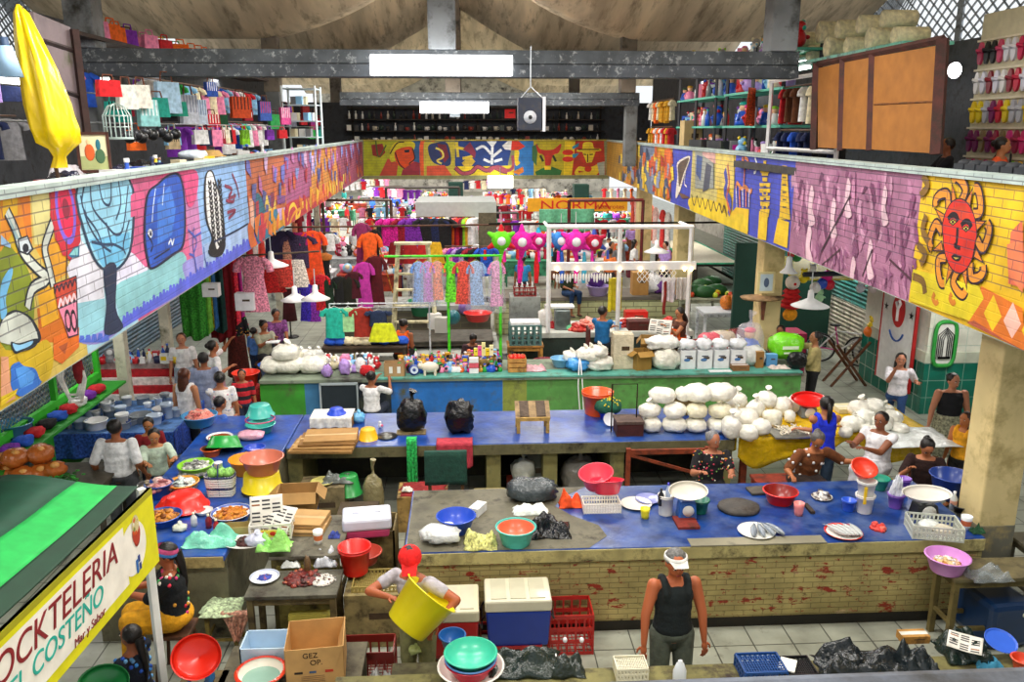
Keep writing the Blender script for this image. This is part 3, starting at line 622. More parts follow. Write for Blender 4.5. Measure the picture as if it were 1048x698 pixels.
def table(P,sx,sy,h,col,label,rz=0,legc=None,t=.04,lw=.06,cat='table',name='wooden_table',mt='wood',shelf=None,cross=True,group=None,apron=.08):
    e=E(name,P,label,cat,group,rz)
    B(col).box((0,0,h-t/2),(sx,sy,t)).obj('tabletop',mt,e,bev=.005)
    legc=legc or col
    for i in(-1,1):
        for j in(-1,1): B(legc).box((i*(sx/2-lw*.8),j*(sy/2-lw*.8),(h-t)/2),(lw,lw,h-t)).obj('leg','wood',e,bev=.004)
    if cross:
        b=B(legc)
        for j in(-1,1): b.box((0,j*(sy/2-lw*.8),h*.28),(sx-lw*2,lw*.5,lw*.7)); b.box((j*(sx/2-lw*.8),0,h*.36),(lw*.5,sy-lw*2,lw*.7))
        b.obj('stretcher','wood',e)
    if apron:
        b=B(legc)
        for j in(-1,1): b.box((0,j*(sy/2-lw*.8),h-t-apron/2),(sx-lw*2,lw*.4,apron)); b.box((j*(sx/2-lw*.8),0,h-t-apron/2),(lw*.4,sy-lw*2,apron))
        b.obj('apron','wood',e)
    return e
def stool(P,w,h,col,label,rz=0,group=None): return table(P,w,w*.9,h,col,label,rz,lw=.04,cat='stool',name='wooden_stool',apron=0,group=group)
def sack(P,rx,ry,h,col,label,cat='bag',name='plastic_bag',group=None,mt='bag',nz=.22,knot=True,rz=0,lumps=0,sqz=.8):
    b=B(col)
    if lumps:
        for i in range(lumps):
            for j in range(max(1,lumps//2)): b.ell(((i+.5-lumps/2)*rx*1.9/lumps,R(-.1,.1)*ry,h*(.22+.5*j)),(rx*1.15/lumps,ry,h*.3),12,8,None,nz)
    else: b.ell((0,0,h*.45),(rx,ry,h*.47),18,12,None,nz,2.2,sqz)
    if knot: b.tube([(0,0,h*.82),(.01,0,h*.98),(.0,.01,h*1.05),(rx*.12,0,h*1.18)],[rx*.34,rx*.1,rx*.13,rx*.3],9)
    b.v=[(x,y,max(0,z)) for x,y,z in b.v]
    o=tag(b.obj(name,mt),label,cat,group); return place(o,P,rz)
def cloth(P,w,d,col,label,cat='cloth',h=.05,rz=0,name='cloth',group=None,mt='cloth',amp=.6,n=22,edge=.15,fr=3.):
    b=B(col); sd=R(0,90)
    def fn(u,v):
        x=(u-.5);y=(v-.5); q=V((x*fr,y*fr,sd)); e=1+edge*noise.noise(V((x*5,y*5,sd+9)))
        z=h*(.5+amp*noise.noise(q)+.35*noise.noise(q*2.7)); m=min(1,6*(.5-max(abs(x),abs(y))))
        return V((x*w*e,y*d*e,max(.002,z*max(0.05,m)+.004)))
    b.grid(fn,n,n); o=tag(b.obj(name,mt,thick=.004),label,cat,group); return place(o,P,rz)
def hang(P,w,l,col,label,cat='cloth',name='hanging_cloth',rz=0,mt='cloth',folds=5,amp=.03,group=None,over=0.,taper=1.,n=16,rag=.03):
    "cloth that hangs down from P along local x, thrown back OVER its support"
    b=B(col); sd=R(0,9)
    def fn(u,v):
        x=(u-.5)*w*(1+(taper-1)*v); z=-l*v*(1+rag*math.sin(u*9+sd)); y=amp*(.2+v)*math.sin(u*folds*2*PI+sd)
        return V((x,y,z))
    b.grid(fn,folds*6,n)
    if over: b.grid(lambda u,v:V(((u-.5)*w,amp*.2*math.sin(u*folds*2*PI+sd)+over*v,.004+.0*v)),folds*6,3)
    o=tag(b.obj(name,mt,thick=.006),label,cat,group); return place(o,P,rz)
def bottle(P,r,h,col,label,cap='d02020',group=None,name='bottle',mt='plastic',band=None,cat='bottle'):
    e=E(name,P,label,cat,group)
    b=B(col).lathe([(0,0),(r,0),(r,h*.3)],n=12); b.C(band or col).lathe([(r,h*.3),(r,h*.5)],n=12); b.C(col).lathe([(r,h*.5),(r,h*.6),(r*.35,h*.82),(r*.35,h*.9)],n=12); b.obj('body',mt,e)
    B(cap).lathe([(r*.42,h*.88),(r*.42,h),(0,h)],n=10).obj('cap','plastic',e); return e
def cup(P,r,h,col,label,group=None,band=None,name='cup',cat='cup',flare=.75):
    b=B(col); b.lathe([(0,0),(r*flare,0),(r*(flare+.08),h*.3)],n=16).C(band or col).lathe([(r*(flare+.08),h*.3),(r*(flare+.18),h*.7)],n=16).C(col).lathe([(r*(flare+.18),h*.7),(r,h),(r*.94,h),(r*flare*.9,.01),(0,.01)],n=16)
    o=tag(b.obj(name,'plastic'),label,cat,group); o.location=P; return o
def scale(P,label,pan='d8d8d0',body='2a6aa8',r=.2,h=.26,rz=0,tilt=.25,sy=.75,group=None):
    e=E('weighing_scale',P,label,'scale',group,rz)
    B(body).box((0,0,h*.4),(r*1.1,r*.9,h*.8),tap=1.2).obj('body','paintmetal',e,bev=.02)
    B('e8e8e0').lathe([(0,0),(r*.4,0),(r*.4,.01),(0,.01)],n=20,M=Matrix.Translation((0,-r*.5,h*.42))@Matrix.Rotation(PI/2,4,'X')).obj('dial','plastic',e)
    B('888888').bar((0,0,h*.8),(0,0,h),.015).obj('post','metal',e)
    q=B(pan).lathe([(0,0),(r*.5,.008),(r*.85,.035),(r*1.1,.09),(r*1.12,.092),(r*.84,.042),(0,.008)],n=26,sx=1.25,sy=sy,M=Matrix.Rotation(tilt,4,'X')).obj('pan','plastic',e); q.location=(0,0,h)
    return e
def fish(P,L,label,group=None,rz=0,col='8a94a0',belly='d8dcdc'):
    b=B(col); rings=[]
    prof=[(-.5,.01),(-.46,.05),(-.38,.085),(-.2,.12),(0,.12),(.2,.08),(.34,.035),(.38,.025)]
    b.loft([[V((x*L,math.cos(a)*w*L*1.15,max(0,.08*L+math.sin(a)*w*L*.8))) for a in [2*PI*k/10 for k in range(10)]] for x,w in prof])
    b.C(belly).ell((-.08*L,0,.035*L),(.3*L,.12*L,.05*L),10,6)
    b.C(col).add([V((.36*L,0,.06*L)),V((.52*L,.09*L,.05*L)),V((.47*L,0,.06*L)),V((.52*L,-.09*L,.05*L)),V((.37*L,0,.07*L))],[(0,1,2,4),(0,4,2,3)])
    b.C('101010').ell((-.4*L,.055*L,.08*L),.012*L*1.4,6,4).ell((-.4*L,-.055*L,.08*L),.012*L*1.4,6,4)
    o=tag(b.obj('fish','ceramic'),label,'fish',group); return place(o,P,rz)
def counter(x0,x1,y0,y1,z,face,top,label,name='market_counter',fmat='rough_paint',tmat='bluetop',t=.07,front='solid',lip=.05,piers=(),facepanels=None,edge=None,rz=0,sink=0,cat='counter'):
    e=E(name,((x0+x1)/2,y0,0),label,cat); ox=(x0+x1)/2
    B(top).bb((x0-ox,-lip,z-t),(x1-ox,y1-y0,z)).obj('worktop',tmat,e,bev=.012)
    if edge: B(edge).bb((x0-ox+.01,-lip-.012,z-t-.06),(x1-ox-.01,-lip+.02,z-.012)).obj('edge','grime',e)
    b=B(face)
    if front=='solid':
        if facepanels:
            for a,bb_,c in facepanels: b.C(c).bb((a-ox,0,0),(bb_-ox,.12,z-t))
        else: b.bb((x0-ox,0,0),(x1-ox,.12,z-t))
        b.C(face); 
        for xx in (x0,x1-.12): b.bb((xx-ox,.12,0),(xx-ox+.12,y1-y0-.05,z-t))
    for p in piers: b.C(face).bb((p-ox-.1,.03,0),(p-ox+.1,y1-y0-.05,z-t))
    if front=='open': b.C('3c3a34').bb((x0-ox,y1-y0-.2,0),(x1-ox,y1-y0-.1,z-t))
    b.obj('base',fmat,e); return e
# ---- text
def text(s,size,col,name,parent,M,mt='plain',ext=.002,shear=0,font=None):
    c=bpy.data.curves.new(name,'FONT'); c.body=s; c.size=size; c.extrude=ext; c.shear=shear; c.align_x='LEFT'
    o=bpy.data.objects.new(name,c); COL.objects.link(o); bpy.context.view_layer.update()
    me=bpy.data.meshes.new_from_object(o.evaluated_get(bpy.context.evaluated_depsgraph_get())); bpy.data.objects.remove(o)
    at=me.color_attributes.new('c','FLOAT_COLOR','CORNER'); h=hx(col); at.data.foreach_set('color',[h[0],h[1],h[2],1.]*len(me.loops))
    me.materials.clear(); me.materials.append(MAT[mt]); o=bpy.data.objects.new(name,me); COL.objects.link(o)
    if parent: o.parent=parent
    o.matrix_local=M; return o
ZC=.98
def Q(px,py,z=ZC): return PZ(px,py,z)
# ---- front counter
cF=counter(-.68,5.5,7.92,9.45,ZC,'bcac70','133c84','long masonry stall counter of peeling yellow brick with a blue top, nearest the camera',fmat='counter_brick',edge='c0b478',piers=(1.4,3.4),t=.08,lip=.03)
b=B('6e6a58'); 
vs=[]; 
def gtop(u,v): return V((-.66+1.9*u+.25*math.sin(v*7)*u,7.9+1.53*v,ZC+.003))
b.grid(gtop,8,6,False); b.obj('worn_patch','grime',cF).matrix_parent_inverse=cF.matrix_world.inverted()
for o in cF.children:
    if o.name.startswith('worn_patch'): o.location=(-cF.location.x,-cF.location.y,0); o.matrix_parent_inverse=Matrix()
B('1c1a12').bb((-3.09,-.015,0),(3.09,-.002,.11)).obj('dark_foot_band','grime',cF)  # thin dark band along the foot of the counter
B('8a8672').bb((-.1,-.045,ZC-.006),(1.35,.12,ZC+.006)).obj('chipped_edge','concrete',cF)
# ---- second counter with open shelves
c2=counter(-2.5,3.75,11.0,12.35,ZC,'8a8450','1d4796','long blue-topped counter with open bays below, behind the seated vendors',front='open',piers=(-2.4,.35,1.15,2.1,3.65),fmat='rough_paint',t=.1,edge='6c6848')
cL=counter(-3.85,-2.51,8.0,12.35,ZC,'7a765c','1b4aa0','blue-topped side counter crowded with basins at the left of the hall',front='solid',fmat='grime',edge='b4a26a')
# ---- third counter
x0,x1=-3.62,6.02
c3=counter(x0,x1,14.25,15.35,ZC,'6aa04c','7f8c78','long counter with painted front in green and blue panels, third from the camera',fmat='rough_paint',tmat='concrete',
 facepanels=[(x0,-2.85,'3c9a2c'),(-2.85,-2.45,'3f7fae'),(-2.45,-1.35,'202c38'),(-1.35,.62,'2272c4'),(.62,1.05,'8f9c44'),(1.05,x1,'5c9c4c')])
B('5aa898').bb((-2.9,-.06,ZC-.02),(4.82,.35,ZC+.006)).obj('painted_edge','rough_paint',c3).location.x=0
# ---- fourth and further counters
counter(1.0,4.9,17.5,18.6,ZC,'2c3c34','c8ccc4','grey-topped butcher counter of the man in the blue shirt',tmat='plain',fmat='grime',t=.12)
counter(-1.9,.7,17.4,19.4,.55,'8a8e88','b0b4ac','low grey platform below the plastic-wrapped dresses',tmat='concrete',fmat='concrete',t=.1)
counter(.75,5.6,21.4,22.6,ZC,'c8cc9c','6c665c','block-built counter where a person sits with bare legs hanging',fmat='block',tmat='concrete',t=.1)
counter(-3.3,.6,20.4,21.6,1.0,'5a5448','a8aca8','long grey counter behind the orange and purple robes',fmat='block',tmat='concrete',t=.12)
# right-hand stalls in depth
e=table(V((8.2,29.6,0)),1.6,5.8,1.0,'1c9a70','green-edged long table with dark crossed legs under the right gallery',legc='2a2018',lw=.1,cat='table'); B('d8d0b8').box((0,0,1.005),(1.35,5.6,.01)).obj('table_sheet','plain',e)
B('c8944c').box((-.7,.2,.5),(.04,5.0,.85)).obj('front_board','wood',e)
# ---- near counter at the bottom of the view
counter(-1.1,6.3,4.6,6.02,.9,'5c5838','6f6a3c','worn wooden counter along the bottom edge of the view, nearest the camera',tmat='wood',fmat='grime',front='solid')
struct(B('8d98ac').bb((-3.0,.6,3.6),(6,.8,4.62)).obj('wall_near_gallery','concrete',bev=.02))
# ---- awning of the cocktail stall
A0=V((-2.72,6.75,2.3))
e=E('stall_awning',V((-2.75,6.7,0)),'dark green stall awning with a lighter green stripe, sloping over the seafood cocktail stall','awning')
def aw(u,v): # u across (left), v along towards camera
    return V((-.02-1.9*u-.25*v,-3.6*v,2.3+.10*math.sin(u*PI)*1.+.02*math.sin(v*22)*u-.03*math.sin(u*9+v*4)))
for u0,u1,c in ((0,.09,'0f3a26'),(.09,.26,'18b04e'),(.26,1.,'0d4a34')):
    b=B(c); b.grid(lambda u,v:aw(u0+(u1-u0)*u,v),8,20); b.obj('canopy','rubber',e,thick=.01)
B('a02858').add([aw(.55,.01)+V((0,0,.012)),aw(.72,.01)+V((0,0,.012)),aw(.62,.045)+V((0,0,.012))],[(0,1,2)]).obj('patch','cloth',e)
for p in ((0,0),(-1.9,0),(-.25,-3.6)): B('e8ece8').sq((p[0],p[1],0),(p[0],p[1],2.28),.06).obj('pole','plain',e)
# sign board hangs below the roof edge
e=E('stall_sign',V((-2.70,6.72,1.6)),'yellow-bordered sign board of the seafood cocktail stall, hung on its green awning','sign',rz=0)
ang=math.atan2(-.25,-3.6) # along the edge toward camera
def SG(s,z,o=0): # s metres from the far corner along the edge, z above board bottom
    d=V((-.25,-3.6,0)).normalized(); n=V((-d.y,d.x,0))
    return d*s+V((0,0,z))+n*(o+.03)
HB=.68
b=B('e8e416').add([SG(0,0),SG(3.5,0),SG(3.5,HB),SG(0,HB),SG(0,0,-.03),SG(3.5,0,-.03),SG(3.5,HB,-.03),SG(0,HB,-.03)],[(0,1,2,3),(4,5,6,7),(0,1,5,4),(3,2,6,7),(0,3,7,4)]).obj('board','plain',e)
B('a8a418').add([SG(0,HB-.05,.003),SG(3.5,HB-.05,.003),SG(3.5,HB,.003),SG(0,HB,.003),SG(0,HB,-.03),SG(3.5,HB,-.03)],[(0,1,2,3),(3,2,5,4)]).obj('border','plain',e)
pts=[SG(.55+.12*math.cos(a)*1.4-.0 if 0 else .42+.25*(1-math.cos(a))*.5,.33+.2*math.sin(a),.004) for a in [PI/2+PI*i/10 for i in range(11)]]
B('fbf8ee').add([SG(.55,.1,.004),SG(3.45,.07,.004),SG(3.45,HB-.09,.004),SG(.55,HB-.09,.004)],[(0,1,2,3)]).obj('panel','plain',e)
B('fbf8ee').add([SG(.42+.22*math.cos(a),.34+.22*math.sin(a),.005) for a in [2*PI*i/24 for i in range(24)]],[tuple(range(24))]).obj('panel','plain',e)
d=V((-.25,-3.6,0)).normalized()
n=V((-d.y,d.x,0))
def SM(s,z): # text reads from the near end towards the far corner
    X=-d; Z=V((0,0,1)); N=n
    N=X.cross(Z); 
    M=Matrix((X,Z,N)).transposed().to_4x4(); M.translation=SG(s,z,.008); return M
text('COCKTELERIA',.27,'8a1c24','lettering',e,SM(2.45,.37),shear=.25)
text('EL COSTEÑO',.2,'1cb0a0','lettering',e,SM(2.15,.2),shear=.25)
text('Mar y Sabor',.09,'8a3a3a','lettering',e,SM(1.4,.09),shear=.2)
b=B('a8281c')
for s,z,r,c in ((.36,.44,.09,'b83a20'),(.36,.52,.08,'d8cc98'),(.36,.4,.07,'902018')): b.C(c).add([SG(s+r*.75*math.cos(a),z+r*math.sin(a),.009+.001*z) for a in [2*PI*i/16 for i in range(16)]],[tuple(range(16))])
for i in range(14): s,z=.36+R(-.05,.05),.5+R(-.05,.07); b.C(random.choice(['e8d8a0','7a9a30','d85a20','f0f0e0'])).add([SG(s+.014*math.cos(a),z+.02*math.sin(a),.0105) for a in [2*PI*k/6 for k in range(6)]],[tuple(range(6))])
for i,(s,z) in enumerate(((.4,.2),(.36,.22),(.4,.14),(.35,.15))): b.C(('1c6ab8','20408c')[i%2]).add([SG(s-.018,z-.03,.009),SG(s+.018,z-.03,.009),SG(s+.018,z+.03,.009),SG(s-.018,z+.03,.009)],[(0,1,2,3)])
b.obj('picture','plain',e)
# ---- goods on the left side counter
def bs(px,py,w,h,col,label,z=ZC,**k):
    P=Q(px,py,z); r=pm(P,w)/2; return basin(P,r,pm(P,h),col,label,**k)
o=bs(267,442,29,9,'3aa89c','turquoise basin under the upturned one on the side counter'); 
o=bs(267,434,28,11,'3fb0a4','turquoise basin turned upside down on another at the back of the side counter',rx=PI); o.location.z=ZC+.3
P=Q(267,440); B('b8406c').lathe([(.2,.0),(.215,.005),(.215,.015),(.2,.02)],n=26).obj('r','plastic'); bpy.data.objects['r'].name='plastic_ring'; o=bpy.data.objects['plastic_ring']; tag(o,'thin pink plastic rim between the two turquoise basins','rim'); place(o,P+V((0,0,.155)))
sack(Q(257,449),.19,.12,.12,'d8a0b4','pink plastic package beside the turquoise basins',knot=False,cat='package',nz=.3)
bs(261,463,20,6,'2a4cc0','small blue bowl below the pink package',cat='bowl'); plate(Q(262,466),.17,'c8b8d8','lilac plate under the small blue bowl')
bs(231,460,36,12,'1c9a3c','oval green basin turned over on the side counter',rx=PI-.35).location.z=ZC+.2
plate(Q(225,450),.18,'e8e8e8','white plate of brown sauce behind the green basin',inner='8a4020',h=.05)
bs(217,466,20,8,'e0601c','small orange bowl of dark stew in front of the girl',inner='5a2c14',cat='bowl')
o=bs(201,486,34,12,'8cd030','lime green basin holding the grey fish pieces'); P=o.location; heap(P+V((0,0,.05)),.21,.15,['a8a8a4','d0d0cc','787878','e0ddd4'],'heap of small grey fish in the lime green basin','fish',n=90,s=.035)
bs(253,484,34,16,'f0961c','bright orange-yellow basin behind the terracotta one')
o=bs(269,503,40,17,'e8d41c','yellow tub turned upside down under the terracotta basin',rx=PI,flare=.88); o.location.z=ZC+.25
bs(272,502,42,16,'c8745c','terracotta plastic basin standing on the upturned yellow tub',z=ZC).location=(o.location.x+.02,o.location.y,o.location.z+.006)
# woven basket
P=Q(227,506); e=E('woven_basket',P,'white and navy woven shopping basket with vegetables on the side counter','basket'); w,dp,hh=.34,.2,.26
b=B('e8e8e0')
for k in range(9):
    z=hh*(k+.5)/9; f=.86+.14*k/9; c='223060' if k in(3,8) else 'e8ebe4'; b.C(c)
    b.tube([(math.copysign(abs(math.cos(a))**.5,math.cos(a))*w/2*f,math.copysign(abs(math.sin(a))**.5,math.sin(a))*dp/2*f,z) for a in [2*PI*i/24 for i in range(25)]],.0135,5)
for i in range(24):
    a=2*PI*i/24; x,y=math.copysign(abs(math.cos(a))**.5,math.cos(a))*w/2,math.copysign(abs(math.sin(a))**.5,math.sin(a))*dp/2; b.C('2a3a60' if i%6==0 else 'd0d4cc').bar((x*.86,y*.86,0),(x*1.01,y*1.01,hh),.007,4)
b.C('cccccc').box((0,0,.01),(w*.8,dp*.8,.02)); b.obj('body','plastic',e)
B('223060').tube([(0,-dp*.52,hh),(0,-dp*.3,hh+.13),(0,dp*.3,hh+.13),(0,dp*.52,hh)],.009,6).obj('handle','plastic',e)
for i in range(3): tag(B('8cc860').ell((0,0,0),(.07,.07,.06),12,8,None,.25,5).obj('cabbage','food'),('leafy green cabbage in the woven basket, leftmost of three','leafy green cabbage in the middle of the woven basket','leafy green cabbage at the right rim of the woven basket')[i],'cabbage','cabbages in the basket').location=P+V((-.08+i*.09,0,hh+.02))
tag(B('e8e8f0').lathe([(0,0),(.05,0),(.05,.05),(.052,.05),(.052,.06),(0,.06)],n=16).obj('jar','plastic'),'white-lidded jar on top of the woven basket','jar').location=P+V((-.02,.03,hh+.08))
def filled(px,py,w,h,col,lab,cols,flab,fcat,n=50,s=.03,hh=.1,**k):
    o=bs(px,py,w,h,col,lab,**k); P=o.location; r=pm(P,w)/2
    heap(P+V((0,0,pm(P,h)*.55)),r*.85,hh,cols,flab,fcat,n=n,s=s); return o
filled(188,503,31,11,'eca02c','yellow-orange basin beside the woven basket',['c8d8d0','888c8c','e4e8e4','4a4c50'],'silvery cut fish piled in the yellow-orange basin','fish',n=60,s=.045)
filled(164,508,27,15,'1c4a9c','dark blue basin at the left end of the side counter',['d8a0a0','c88080','e4c0b8','806070'],'pink raw chicken pieces in the dark blue basin','chicken',n=30,s=.06,hh=.12)
filled(152,508,18,14,'9a9a96','grey metal pot beside the dark blue basin',['9a8a70','60584a'],'stewed food in the grey metal pot','food',n=20,s=.03,mt='metal',cat='pot',name='metal_pot')
o=bs(178,517,34,8,'e02c1c','red basin lying half under the larger red one',rx=PI); o.location.z=ZC+.09
o=bs(190,520,46,13,'e42418','large red basin turned upside down near the fried food',rx=PI); o.location.z=ZC+.17
P=Q(237,528); plate(P,pm(P,41)/2,'e6e8f0','wide white plate of golden fried food',rim='5a70b8',h=.05); heap(P+V((0,0,.02)),.18,.07,['c87818','a85a14','dc9a30'],'golden fried food on the wide white plate','food',n=45,s=.035)
P=Q(209,526); plate(P,pm(P,18)/2,'e8ece8','white bowl lid between the red basin and the fried food',h=.05,cat='lid',name='dish_cover')
filled(167,536,37,10,'2450a8','wide blue basin of fried food nearest the embroidered blouse',['c07818','8a4a14','d89030'],'brown fried food in the wide blue basin','food',n=55,s=.035)
cloth(Q(216,555),.55,.28,'7cd4b8','crumpled mint green plastic bag on the side counter',cat='bag',name='plastic_bag',h=.14,mt='bag',amp=1.)
P=Q(251,556); plate(P,.16,'e8e8e4','white foam tray with dark meat',h=.02,sx=1.4,inner='d8d4cc',cat='tray',name='foam_tray'); heap(P+V((0,0,.01)),.11,.04,['4a1c18','301010'],'dark grilled meat on the white foam tray','meat',n=14,s=.03)
sack(Q(263,557),.12,.1,.12,'c8cce0','pale lilac knotted plastic bag by the foam tray',nz=.25)
cloth(Q(281,560),.34,.24,'9ae070','crumpled light green plastic bag at the counter corner',cat='bag',name='plastic_bag',h=.16,mt='bag',amp=1.)
sack(Q(184,543),.08,.06,.08,'d8dcc8','small white bag beside the blue basin',nz=.3)
openbox(Q(240,545),.36,.14,.09,'b8a468','flat cardboard box lid behind the mint bag',flaps=(0,0,0,0),rz=.1)
for i,(px,py,c,n) in enumerate(((214,540,'8a1c28','red'),(199,538,'e0e0e0','white'),(222,545,'b02028','dark red'))):
    bottle(Q(px,py),.035,.16,c,n+' sauce bottle standing behind the mint green bag',cap='e8e0c0')
# crate of newspapers
P=Q(279,545); e=crate(P,.42,.34,.16,'e8e4d8','white fruit crate with printed panel, holding newspapers',rz=.1,nx=4,rows=2); tag(B('e8d050').box((0,0,0),(.26,.006,.08)).C('c83020').ell((-.05,-.004,0),(.03,.003,.025)).ell((.05,-.004,0),(.035,.003,.025)).obj('label_card','paper'),'printed fruit picture on the white crate','label'); bpy.data.objects['label_card'].location=P+V((0,-.185,.08))
def news(P,w,d,label,rz=0,h=.05,rx=0,z=0,ry=0):
    b=B('dedbd2'); sd=R(0,9)
    b.grid(lambda u,v:V(((u-.5)*w,(v-.5)*d,h*(.5+.5*math.sin(u*5+sd))*(.5+.5*math.sin(v*4)))),12,8)
    for i in range(7):
        for j in range(3):
            u0=.06+.31*j; v0=.07+.125*i; b.C('3c3c40' if (i*3+j)%5 else '96603c')
            if (i+j)%4==0: continue
            q=lambda u,v:V(((u-.5)*w,(v-.5)*d,h*(.5+.5*math.sin(u*5+sd))*(.5+.5*math.sin(v*4))+.003))
            b.grid(lambda u,v:q(u0+u*R(.2,.25) if 0 else u0+u*.24,v0+v*.05),4,1)
    o=tag(b.obj('newspaper','paper',thick=.003),label,'newspaper'); place(o,P,rz,rx,ry); return o
news(P+V((-.05,.02,.24)),.34,.34,'folded newspaper standing up in the white crate',rz=.2,rx=1.1)
news(P+V((.1,-.02,.17)),.3,.3,'crumpled newspaper sheet at the right of the white crate',rz=-.4,rx=.7)
# ---- cluster in the middle
e=table(V((-1.72,8.52,0)),.74,.96,.9,'6a6656','grimy grey work table carrying cardboard boxes and a printed cup',legc='6c6030')
B('a89a50').box((0,-.45,.42),(.6,.04,.72)).obj('front_board','wood',e)
cup(V((-1.62,8.32,.9)),.055,.15,'f0f0ec','white printed cup with orange pattern on the grimy table',band='e07840')
closedbox(Q(312,540,.9),.5,.42,.05,'b08c58','flattened cardboard carton under another on the grimy table',rz=-.1)
closedbox(Q(312,533,.96),.48,.38,.05,'b8925c','brown cardboard carton with dark print, on top of the flat one',rz=-.15)
e=openbox(Q(306,517,.9),.45,.3,.22,'a8824c','open cardboard carton behind the printed one',rz=.05)
cloth(V((-1.47,8.45,.9)),.12,.1,'3a4a9c','small blue and red wrapper beside the printed cup',cat='wrapper',name='wrapper',h=.07,mt='print_cloth')
# low meat table
e=table(V((-1.76,7.72,0)),.9,.5,.78,'5c5a4c','low dark table with a plate and meat scraps',legc='6a5c38',cross=False)
P=Q(271,592,.785); plate(P,pm(P,30)/2,'e8ecf4','white enamel plate with blue rim on the low dark table',rim='c4cce4'); heap(P+V((0,0,.012)),.07,.02,['3a4aa8','c05030','7a5030'],'bits of coloured peel on the white enamel plate','scraps',n=16,s=.012)
P=Q(310,592,.785); heap(P,.17,.05,['6a1c18','8a3020','b86040','40201a'],'reddish meat scraps on the low dark table','meat',n=60,s=.028,sx=1.1)
heap(Q(330,594,.785),.13,.04,['d8d4cc','a8a8a0','6a3830'],'whitish fish scraps at the right of the low dark table','scraps',n=70,s=.014)
cloth(Q(298,578,.785),.2,.16,'dce0dc','crumpled white plastic bag behind the meat scraps',cat='bag',name='plastic_bag',h=.08,mt='bag')
cloth(Q(334,576,.785),.24,.24,'c8ccd4','clear crumpled plastic bag at the back of the low table',cat='bag',name='plastic_bag',h=.14,mt='bag',amp=1)
tag(B('6a5030').ell((0,0,.06),(.035,.05,.12),10,8,None,.3).obj('mamey','food'),'tall brown husk standing behind the meat scraps','husk').location=Q(315,585,.785)
closedbox(V((-1.6,7.58,0)),.42,.1,.52,'b8ac48','stained yellow board crate under the low dark table',cat='crate',name='wooden_crate',mt='rough_paint',tape='a89c40')
# covered stool left of it with a cloth
e=stool(V((-2.55,7.9,0)),.34,.42,'8a7838','small wooden stool with a flowered cushion'); 
o=cloth(V((-2.55,7.88,.42)),.4,.36,'c8dcb0','round flowered cushion on the small wooden stool',cat='cushion',name='cushion',h=.09,amp=.2,mt='print_cloth')
hang(V((-2.38,7.72,.45)),.3,.3,'d8a088','pink patterned cloth hanging off the stool',mt='print_cloth',taper=.2,over=.05)
# plastic box and buckets
openbox(V((-1.1,9.0,.3)),.5,.5,.5,'8a7848','brown wooden box with the lidded plastic bin on it, behind the red bucket',flaps=(0,0,0,0),mt='wood',name='wooden_box',t=.02)
table(V((-1.1,9.0,0)),.6,.6,.3,'5c4c30','low plank platform under the brown wooden box',cross=False,cat='platform',name='wooden_platform')
e=E('storage_bin',V((-1.15,8.75,.8)),'white translucent lidded storage bin with a pink base','bin',rz=.12)
B('c84878').box((0,0,.05),(.5,.34,.1),tap=.95).obj('base','plastic',e,bev=.02); B('d4d8e8').box((0,0,.17),(.54,.38,.14)).obj('lid','plastic',e,bev=.03)
for x in (-.12,.12): B('b0b4c8').box((x,0,.243),(.07,.02,.008)).obj('vent','plastic',e)
closedbox(V((-.98,7.95,.0)),.62,.42,.6,'948658','worn wooden chest under the red buckets',mt='wood',tape='7c7048',cat='chest',name='wooden_chest')
B('a89458'); 
o=crate(V((-.98,7.98,.6)),.46,.36,.05,'a89858','shallow wicker tray under the red bucket',nx=12,rows=1,cat='tray',name='wicker_tray')
bucket(Q(364,585,.66),.165,.3,'e01c14','bright red bucket on the wicker tray',handle=None)
bs(374,575,33,12,'c04c3c','rusty pink basin behind the bright red bucket',z=.66)
# cool boxes
def cooler(P,w,d,h,col,lidc,label,rz=0):
    e=E('cool_box',P,label,'cooler',rz=rz)
    B(col).box((0,0,h*.38),(w,d,h*.76),tap=.93).obj('body','plastic',e,bev=.02)
    q=B(lidc).box((0,0,h*.88),(w*1.03,d*1.04,h*.24)).obj('lid','plastic',e,bev=.02)
    b=B('c8c4ac')
    for i in (-1,0,1): b.box((i*w*.3,0,h+.004),(w*.24,d*.85,.008))
    b.obj('lid_panel','plastic',q)
    b=B('3a3a3a'); 
    for s in(-1,1): b.tube([(s*w*.515,-d*.3,h*.6),(s*w*.56,-d*.3,h*.5),(s*w*.56,d*.3,h*.5),(s*w*.515,d*.3,h*.6)],.01,5)
    b.obj('handle','plastic',e); return e
cooler(V((-.2,7.45,.22)),.55,.5,.5,'b01c1c','cfc9ac','red cool box with a cream lid, behind the man in the red cap')
cooler(V((.47,7.55,.22)),.64,.44,.52,'1c3a9c','d8d4bc','blue cool box with a cream lid standing on red crates')
crate(V((.4,7.55,0)),.6,.44,.22,'a81c18','low red plastic crate under the blue cool box',nx=6,rows=2)
crate(V((-.2,7.45,0)),.55,.46,.22,'8c1c18','low red plastic crate under the red cool box',nx=6,rows=2)
crate(V((1.02,7.68,0)),.44,.36,.44,'b8201c','tall red plastic crate at the foot of the brick counter',nx=5,rows=3)
crate(V((-1.0,7.3,0)),.5,.3,.3,'7c1c14','dark red crate in the shade behind the man in the red cap',nx=6,rows=1)
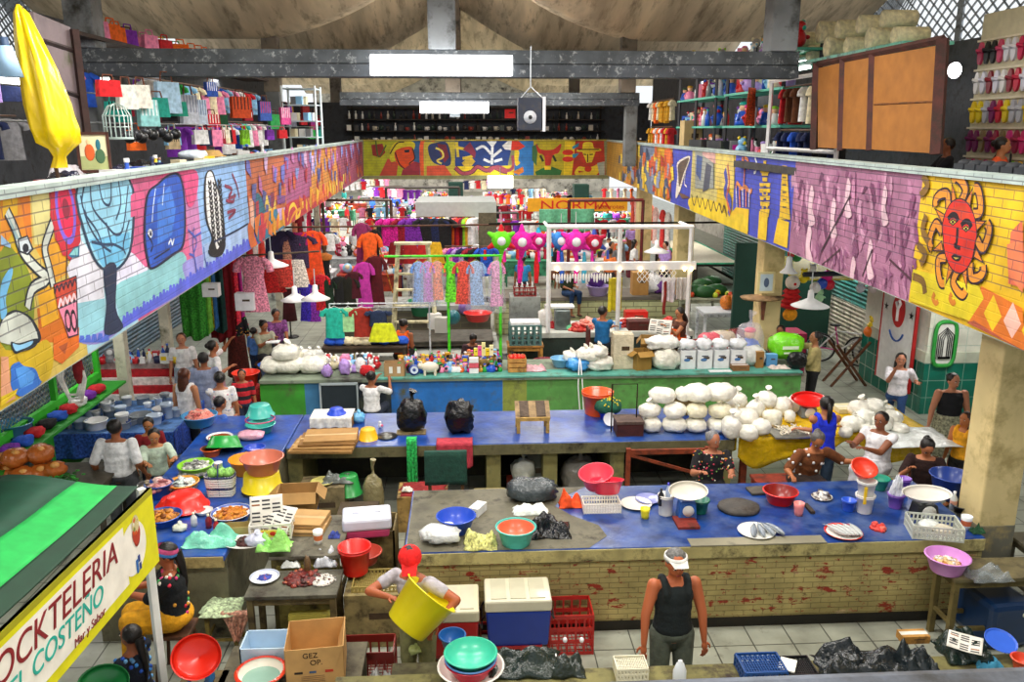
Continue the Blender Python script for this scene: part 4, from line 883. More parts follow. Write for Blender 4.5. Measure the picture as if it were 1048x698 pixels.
# floor items at the lower left
e=openbox(V((-1.38,6.7,.5)),.5,.46,.36,'c89c60','open brown cardboard carton with pen writing, on a low bench',flaps=(0,0,0,1.9),rz=.1,inner='a87c40'); 
text('GEZ',.07,'2a1c14','writing',e,Matrix.Translation((-.1,-.233,.27))@Matrix.Rotation(PI/2,4,'X'),mt='paper',ext=.0005); text('OP.',.07,'2a1c14','writing',e,Matrix.Translation((-.04,-.233,.2))@Matrix.Rotation(PI/2,4,'X'),mt='paper',ext=.0005)
b=B('2a2018'); b.box((-.14,-.232,.13),(.07,.002,.02)); b.C('4a6080').box((-.02,-.232,.13),(.06,.002,.02)); b.C('c84028').box((.12,-.232,.13),(.07,.002,.025)); b.C('8a6a48')
for i in range(5): b.box((-.02,-.232,.09-.018*i),(.2,.002,.004))
b.obj('print','paper',e)
table(V((-1.6,6.72,0)),1.25,.75,.5,'5a5440','low wooden bench under the open carton and the enamel bowl',cross=False,cat='bench',name='wooden_bench')
P=V((-1.83,6.5,.51)); o=basin(P,.2,.12,'f0ece0','white enamel bowl with red rim and water, by the open carton',rim=.016,inner='eee8da',mt='ceramic',name='enamel_bowl',cat='bowl')
B('d84028').lathe([(.2,.118),(.222,.12),(.222,.13),(.19,.13)],n=28).obj('rim','ceramic',o); B('8ab0a0').lathe([(0,.06),(.17,.06)],n=24).obj('water','glass' if 0 else 'ceramic',o)
b=B('b8d4e8'); openbox(V((-1.86,6.88,.5)),.42,.3,.2,'b8d0e4','pale blue plastic tub behind the enamel bowl',flaps=(0,0,0,0),mt='plastic',t=.012,cat='tub',name='plastic_tub')
scale(V((-2.36,6.55,.5)),'weighing scale with a tilted red pan and blue body',pan='e02818',body='2a70b0',r=.155,tilt=.95,sy=1.1)
stool(V((-2.36,6.55,0)),.4,.5,'6a5a34','low wooden stool under the red-panned scale')
scale(V((-3.0,6.2,.5)),'weighing scale with a dark green pan beside the sign pole',pan='1c7a3c',body='4a4c50',r=.15,tilt=.7,sy=.9)
table(V((-2.95,6.3,0)),.7,.5,.5,'5c5038','low table behind the sign pole with bags and the green scale',cross=False)
crate(V((-2.5,6.02,.42)),.34,.26,.16,'f0a018','orange-yellow plastic crate at the foot of the white pole',nx=3,rows=1,t=.03)
closedbox(V((-2.5,6.02,0)),.36,.3,.42,'6c5c3c','brown box under the orange-yellow crate',mt='wood',cat='box',name='wooden_box')
cloth(V((-2.75,6.22,.5)),.3,.25,'d8dce4','tangled white plastic bags beside the green scale',cat='bag',name='plastic_bag',h=.14,mt='bag',amp=1.2)
cloth(V((-.85,6.95,.0)),.3,.4,'8c8c88','crumpled grey plastic sheet on the floor right of the open carton',cat='sheet',name='plastic_sheet',h=.25,mt='bag',amp=1)
# bottom centre: nested basins
P=PZ(482,694,.9)
basin(P,.26,.12,'f0ece4','white basin with red rim, lowest of the nested basins',inner='f0ece4'); basin(P+V((.0,0,.05)),.2,.12,'c81c3c','crimson basin nested between the white and turquoise ones'); basin(P+V((0,.0,.12)),.2,.07,'5a90d0','blue basin nested just under the turquoise one'); basin(P+V((0,0,.14)),.205,.1,'3cc0a0','turquoise basin on top of the nested basins')
bs(463,662,26,14,'2468b0','small blue basin behind the nested basins',z=.6)
table(V((-.35,6.35,0)),.7,.5,.6,'5a5638','low wooden stand behind the nested basins',cross=False,cat='stand',name='wooden_stand')
sack(PZ(425,668,.6),.06,.05,.07,'c8d890','pale green plastic scrap at the foot of the man in the red cap',nz=.3)
# dark bundles
cloth(PZ(535,682,.9),.62,.34,'23302c','dark green crumpled bin bag on the near counter, left of the white crate',cat='bag',name='bin_bag',h=.16,mt='bag',amp=.8)
cloth(PZ(580,685,.9),.28,.26,'2a3430','smaller dark bag at the right end of the crumpled bin bag',cat='bag',name='bin_bag',h=.15,mt='bag',amp=.8)
for i,(px,py) in enumerate(((578,688),(595,688))): tag(B('e8e8ec').ell((0,0,.02),(.02,.02,.025)).obj('white_stopper','plastic'),('white cap on the smaller dark bag, left one','white cap on the smaller dark bag, right one')[i],'cap').location=PZ(px,py-18,.9)+V((0,0,.12))
closedbox(PZ(562,672,.9),.12,.08,.03,'e8e8e4','small white box on the crumpled bin bag',mt='paper',tape='e0e0dc')
crate(PZ(645,690,.9),.25,.18,.1,'e0dcc4','cream slotted plastic crate on the near counter',nx=9,rows=2,t=.008,grid=True)
# white jug
b=B('dfe6ee').lathe([(0,0),(.05,0),(.055,.05),(.055,.12),(.03,.19),(.018,.2),(.018,.215),(0,.216)],n=16,sy=.7); place(tag(b.obj('plastic_jug','plastic'),'translucent white plastic container in front of the man in the black vest','jug'),PZ(695,700,.9))
crate(PZ(778,690,.9),.34,.26,.1,'1c4a8c','blue slotted plastic crate on the near counter',nx=8,rows=2,grid=True)
crate(PZ(812,690,.9),.3,.24,.07,'181a1c','black slotted plastic tray under a folded paper',nx=9,rows=1,grid=True,cat='tray',name='plastic_tray')
closedbox(PZ(806,681,.98),.13,.17,.012,'e8e6dc','small white folded paper on the black tray',mt='paper',tape='e8e6dc',cat='paper',name='folded_paper',rz=-.5)
cloth(PZ(880,683,.9),.72,.38,'20262a','large black crumpled tarpaulin on the near counter',cat='tarpaulin',name='tarpaulin',h=.2,mt='bag',amp=.9,edge=.3)
cloth(PZ(935,680,.9),.3,.3,'20282c','black cloth bundle between the tarpaulin and the newspaper',cat='cloth',h=.18,mt='bag',amp=.8)
closedbox(PZ(934,655,.9),.24,.12,.07,'b8863c','brown box edge behind the black bundle',mt='wood',tape='e8e4d8')
cloth(PZ(985,668,.9),.4,.36,'1c2c28','dark green bag under the newspaper',cat='bag',name='bin_bag',h=.2,mt='bag',amp=1)
news(PZ(985,675,.9)+V((0,0,.16)),.26,.2,'newspaper page spread over the dark bag beside the blue lid',rz=-.6,rx=.25,h=.02)
o=plate(PZ(1022,668,.9),.13,'3c68d8','blue ridged plastic lid at the right end of the near counter',h=.02,cat='lid',name='ridged_lid',rx=.3); o.location.z+=.1  # ridged plastic lid, lying tilted
cloth(PZ(1010,680,.9),.22,.14,'3c8cb0','light blue folded cloth under the blue lid',h=.08)
bs(1045,684,20,12,'d84a28','orange-red tub at the far right of the near counter',z=.9)
# ---- right: stool table with purple basin
e=table(V((5.42,7.55,0)),1.12,.42,.82,'6a6040','brown wooden table with slender legs beside the yellow column',legc='6f6236')
o=bs(968,584,42,17,'d890dc','pink-lilac plastic basin on the brown table',z=.82); heap(o.location+V((0,0,.08)),.14,.05,['e8c890','c88830','f0ece4'],'orange and white seafood in the pink-lilac basin','seafood',n=40,s=.03)
cloth(Q(1010,590,.82),.42,.26,'aeb8bc','clear crumpled plastic bag at the corner of the brown table',cat='bag',name='plastic_bag',h=.12,mt='clear',amp=1.)
e=E('jerrycan',V((5.5,7.62,0)),'dark blue plastic jerrycan lying under the brown table','jerrycan',rz=.1); B('16345c').box((0,0,.27),(.5,.6,.5)).obj('body','plastic',e,bev=.06); B('e8e8d8').bar((.12,-.3,.4),(.12,-.34,.4),.03,12).obj('cap','plastic',e)
table(V((6.5,8.1,0)),.9,.5,.8,'6a6450','grey wooden stand to the right of the yellow column',legc='5a5440')
# ---- things on the front counter
bs(467,543,39,17,'2c54c8','blue basin at the left end of the front counter')
sack(Q(452,553),.2,.16,.18,'e0e4e4','crumpled white bag with blue print on the front counter',nz=.35,knot=False)
closedbox(Q(489,525),.12,.22,.1,'dde0e2','white carton behind the blue basin',mt='paper',tape='b8c8e0',rz=-.5)
cloth(Q(492,556),.34,.34,'d8d888','white and yellow checked cloth bag on the front counter',cat='cloth',name='checked_cloth',h=.16,mt='print_cloth',amp=.8)
bs(528,556,40,19,'54c8bc','turquoise basin lined with an orange one, on the front counter'); o=bs(528,556,36,12,'e06a48','orange basin set inside the turquoise one'); o.location.z+=.06
cloth(Q(562,544),.44,.38,'15181c','shiny black plastic bag right of the turquoise basin',cat='bag',name='bin_bag',h=.16,mt='bag',amp=1.2)
b=cloth(Q(543,524),.4,.22,'e8f0ec','striped black and white cloth bundle behind the black bag',h=.1); 
for i in range(5): pass
sack(Q(545,510),.3,.2,.26,'3c4448','dark grey plastic bag full of goods at the back of the front counter',knot=False,nz=.25)
cloth(Q(584,517),.26,.2,'e8501c','crumpled orange cloth beside the white basket',h=.14,amp=1)
e=crate(Q(615,521),.42,.24,.1,'e8e4dc','white slotted basket under the pink basins',nx=14,rows=2,t=.008)
o=bs(621,512,34,14,'e8304c','pink-red basin tilted over in the white basket',rx=-.25); o.location.z+=.09
o=bs(611,508,34,16,'ee4a60','large coral pink basin leaning in the white basket',rx=.2,ry=-.15); o.location.z+=.14
P=Q(651,517); plate(P,pm(P,32)/2,'e8e4dc','oval cream plate left of the yellow cup'); plate(Q(663,512),.15,'8a90c8','violet-blue plate behind the cream plate')
cup(Q(660,530),.055,.12,'f0e01c','small yellow plastic cup on the front counter')
o=bucket(Q(681,526),.085,.24,'ecebe4','tall white container holding a bottle and knives',handle=None,cat='container',flare=.9)
bottle(Q(681,526)+V((.02,0,.14)),.03,.24,'b8c8e8','clear bottle with blue cap in the tall white container',cap='5050c8',mt='bag'); bottle(Q(678,526)+V((-.03,-.02,.12)),.035,.2,'14161a','black bottle in the tall white container',cap='101010')
e=scale(Q(702,529),'weighing scale with a white oval pan and blue body',pan='e8e4d8',body='2a64b8',r=.16,tilt=.5); closedbox(Q(702,536),.24,.28,.03,'8c2c20','flat red-brown board under the blue scale',mt='wood',tape='8c2c20',cat='board',name='wooden_board')
bucket(Q(716,524),.1,.16,'1c6c58','dark green pail behind the scale',handle=None)
tag(B('4c4844').lathe([(0,0),(.2,0),(.21,.02),(.2,.05),(0,.055)],n=22,sx=1.15,wob=.05).obj('cutting_board','wood'),'round dark wooden chopping block on the blue counter','chopping board').location=Q(756,521)
P=Q(774,545); plate(P,pm(P,38)/2,'e8e8e0','white plate with four grey fish standing up'); 
for i in range(4): 
    o=fish(P+V((-.05+.075*i,.0,.03)),.33,('leftmost','second from left','second from right','rightmost')[i]+' grey fish on the white plate',group='fish on the white plate',rz=1.2+i*.25); o.rotation_euler.x=.9
P=Q(863,546); o=plate(P,pm(P,38)/2,'e03020','red plate of silver fish on the blue counter',inner='e8e8e4'); 
for i in range(5): 
    o=fish(P+V((-.1+.055*i,.0,.03)),.31,('leftmost','second from left','middle','second from right','rightmost')[i]+' silver fish on the red plate',group='fish on the red plate',rz=2.0-i*.1,col='b8bcbc',belly='f0ece0'); o.rotation_euler.x=.3
tag(B('5a544c').box((0,0,.02),(.42,.2,.03)).obj('cutting_board','wood',bev=.008),'rectangular grey chopping board by the woman in the dotted blouse','chopping board'); o=bpy.data.objects['cutting_board.001']; place(o,Q(783,503)+V((0,0,.0)),.1)
bs(798,514,34,13,'e8201c','red basin under the hand of the woman in the dotted blouse',inner='8a1c18')
cup(Q(817,527),.06,.15,'f08c88','pink plastic cup on the blue counter')
tag(B('3a2c20').box((0,0,.02),(.05,.22,.03)).obj('knife_sharpener','wood'),'dark wooden stick lying beside the pink cup','stick').location=Q(828,522)
P=Q(841,510); plate(P,.12,'e4e0d4','white foam tray of fish heads at the back of the counter',cat='tray',name='foam_tray'); heap(P+V((0,0,.01)),.1,.1,['e0dcd8','8a7c78','5a4a48'],'fish heads piled on the foam tray','fish',n=24,s=.03)
bucket(Q(868,522),.075,.13,'2c5cd0','small blue pot on the blue counter',handle=None); 
e=bucket(Q(884,524),.1,.22,'e8e4e0','white bucket with a yellow tool in it',handle='d0d0d0'); bucket(Q(884,524)+V((0,0,.19)),.1,.2,'e0e0dc','second white bucket stacked in the first',handle=None)
tag(B('f0c81c').box((0,0,.1),(.03,.02,.2)).obj('kitchen_tool','plastic'),'yellow tool handle sticking out of the stacked buckets','handle').location=Q(884,524)+V((-.05,-.09,.14))
bs(882,470,24,8,'e8442c','orange-red basin propped on the stacked buckets',z=1.4,rx=.5).location=Q(884,520)+V((-.04,.05,.42))
bs(899,500,20,12,'2c9a80','green basin behind the stacked buckets')
heap(Q(898,541),.09,.06,['e03c34','f06a58'],'red tomatoes in a clear bag on the front counter','tomatoes',n=14,s=.03,flat=1)
bucket(Q(916,519),.09,.17,'8a5cc0','purple pail full of plastic bags',handle=None); cloth(Q(916,519)+V((0,0,.14)),.16,.1,'e4e8f0','white plastic bags stuffed upright in the purple pail',cat='bag',name='plastic_bag',h=.3,mt='bag')
bucket(Q(924,505),.07,.2,'8c60c4','narrow purple jug behind the purple pail',handle=None,cat='jug')
scale(Q(945,528),'large scale with a cream pan of cutlery, in front of the woman in brown',pan='ece8e0',body='2a2e30',r=.2,h=.2,tilt=.15)
bs(972,508,42,24,'1c3f94','big dark blue basin behind the cutlery pan')
crate(Q(955,546),.5,.34,.14,'c8ccc0','light grey slotted crate at the right end of the front counter',nx=12,rows=2,t=.01,rz=-.25)
sack(Q(950,541),.11,.09,.1,'e8ecea','white plastic parcel in the light grey crate',knot=False,nz=.2); sack(Q(964,545),.11,.09,.09,'d8d0bc','beige wrapped loaf in the light grey crate',knot=False,nz=.1)
bottle(Q(975,521),.04,.22,'d8dcd8','clear water bottle with white cap at the right end',cap='f0f0f0',band='e8a890'); 
bs(984,523,20,7,'30343c','dark steel bowl beside the water bottle',cat='bowl',mt='metal'); bucket(Q(994,521),.06,.22,'e0388c','pink jug next to the column',handle=None,cat='jug'); bucket(Q(996,508),.06,.2,'b81c2c','dark red jug behind the pink one',handle=None,cat='jug')
cup(Q(988,541),.06,.15,'e8ecf0','white yoghurt cup with blue and orange print near the column',band='d87048')
cloth(Q(1000,545),.14,.1,'1c4a2c','dark green rag at the foot of the column',h=.08)
# ------------------------------------------------------------------ cloth goods and small wares
def garment(P,w,l,col,label,kind='dress',rz=0,group=None,mt='cloth',hanger='4a4a4a',cat=None,wrap=False,col2=None,name=None,lite=False):
    cat=cat or kind; sd=R(0,6); fl={'dress':(1.,.78,1.15),'shirt':(1,.92,1.),'skirt':(.5,.9,1.3),'trousers':(.5,.6,.7),'robe':(1,1.,1.25)}[kind]
    b=B(col); prof=[(0,.12,.03),(.03,.34,.05),(.08,.5*fl[0],.06),(.38,.5*fl[1],.07),(.7,.5*(fl[1]+fl[2])/2,.08),(1,.5*fl[2],.09)] if kind!='skirt' else [(0,.4,.04),(.3,.5,.07),(.7,.6,.09),(1,.68,.1)]
    n=10 if lite else 20; rings=[]
    for t,hw,d in prof:
        rings.append([V((hw*w*math.cos(a)*(1+.06*t*math.sin(5*a+sd)),(d+.02*t*math.sin(7*a+sd))*math.sin(a)*w*2,-l*t)) for a in [2*PI*k/n for k in range(n)]])
    b.loft(rings)
    if kind in('dress','shirt','robe'):
        for s in(-1,1):
            L_=.28 if kind!='robe' else .45
            if col2: b.C(col2)
            b.tube([(s*w*.36,0,-l*.03-.01),(s*w*.5,0,-l*.08-.03),(s*w*.62,0,-l*L_*.6),(s*w*.66,0,-l*L_)],[w*.1,w*.13,w*.14,w*.15],8 if lite else 10)
    if lite:
        o=tag(b.obj('hanging_'+kind,mt),label,cat,group); return place(o,P,rz)
    e=E('hanging_'+kind,P,label,cat,group,rz); b.obj('body',mt,e)
    h=B(hanger); h.tube([(-w*.4,0,-.03),(0,0,.035),(w*.4,0,-.03),(-w*.4,0,-.03)],.005,4); h.tube([(0,0,.035),(0,0,.07),(.025,0,.09),(.0,0,.115)],.004,4); h.obj('hanger','metal',e)
    if wrap:
        b=B('dfe6f0'); b.loft([[V((hw*w*math.cos(a)*(1+.1*math.sin(4*a+sd)),dd*math.sin(a),-l*t)) for a in [2*PI*k/16 for k in range(16)]] for t,hw,dd in [(-.02,.1,.04),(.03,.4,.1),(.3,.62,.14),(.7,.66,.15),(1.12,.8,.17)]],cap=False); b.obj('plastic_cover','clear',e)
    return e
def rack(p,q,cols,label,kind='shirt',w=.34,l=.6,group=None,jit=.1,rz=None,lite=True,mt='cloth',rail=True,railc='6a4a30',step=None,labs=None):
    "a rail from p to q with one garment per colour"
    p=V(p);q=V(q); d=(q-p); n=len(cols)
    if rail: tag(B(railc).bar((0,0,0),d,.015,6).obj('clothes_rail','paintmetal'),'rail carrying '+label[1],'rail').location=p
    ang=math.atan2(d.y,d.x)
    for i,(c,cn) in enumerate(cols):
        P=p+d*((i+.5)/n); garment(P-V((0,0,.04)),w,l*R(1-jit,1+jit),c,cn+' '+label[0],kind,rz=(ang if rz is None else rz)+R(-.15,.15),group=label[1],lite=lite,mt=mt)
C_={'red':'c81e28','crimson':'96142c','orange':'f06a1c','yellow':'f0cc1e','lime green':'8ed42a','green':'1f9a3c','dark green':'14502e','teal':'1ea898','turquoise':'40c8c0','light blue':'8cc4ec','blue':'2458c8','navy':'18244e','purple':'7a2aa8','lilac':'b896dc','magenta':'d81e98','pink':'f08cb4','white':'ececec','cream':'e8dcb8','beige':'c8b088','brown':'6a3c20','black':'16161a','grey':'8a8a8e','maroon':'5a1024','gold':'d09c28'}
def pick(*n): return [(C_[k],k) for k in n]
def rnd(n,keys=None,rs=None):
    ks=keys or list(C_); return [(lambda k:(C_[k],k))(random.choice(ks)) for _ in range(n)]
# ---- on the second counter
P=Q(422,441); sack(P,.21,.17,.52,'0c0d10','shiny black knotted bin bag, left of the two on the blue counter',name='bin_bag',nz=.18)
P=Q(471,442); sack(P,.2,.15,.5,'0e0f12','matte black bin bag, right of the two on the blue counter',name='bin_bag',nz=.4,knot=False)
closedbox(Q(421,443),.42,.2,.02,'8a7850','thin wooden board under the shiny black bag',mt='wood',tape='8a7850',cat='board',name='wooden_board')
e=E('wooden_stand',Q(545,441),'small sloping wooden display stand with two worn pads on the blue counter','stand')
B('a88c64').box((0,.06,.3),(.5,.34,.03),rx=.5).obj('top','wood',e)
b=B('5a4a3c'); b.box((-.12,.05,.322),(.13,.3,.012),rx=.5); b.box((.12,.05,.322),(.13,.3,.012),rx=.5); b.obj('pad','wood',e)
for x,y in ((-.21,-.08),(.21,-.08),(-.21,.2),(.21,.2)): B('c8a050').bb((x-.025,y-.025,0),(x+.025,y+.025,.24 if y<0 else .36)).obj('leg','wood',e)
B('d0a858').bb((-.24,-.12,.19),(.24,-.09,.24)).obj('front_rail','wood',e)
P=Q(622,428); basin(P,.15,.12,'2038c8','blue bowl under the spotted green cloth'); tag(B('1c5a40').ell((0,0,0),(.21,.2,.13),20,10,None,.12,2).obj('covered_bundle','cloth'),'green bundle with yellow spots in the blue bowl','bundle').location=P+V((0,0,.19))
b=B('e0c838')
for i in range(34):
    a,t=R(0,2*PI),R(.15,1.2); d=V((math.sin(t)*math.cos(a),math.sin(t)*math.sin(a),math.cos(t))); b.ell((d.x*.215,d.y*.205,d.z*.135),.014,5,4)
o=b.obj('spots','cloth',bpy.data.objects['covered_bundle']); 
bucket(V((1.98,12.15,ZC)),.235,.36,'f0561c','large orange bucket behind the spotted bundle',handle='c04010')
e=E('metal_stand',Q(645,447),'low dark red-brown stand with a tall thin wire frame behind it','stand')
B('5c4840').bb((-.2,0,.18),(.2,.34,.22)).obj('top','wood',e); B('4a1c18').bb((-.19,.01,0),(.19,.33,.18)).obj('body','wood',e)
B('33241e').tube([(-.24,.2,.0),(-.24,.2,.72),(.12,.2,.72),(.12,.2,.2)],.011,5).obj('frame','metal',e)
plate(Q(624,436)+V((0,0,.1)),.1,'e4e6ec','white oval dish leaning beside the dark stand',rx=1.1)
# white packs
def packs(lst,lab,grp,mt='bag'):
    for px,py,w,h,z,tone in lst:
        P=Q(px,py)+V((0,0,z)); sack(P,pm(P,w)/2,pm(P,w)*.42,pm(P,h)*.96,tone,lab,group=grp,knot=random.random()<.45,nz=.16,sqz=.85,name='white_bag',mt=mt,rz=R(0,6))
W1='f0eee2'
packs([(666,441,24,17,0,W1),(690,441,26,17,0,W1),(664,440,24,17,.2,W1),(690,440,27,17,.2,W1),(676,438,28,17,.4,W1),(698,436,20,16,.4,W1),(712,441,26,16,0,W1),(735,441,27,16,0,W1),(712,440,26,16,.2,'ece6c8'),(736,440,26,16,.2,'ece6c8'),(712,437,32,20,.4,W1),(735,436,34,20,.4,W1),(752,440,20,18,.1,W1)],'bulging white bag of dough stacked on the second counter','stacked white dough bags',)
packs([(748,448,24,26,0,'e8e6dc'),(765,450,22,18,0,W1),(764,440,26,22,.05,'efeadb'),(753,425,22,20,.1,W1),(772,430,22,24,0,W1),(784,424,22,20,.1,W1),(778,444,22,18,0,W1),(790,436,20,20,0,'ece8d4'),(800,425,22,22,0,W1),(808,432,14,14,0,W1),(815,421,22,20,0,W1)],'round white bag of dough loose on the yellow tarpaulin','loose white dough bags')
packs([(872,441,24,18,0,W1),(884,436,22,20,0,W1),(893,430,24,18,.1,W1),(880,430,26,20,.05,'ece8dc'),(902,440,22,18,0,W1),(912,434,22,16,0,W1),(905,426,20,14,0,'e6e2d2'),(890,446,20,14,0,W1),(865,447,16,12,0,'ece8dc'),(920,442,20,10,0,W1)],'round white bag of dough behind the woman in the blue tank top','dough bags at the right')
# tarpaulin table
e=table(V((5.26,11.78,0)),2.7,1.3,.95,'6a5a38','long table covered by a yellow tarpaulin under the white dough bags',cross=False,legc='8c3c20',lw=.09)
b=B('e0b818')
b.grid(lambda u,v:V((3.84+2.86*u,11.08+1.4*v,.962+.01*math.sin(u*14)*math.sin(v*9))),30,10)
b.grid(lambda u,v:V((3.84+2.86*u,11.08-.03-.03*math.sin(u*30)*v,.965-(.3+.14*math.sin(u*9)+.08*math.sin(u*19))*v)),60,6)
b.grid(lambda u,v:V((3.82,11.08+1.4*u,.965-(.2+.1*math.sin(u*9))*v)),20,3)
tag(b.obj('tarpaulin','bag',thick=.004),'bright yellow tarpaulin spread over the long dough table','tarpaulin')
cloth(PZ(930,448,.97),1.1,.8,'dfe4e2','wide white plastic sheet at the right end of the dough table',cat='sheet',name='plastic_sheet',h=.06,mt='bag')
P=Q(810,444,.975); tag(B('b8bcc0').box((0,0,.012),(.62,.42,.024)).obj('metal_tray','metal',bev=.006),'flat metal tray of white dough strips','tray').location=P
b=B('ece2cc')
for i in range(60):
    x,y,a=R(-.2,.2),R(-.13,.13),R(0,PI); b.tube([(x+.05*math.cos(a)*t+.02*math.sin(t*3+i),y+.05*math.sin(a)*t,.03+.08*R(.5,1)*(1-abs(x)*3.5)+.01*t) for t in(-1,-.3,.4,1)],.009,4)
tag(b.obj('dough_strips','food'),'tangled heap of white dough strips on the metal tray','dough',kind='stuff').location=P
e=scale(PZ(826,426,.97),'scale with a bright red scoop pan on the dough table',pan='e81c18',body='7a8488',r=.2,h=.2,tilt=.3,sy=.9)
closedbox(PZ(868,420,.97),.42,.3,.07,'d8cfa8','flat pale box at the back of the dough table',tape='e8e4d4',mt='paper')
woodcrate(PZ(885,424,.97)+V((.2,.15,0)),.3,.26,.16,'a08450','small wooden crate at the back of the dough table')
woodcrate(V((3.35,12.1,ZC)),.5,.24,.3,'98804c','slatted wooden crate behind the stacked dough bags')
# left part of second counter
P=Q(341,437); e=woodcrate(P,.56,.36,.14,'b07830','wooden tray draped with a white cloth',rows=1,name='wooden_tray')
hang(P+V((0,-.2,.2)),.6,.14,'ecebe4','white cloth draped over the wooden tray',over=.42,folds=4,amp=.015); basin(P+V((.06,.0,.21)),.13,.08,'2a4ccc','small blue bowl on the white draped cloth',rx=PI).location.z+=.08
sack(Q(367,432),.1,.09,.15,'6ab4e4','light blue crumpled bag on the second counter',nz=.4)
o=bs(377,449,21,12,'f0b81c','yellow bowl turned upside down at the edge of the second counter',rx=PI,cat='bowl'); o.location.z+=.15
for i in range(4): closedbox(V((-1.98+.03*i,10.95+.04*i,ZC+.001+i*.035)),.86-.05*i,.5,.033,('9a7440','b08850','8a6434','a8804a')[i],('bottom','second','third','topmost')[i]+' flattened carton of the pile at the left front of the second counter',rz=-.06+.04*i,group='flattened cartons')
tag(B('f0f0f4').ell((0,0,.04),(.03,.025,.04),8,6).ell((0,-.01,.09),.022,8,6).C('e85a80').ell((.03,-.01,.04),.02).obj('figurine','plastic'),'tiny white and pink figurine at the front of the second counter','figurine').location=Q(389,438)
tag(B('6a6a66').lathe([(0,0),(.14,0),(.15,.02),(.06,.05),(0,.06)],n=18).obj('dish_cover','metal'),'dull grey pot lid beside the figurine','lid').location=Q(396,447)
# under the second counter
closedbox(V((-1.95,10.6,0)),.6,.4,.62,'8a7c58','old wooden chest under the left end of the second counter',mt='wood',tape='5a4c34',cat='chest',name='wooden_chest')
plate(V((-1.95,10.55,.63)),.16,'c8c070','pale yellow tray on the old wooden chest',cat='tray'); cloth(V((-1.75,10.6,.63)),.4,.24,'6a706c','crumpled grey plastic on the old wooden chest',cat='sheet',name='plastic_sheet',h=.12,mt='bag')
sack(V((-1.28,10.5,.0)),.14,.12,.82,'8c8460','tall printed sack standing right of the old wooden chest',nz=.15,cat='sack',name='sack')
o=bs(357,500,26,20,'2c9a48','green basin turned upside down below the yellow bowl',z=.5,rx=PI); o.location.z+=.2
table(V((-1.42,10.02,0)),.5,.4,.5,'4a3c28','dark low shelf under the green basin',cross=False,cat='shelf',name='wooden_shelf')
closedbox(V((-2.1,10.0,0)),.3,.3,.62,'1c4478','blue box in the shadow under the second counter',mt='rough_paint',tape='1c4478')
P=V((-.62,10.55,0)); closedbox(P,.66,.5,.5,'a8884c','wooden chest with a dark red top under the black bags',mt='wood',tape='7a1c1c',cat='chest',name='wooden_chest')
cloth(P+V((0,0,.5)),.6,.46,'8c2424','dark red cloth folded on the wooden chest',h=.06,amp=.3); cloth(P+V((-.2,-.12,.54)),.14,.1,'e8e4d8','small white rag on the dark red cloth',h=.06)
# chair with green cloth
e=E('wooden_chair',V((-.28,9.85,0)),'wooden chair with a dark green cloth over its back','chair')
B('6a4a28').box((0,0,.44),(.44,.42,.03)).obj('seat','wood',e)
for x in(-.2,.2): B('6a4a28').bb((x-.02,-.2,0),(x+.02,-.16,1.36)).obj('leg','wood',e); B('6a4a28').bb((x-.02,.16,0),(x+.02,.2,.43)).obj('leg','wood',e)
B('6a4a28').box((0,-.18,1.28),(.44,.025,.12)).obj('backrest','wood',e)
b=B('164034')
b.grid(lambda u,v:V(((u-.5)*.52,-.215-.008*math.sin(u*9)*v-.01,1.385-.42*v)),14,8); b.grid(lambda u,v:V(((u-.5)*.52,-.225+.08*v,1.386+.006*math.sin(v*3))),14,3)
tag(b.obj('chair_cloth','cloth',thick=.008),'dark green cloth hanging over the chair back','cloth').location=(-.28,9.85,0)
hang(V((PY(465,448,10.9).x,10.9,1.0)),.5,.34,'b83848','deep pink towel hanging off the front of the second counter',over=.25,folds=4,name='towel',cat='towel')
hang(V((PY(421,448,10.86).x,10.86,1.1)),.14,.95,'30c060','green cloth with white dots hanging below the second counter',folds=3,mt='print_cloth',over=.1)
closedbox(V((.28,10.35,0)),.42,.4,.5,'9c9060','stained pale wooden chest right of the green-draped chair',mt='wood',tape='8a7e54',cat='chest',name='wooden_chest')
sack(V((1.62,11.4,0)),.28,.22,.62,'8f8c84','grey plastic sack in the open bay under the second counter',nz=.25); closedbox(V((1.0,11.5,0)),.3,.3,.66,'7c8078','grey box in the open bay under the second counter',mt='rough_paint',tape='6c7068'); closedbox(V((.7,11.3,0)),.3,.3,.3,'98301c','red-brown box low in the open bay',mt='wood',tape='88301c'); sack(V((.78,11.25,.3)),.17,.14,.34,'c8ccc4','white crumpled bag in the left open bay',nz=.35); basin(V((1.75,10.75,.0)),.22,.2,'1c4630','dark green basin in the open bay under the second counter',rx=0)
e=E('wooden_bench',V((2.75,10.75,0)),'red-brown wooden bench frame behind the woman in black flowers','bench')
for x in(-.55,.55): B('8a3a1c').bb((x-.03,-.03,0),(x+.03,.03,.95)).obj('leg','wood',e)
B('8a3a1c').bb((-.58,-.02,.86),(.58,.02,.93)).obj('rail','wood',e); B('8a3a1c').box((-.1,0,.72),(.95,.03,.04),ry=.3).obj('brace','wood',e)
table(V((4.15,10.3,0)),.6,.5,.62,'8a3018','red-brown stool by the woman in the dotted blouse',cross=False,legc='8a3018',cat='stool',name='wooden_stool')
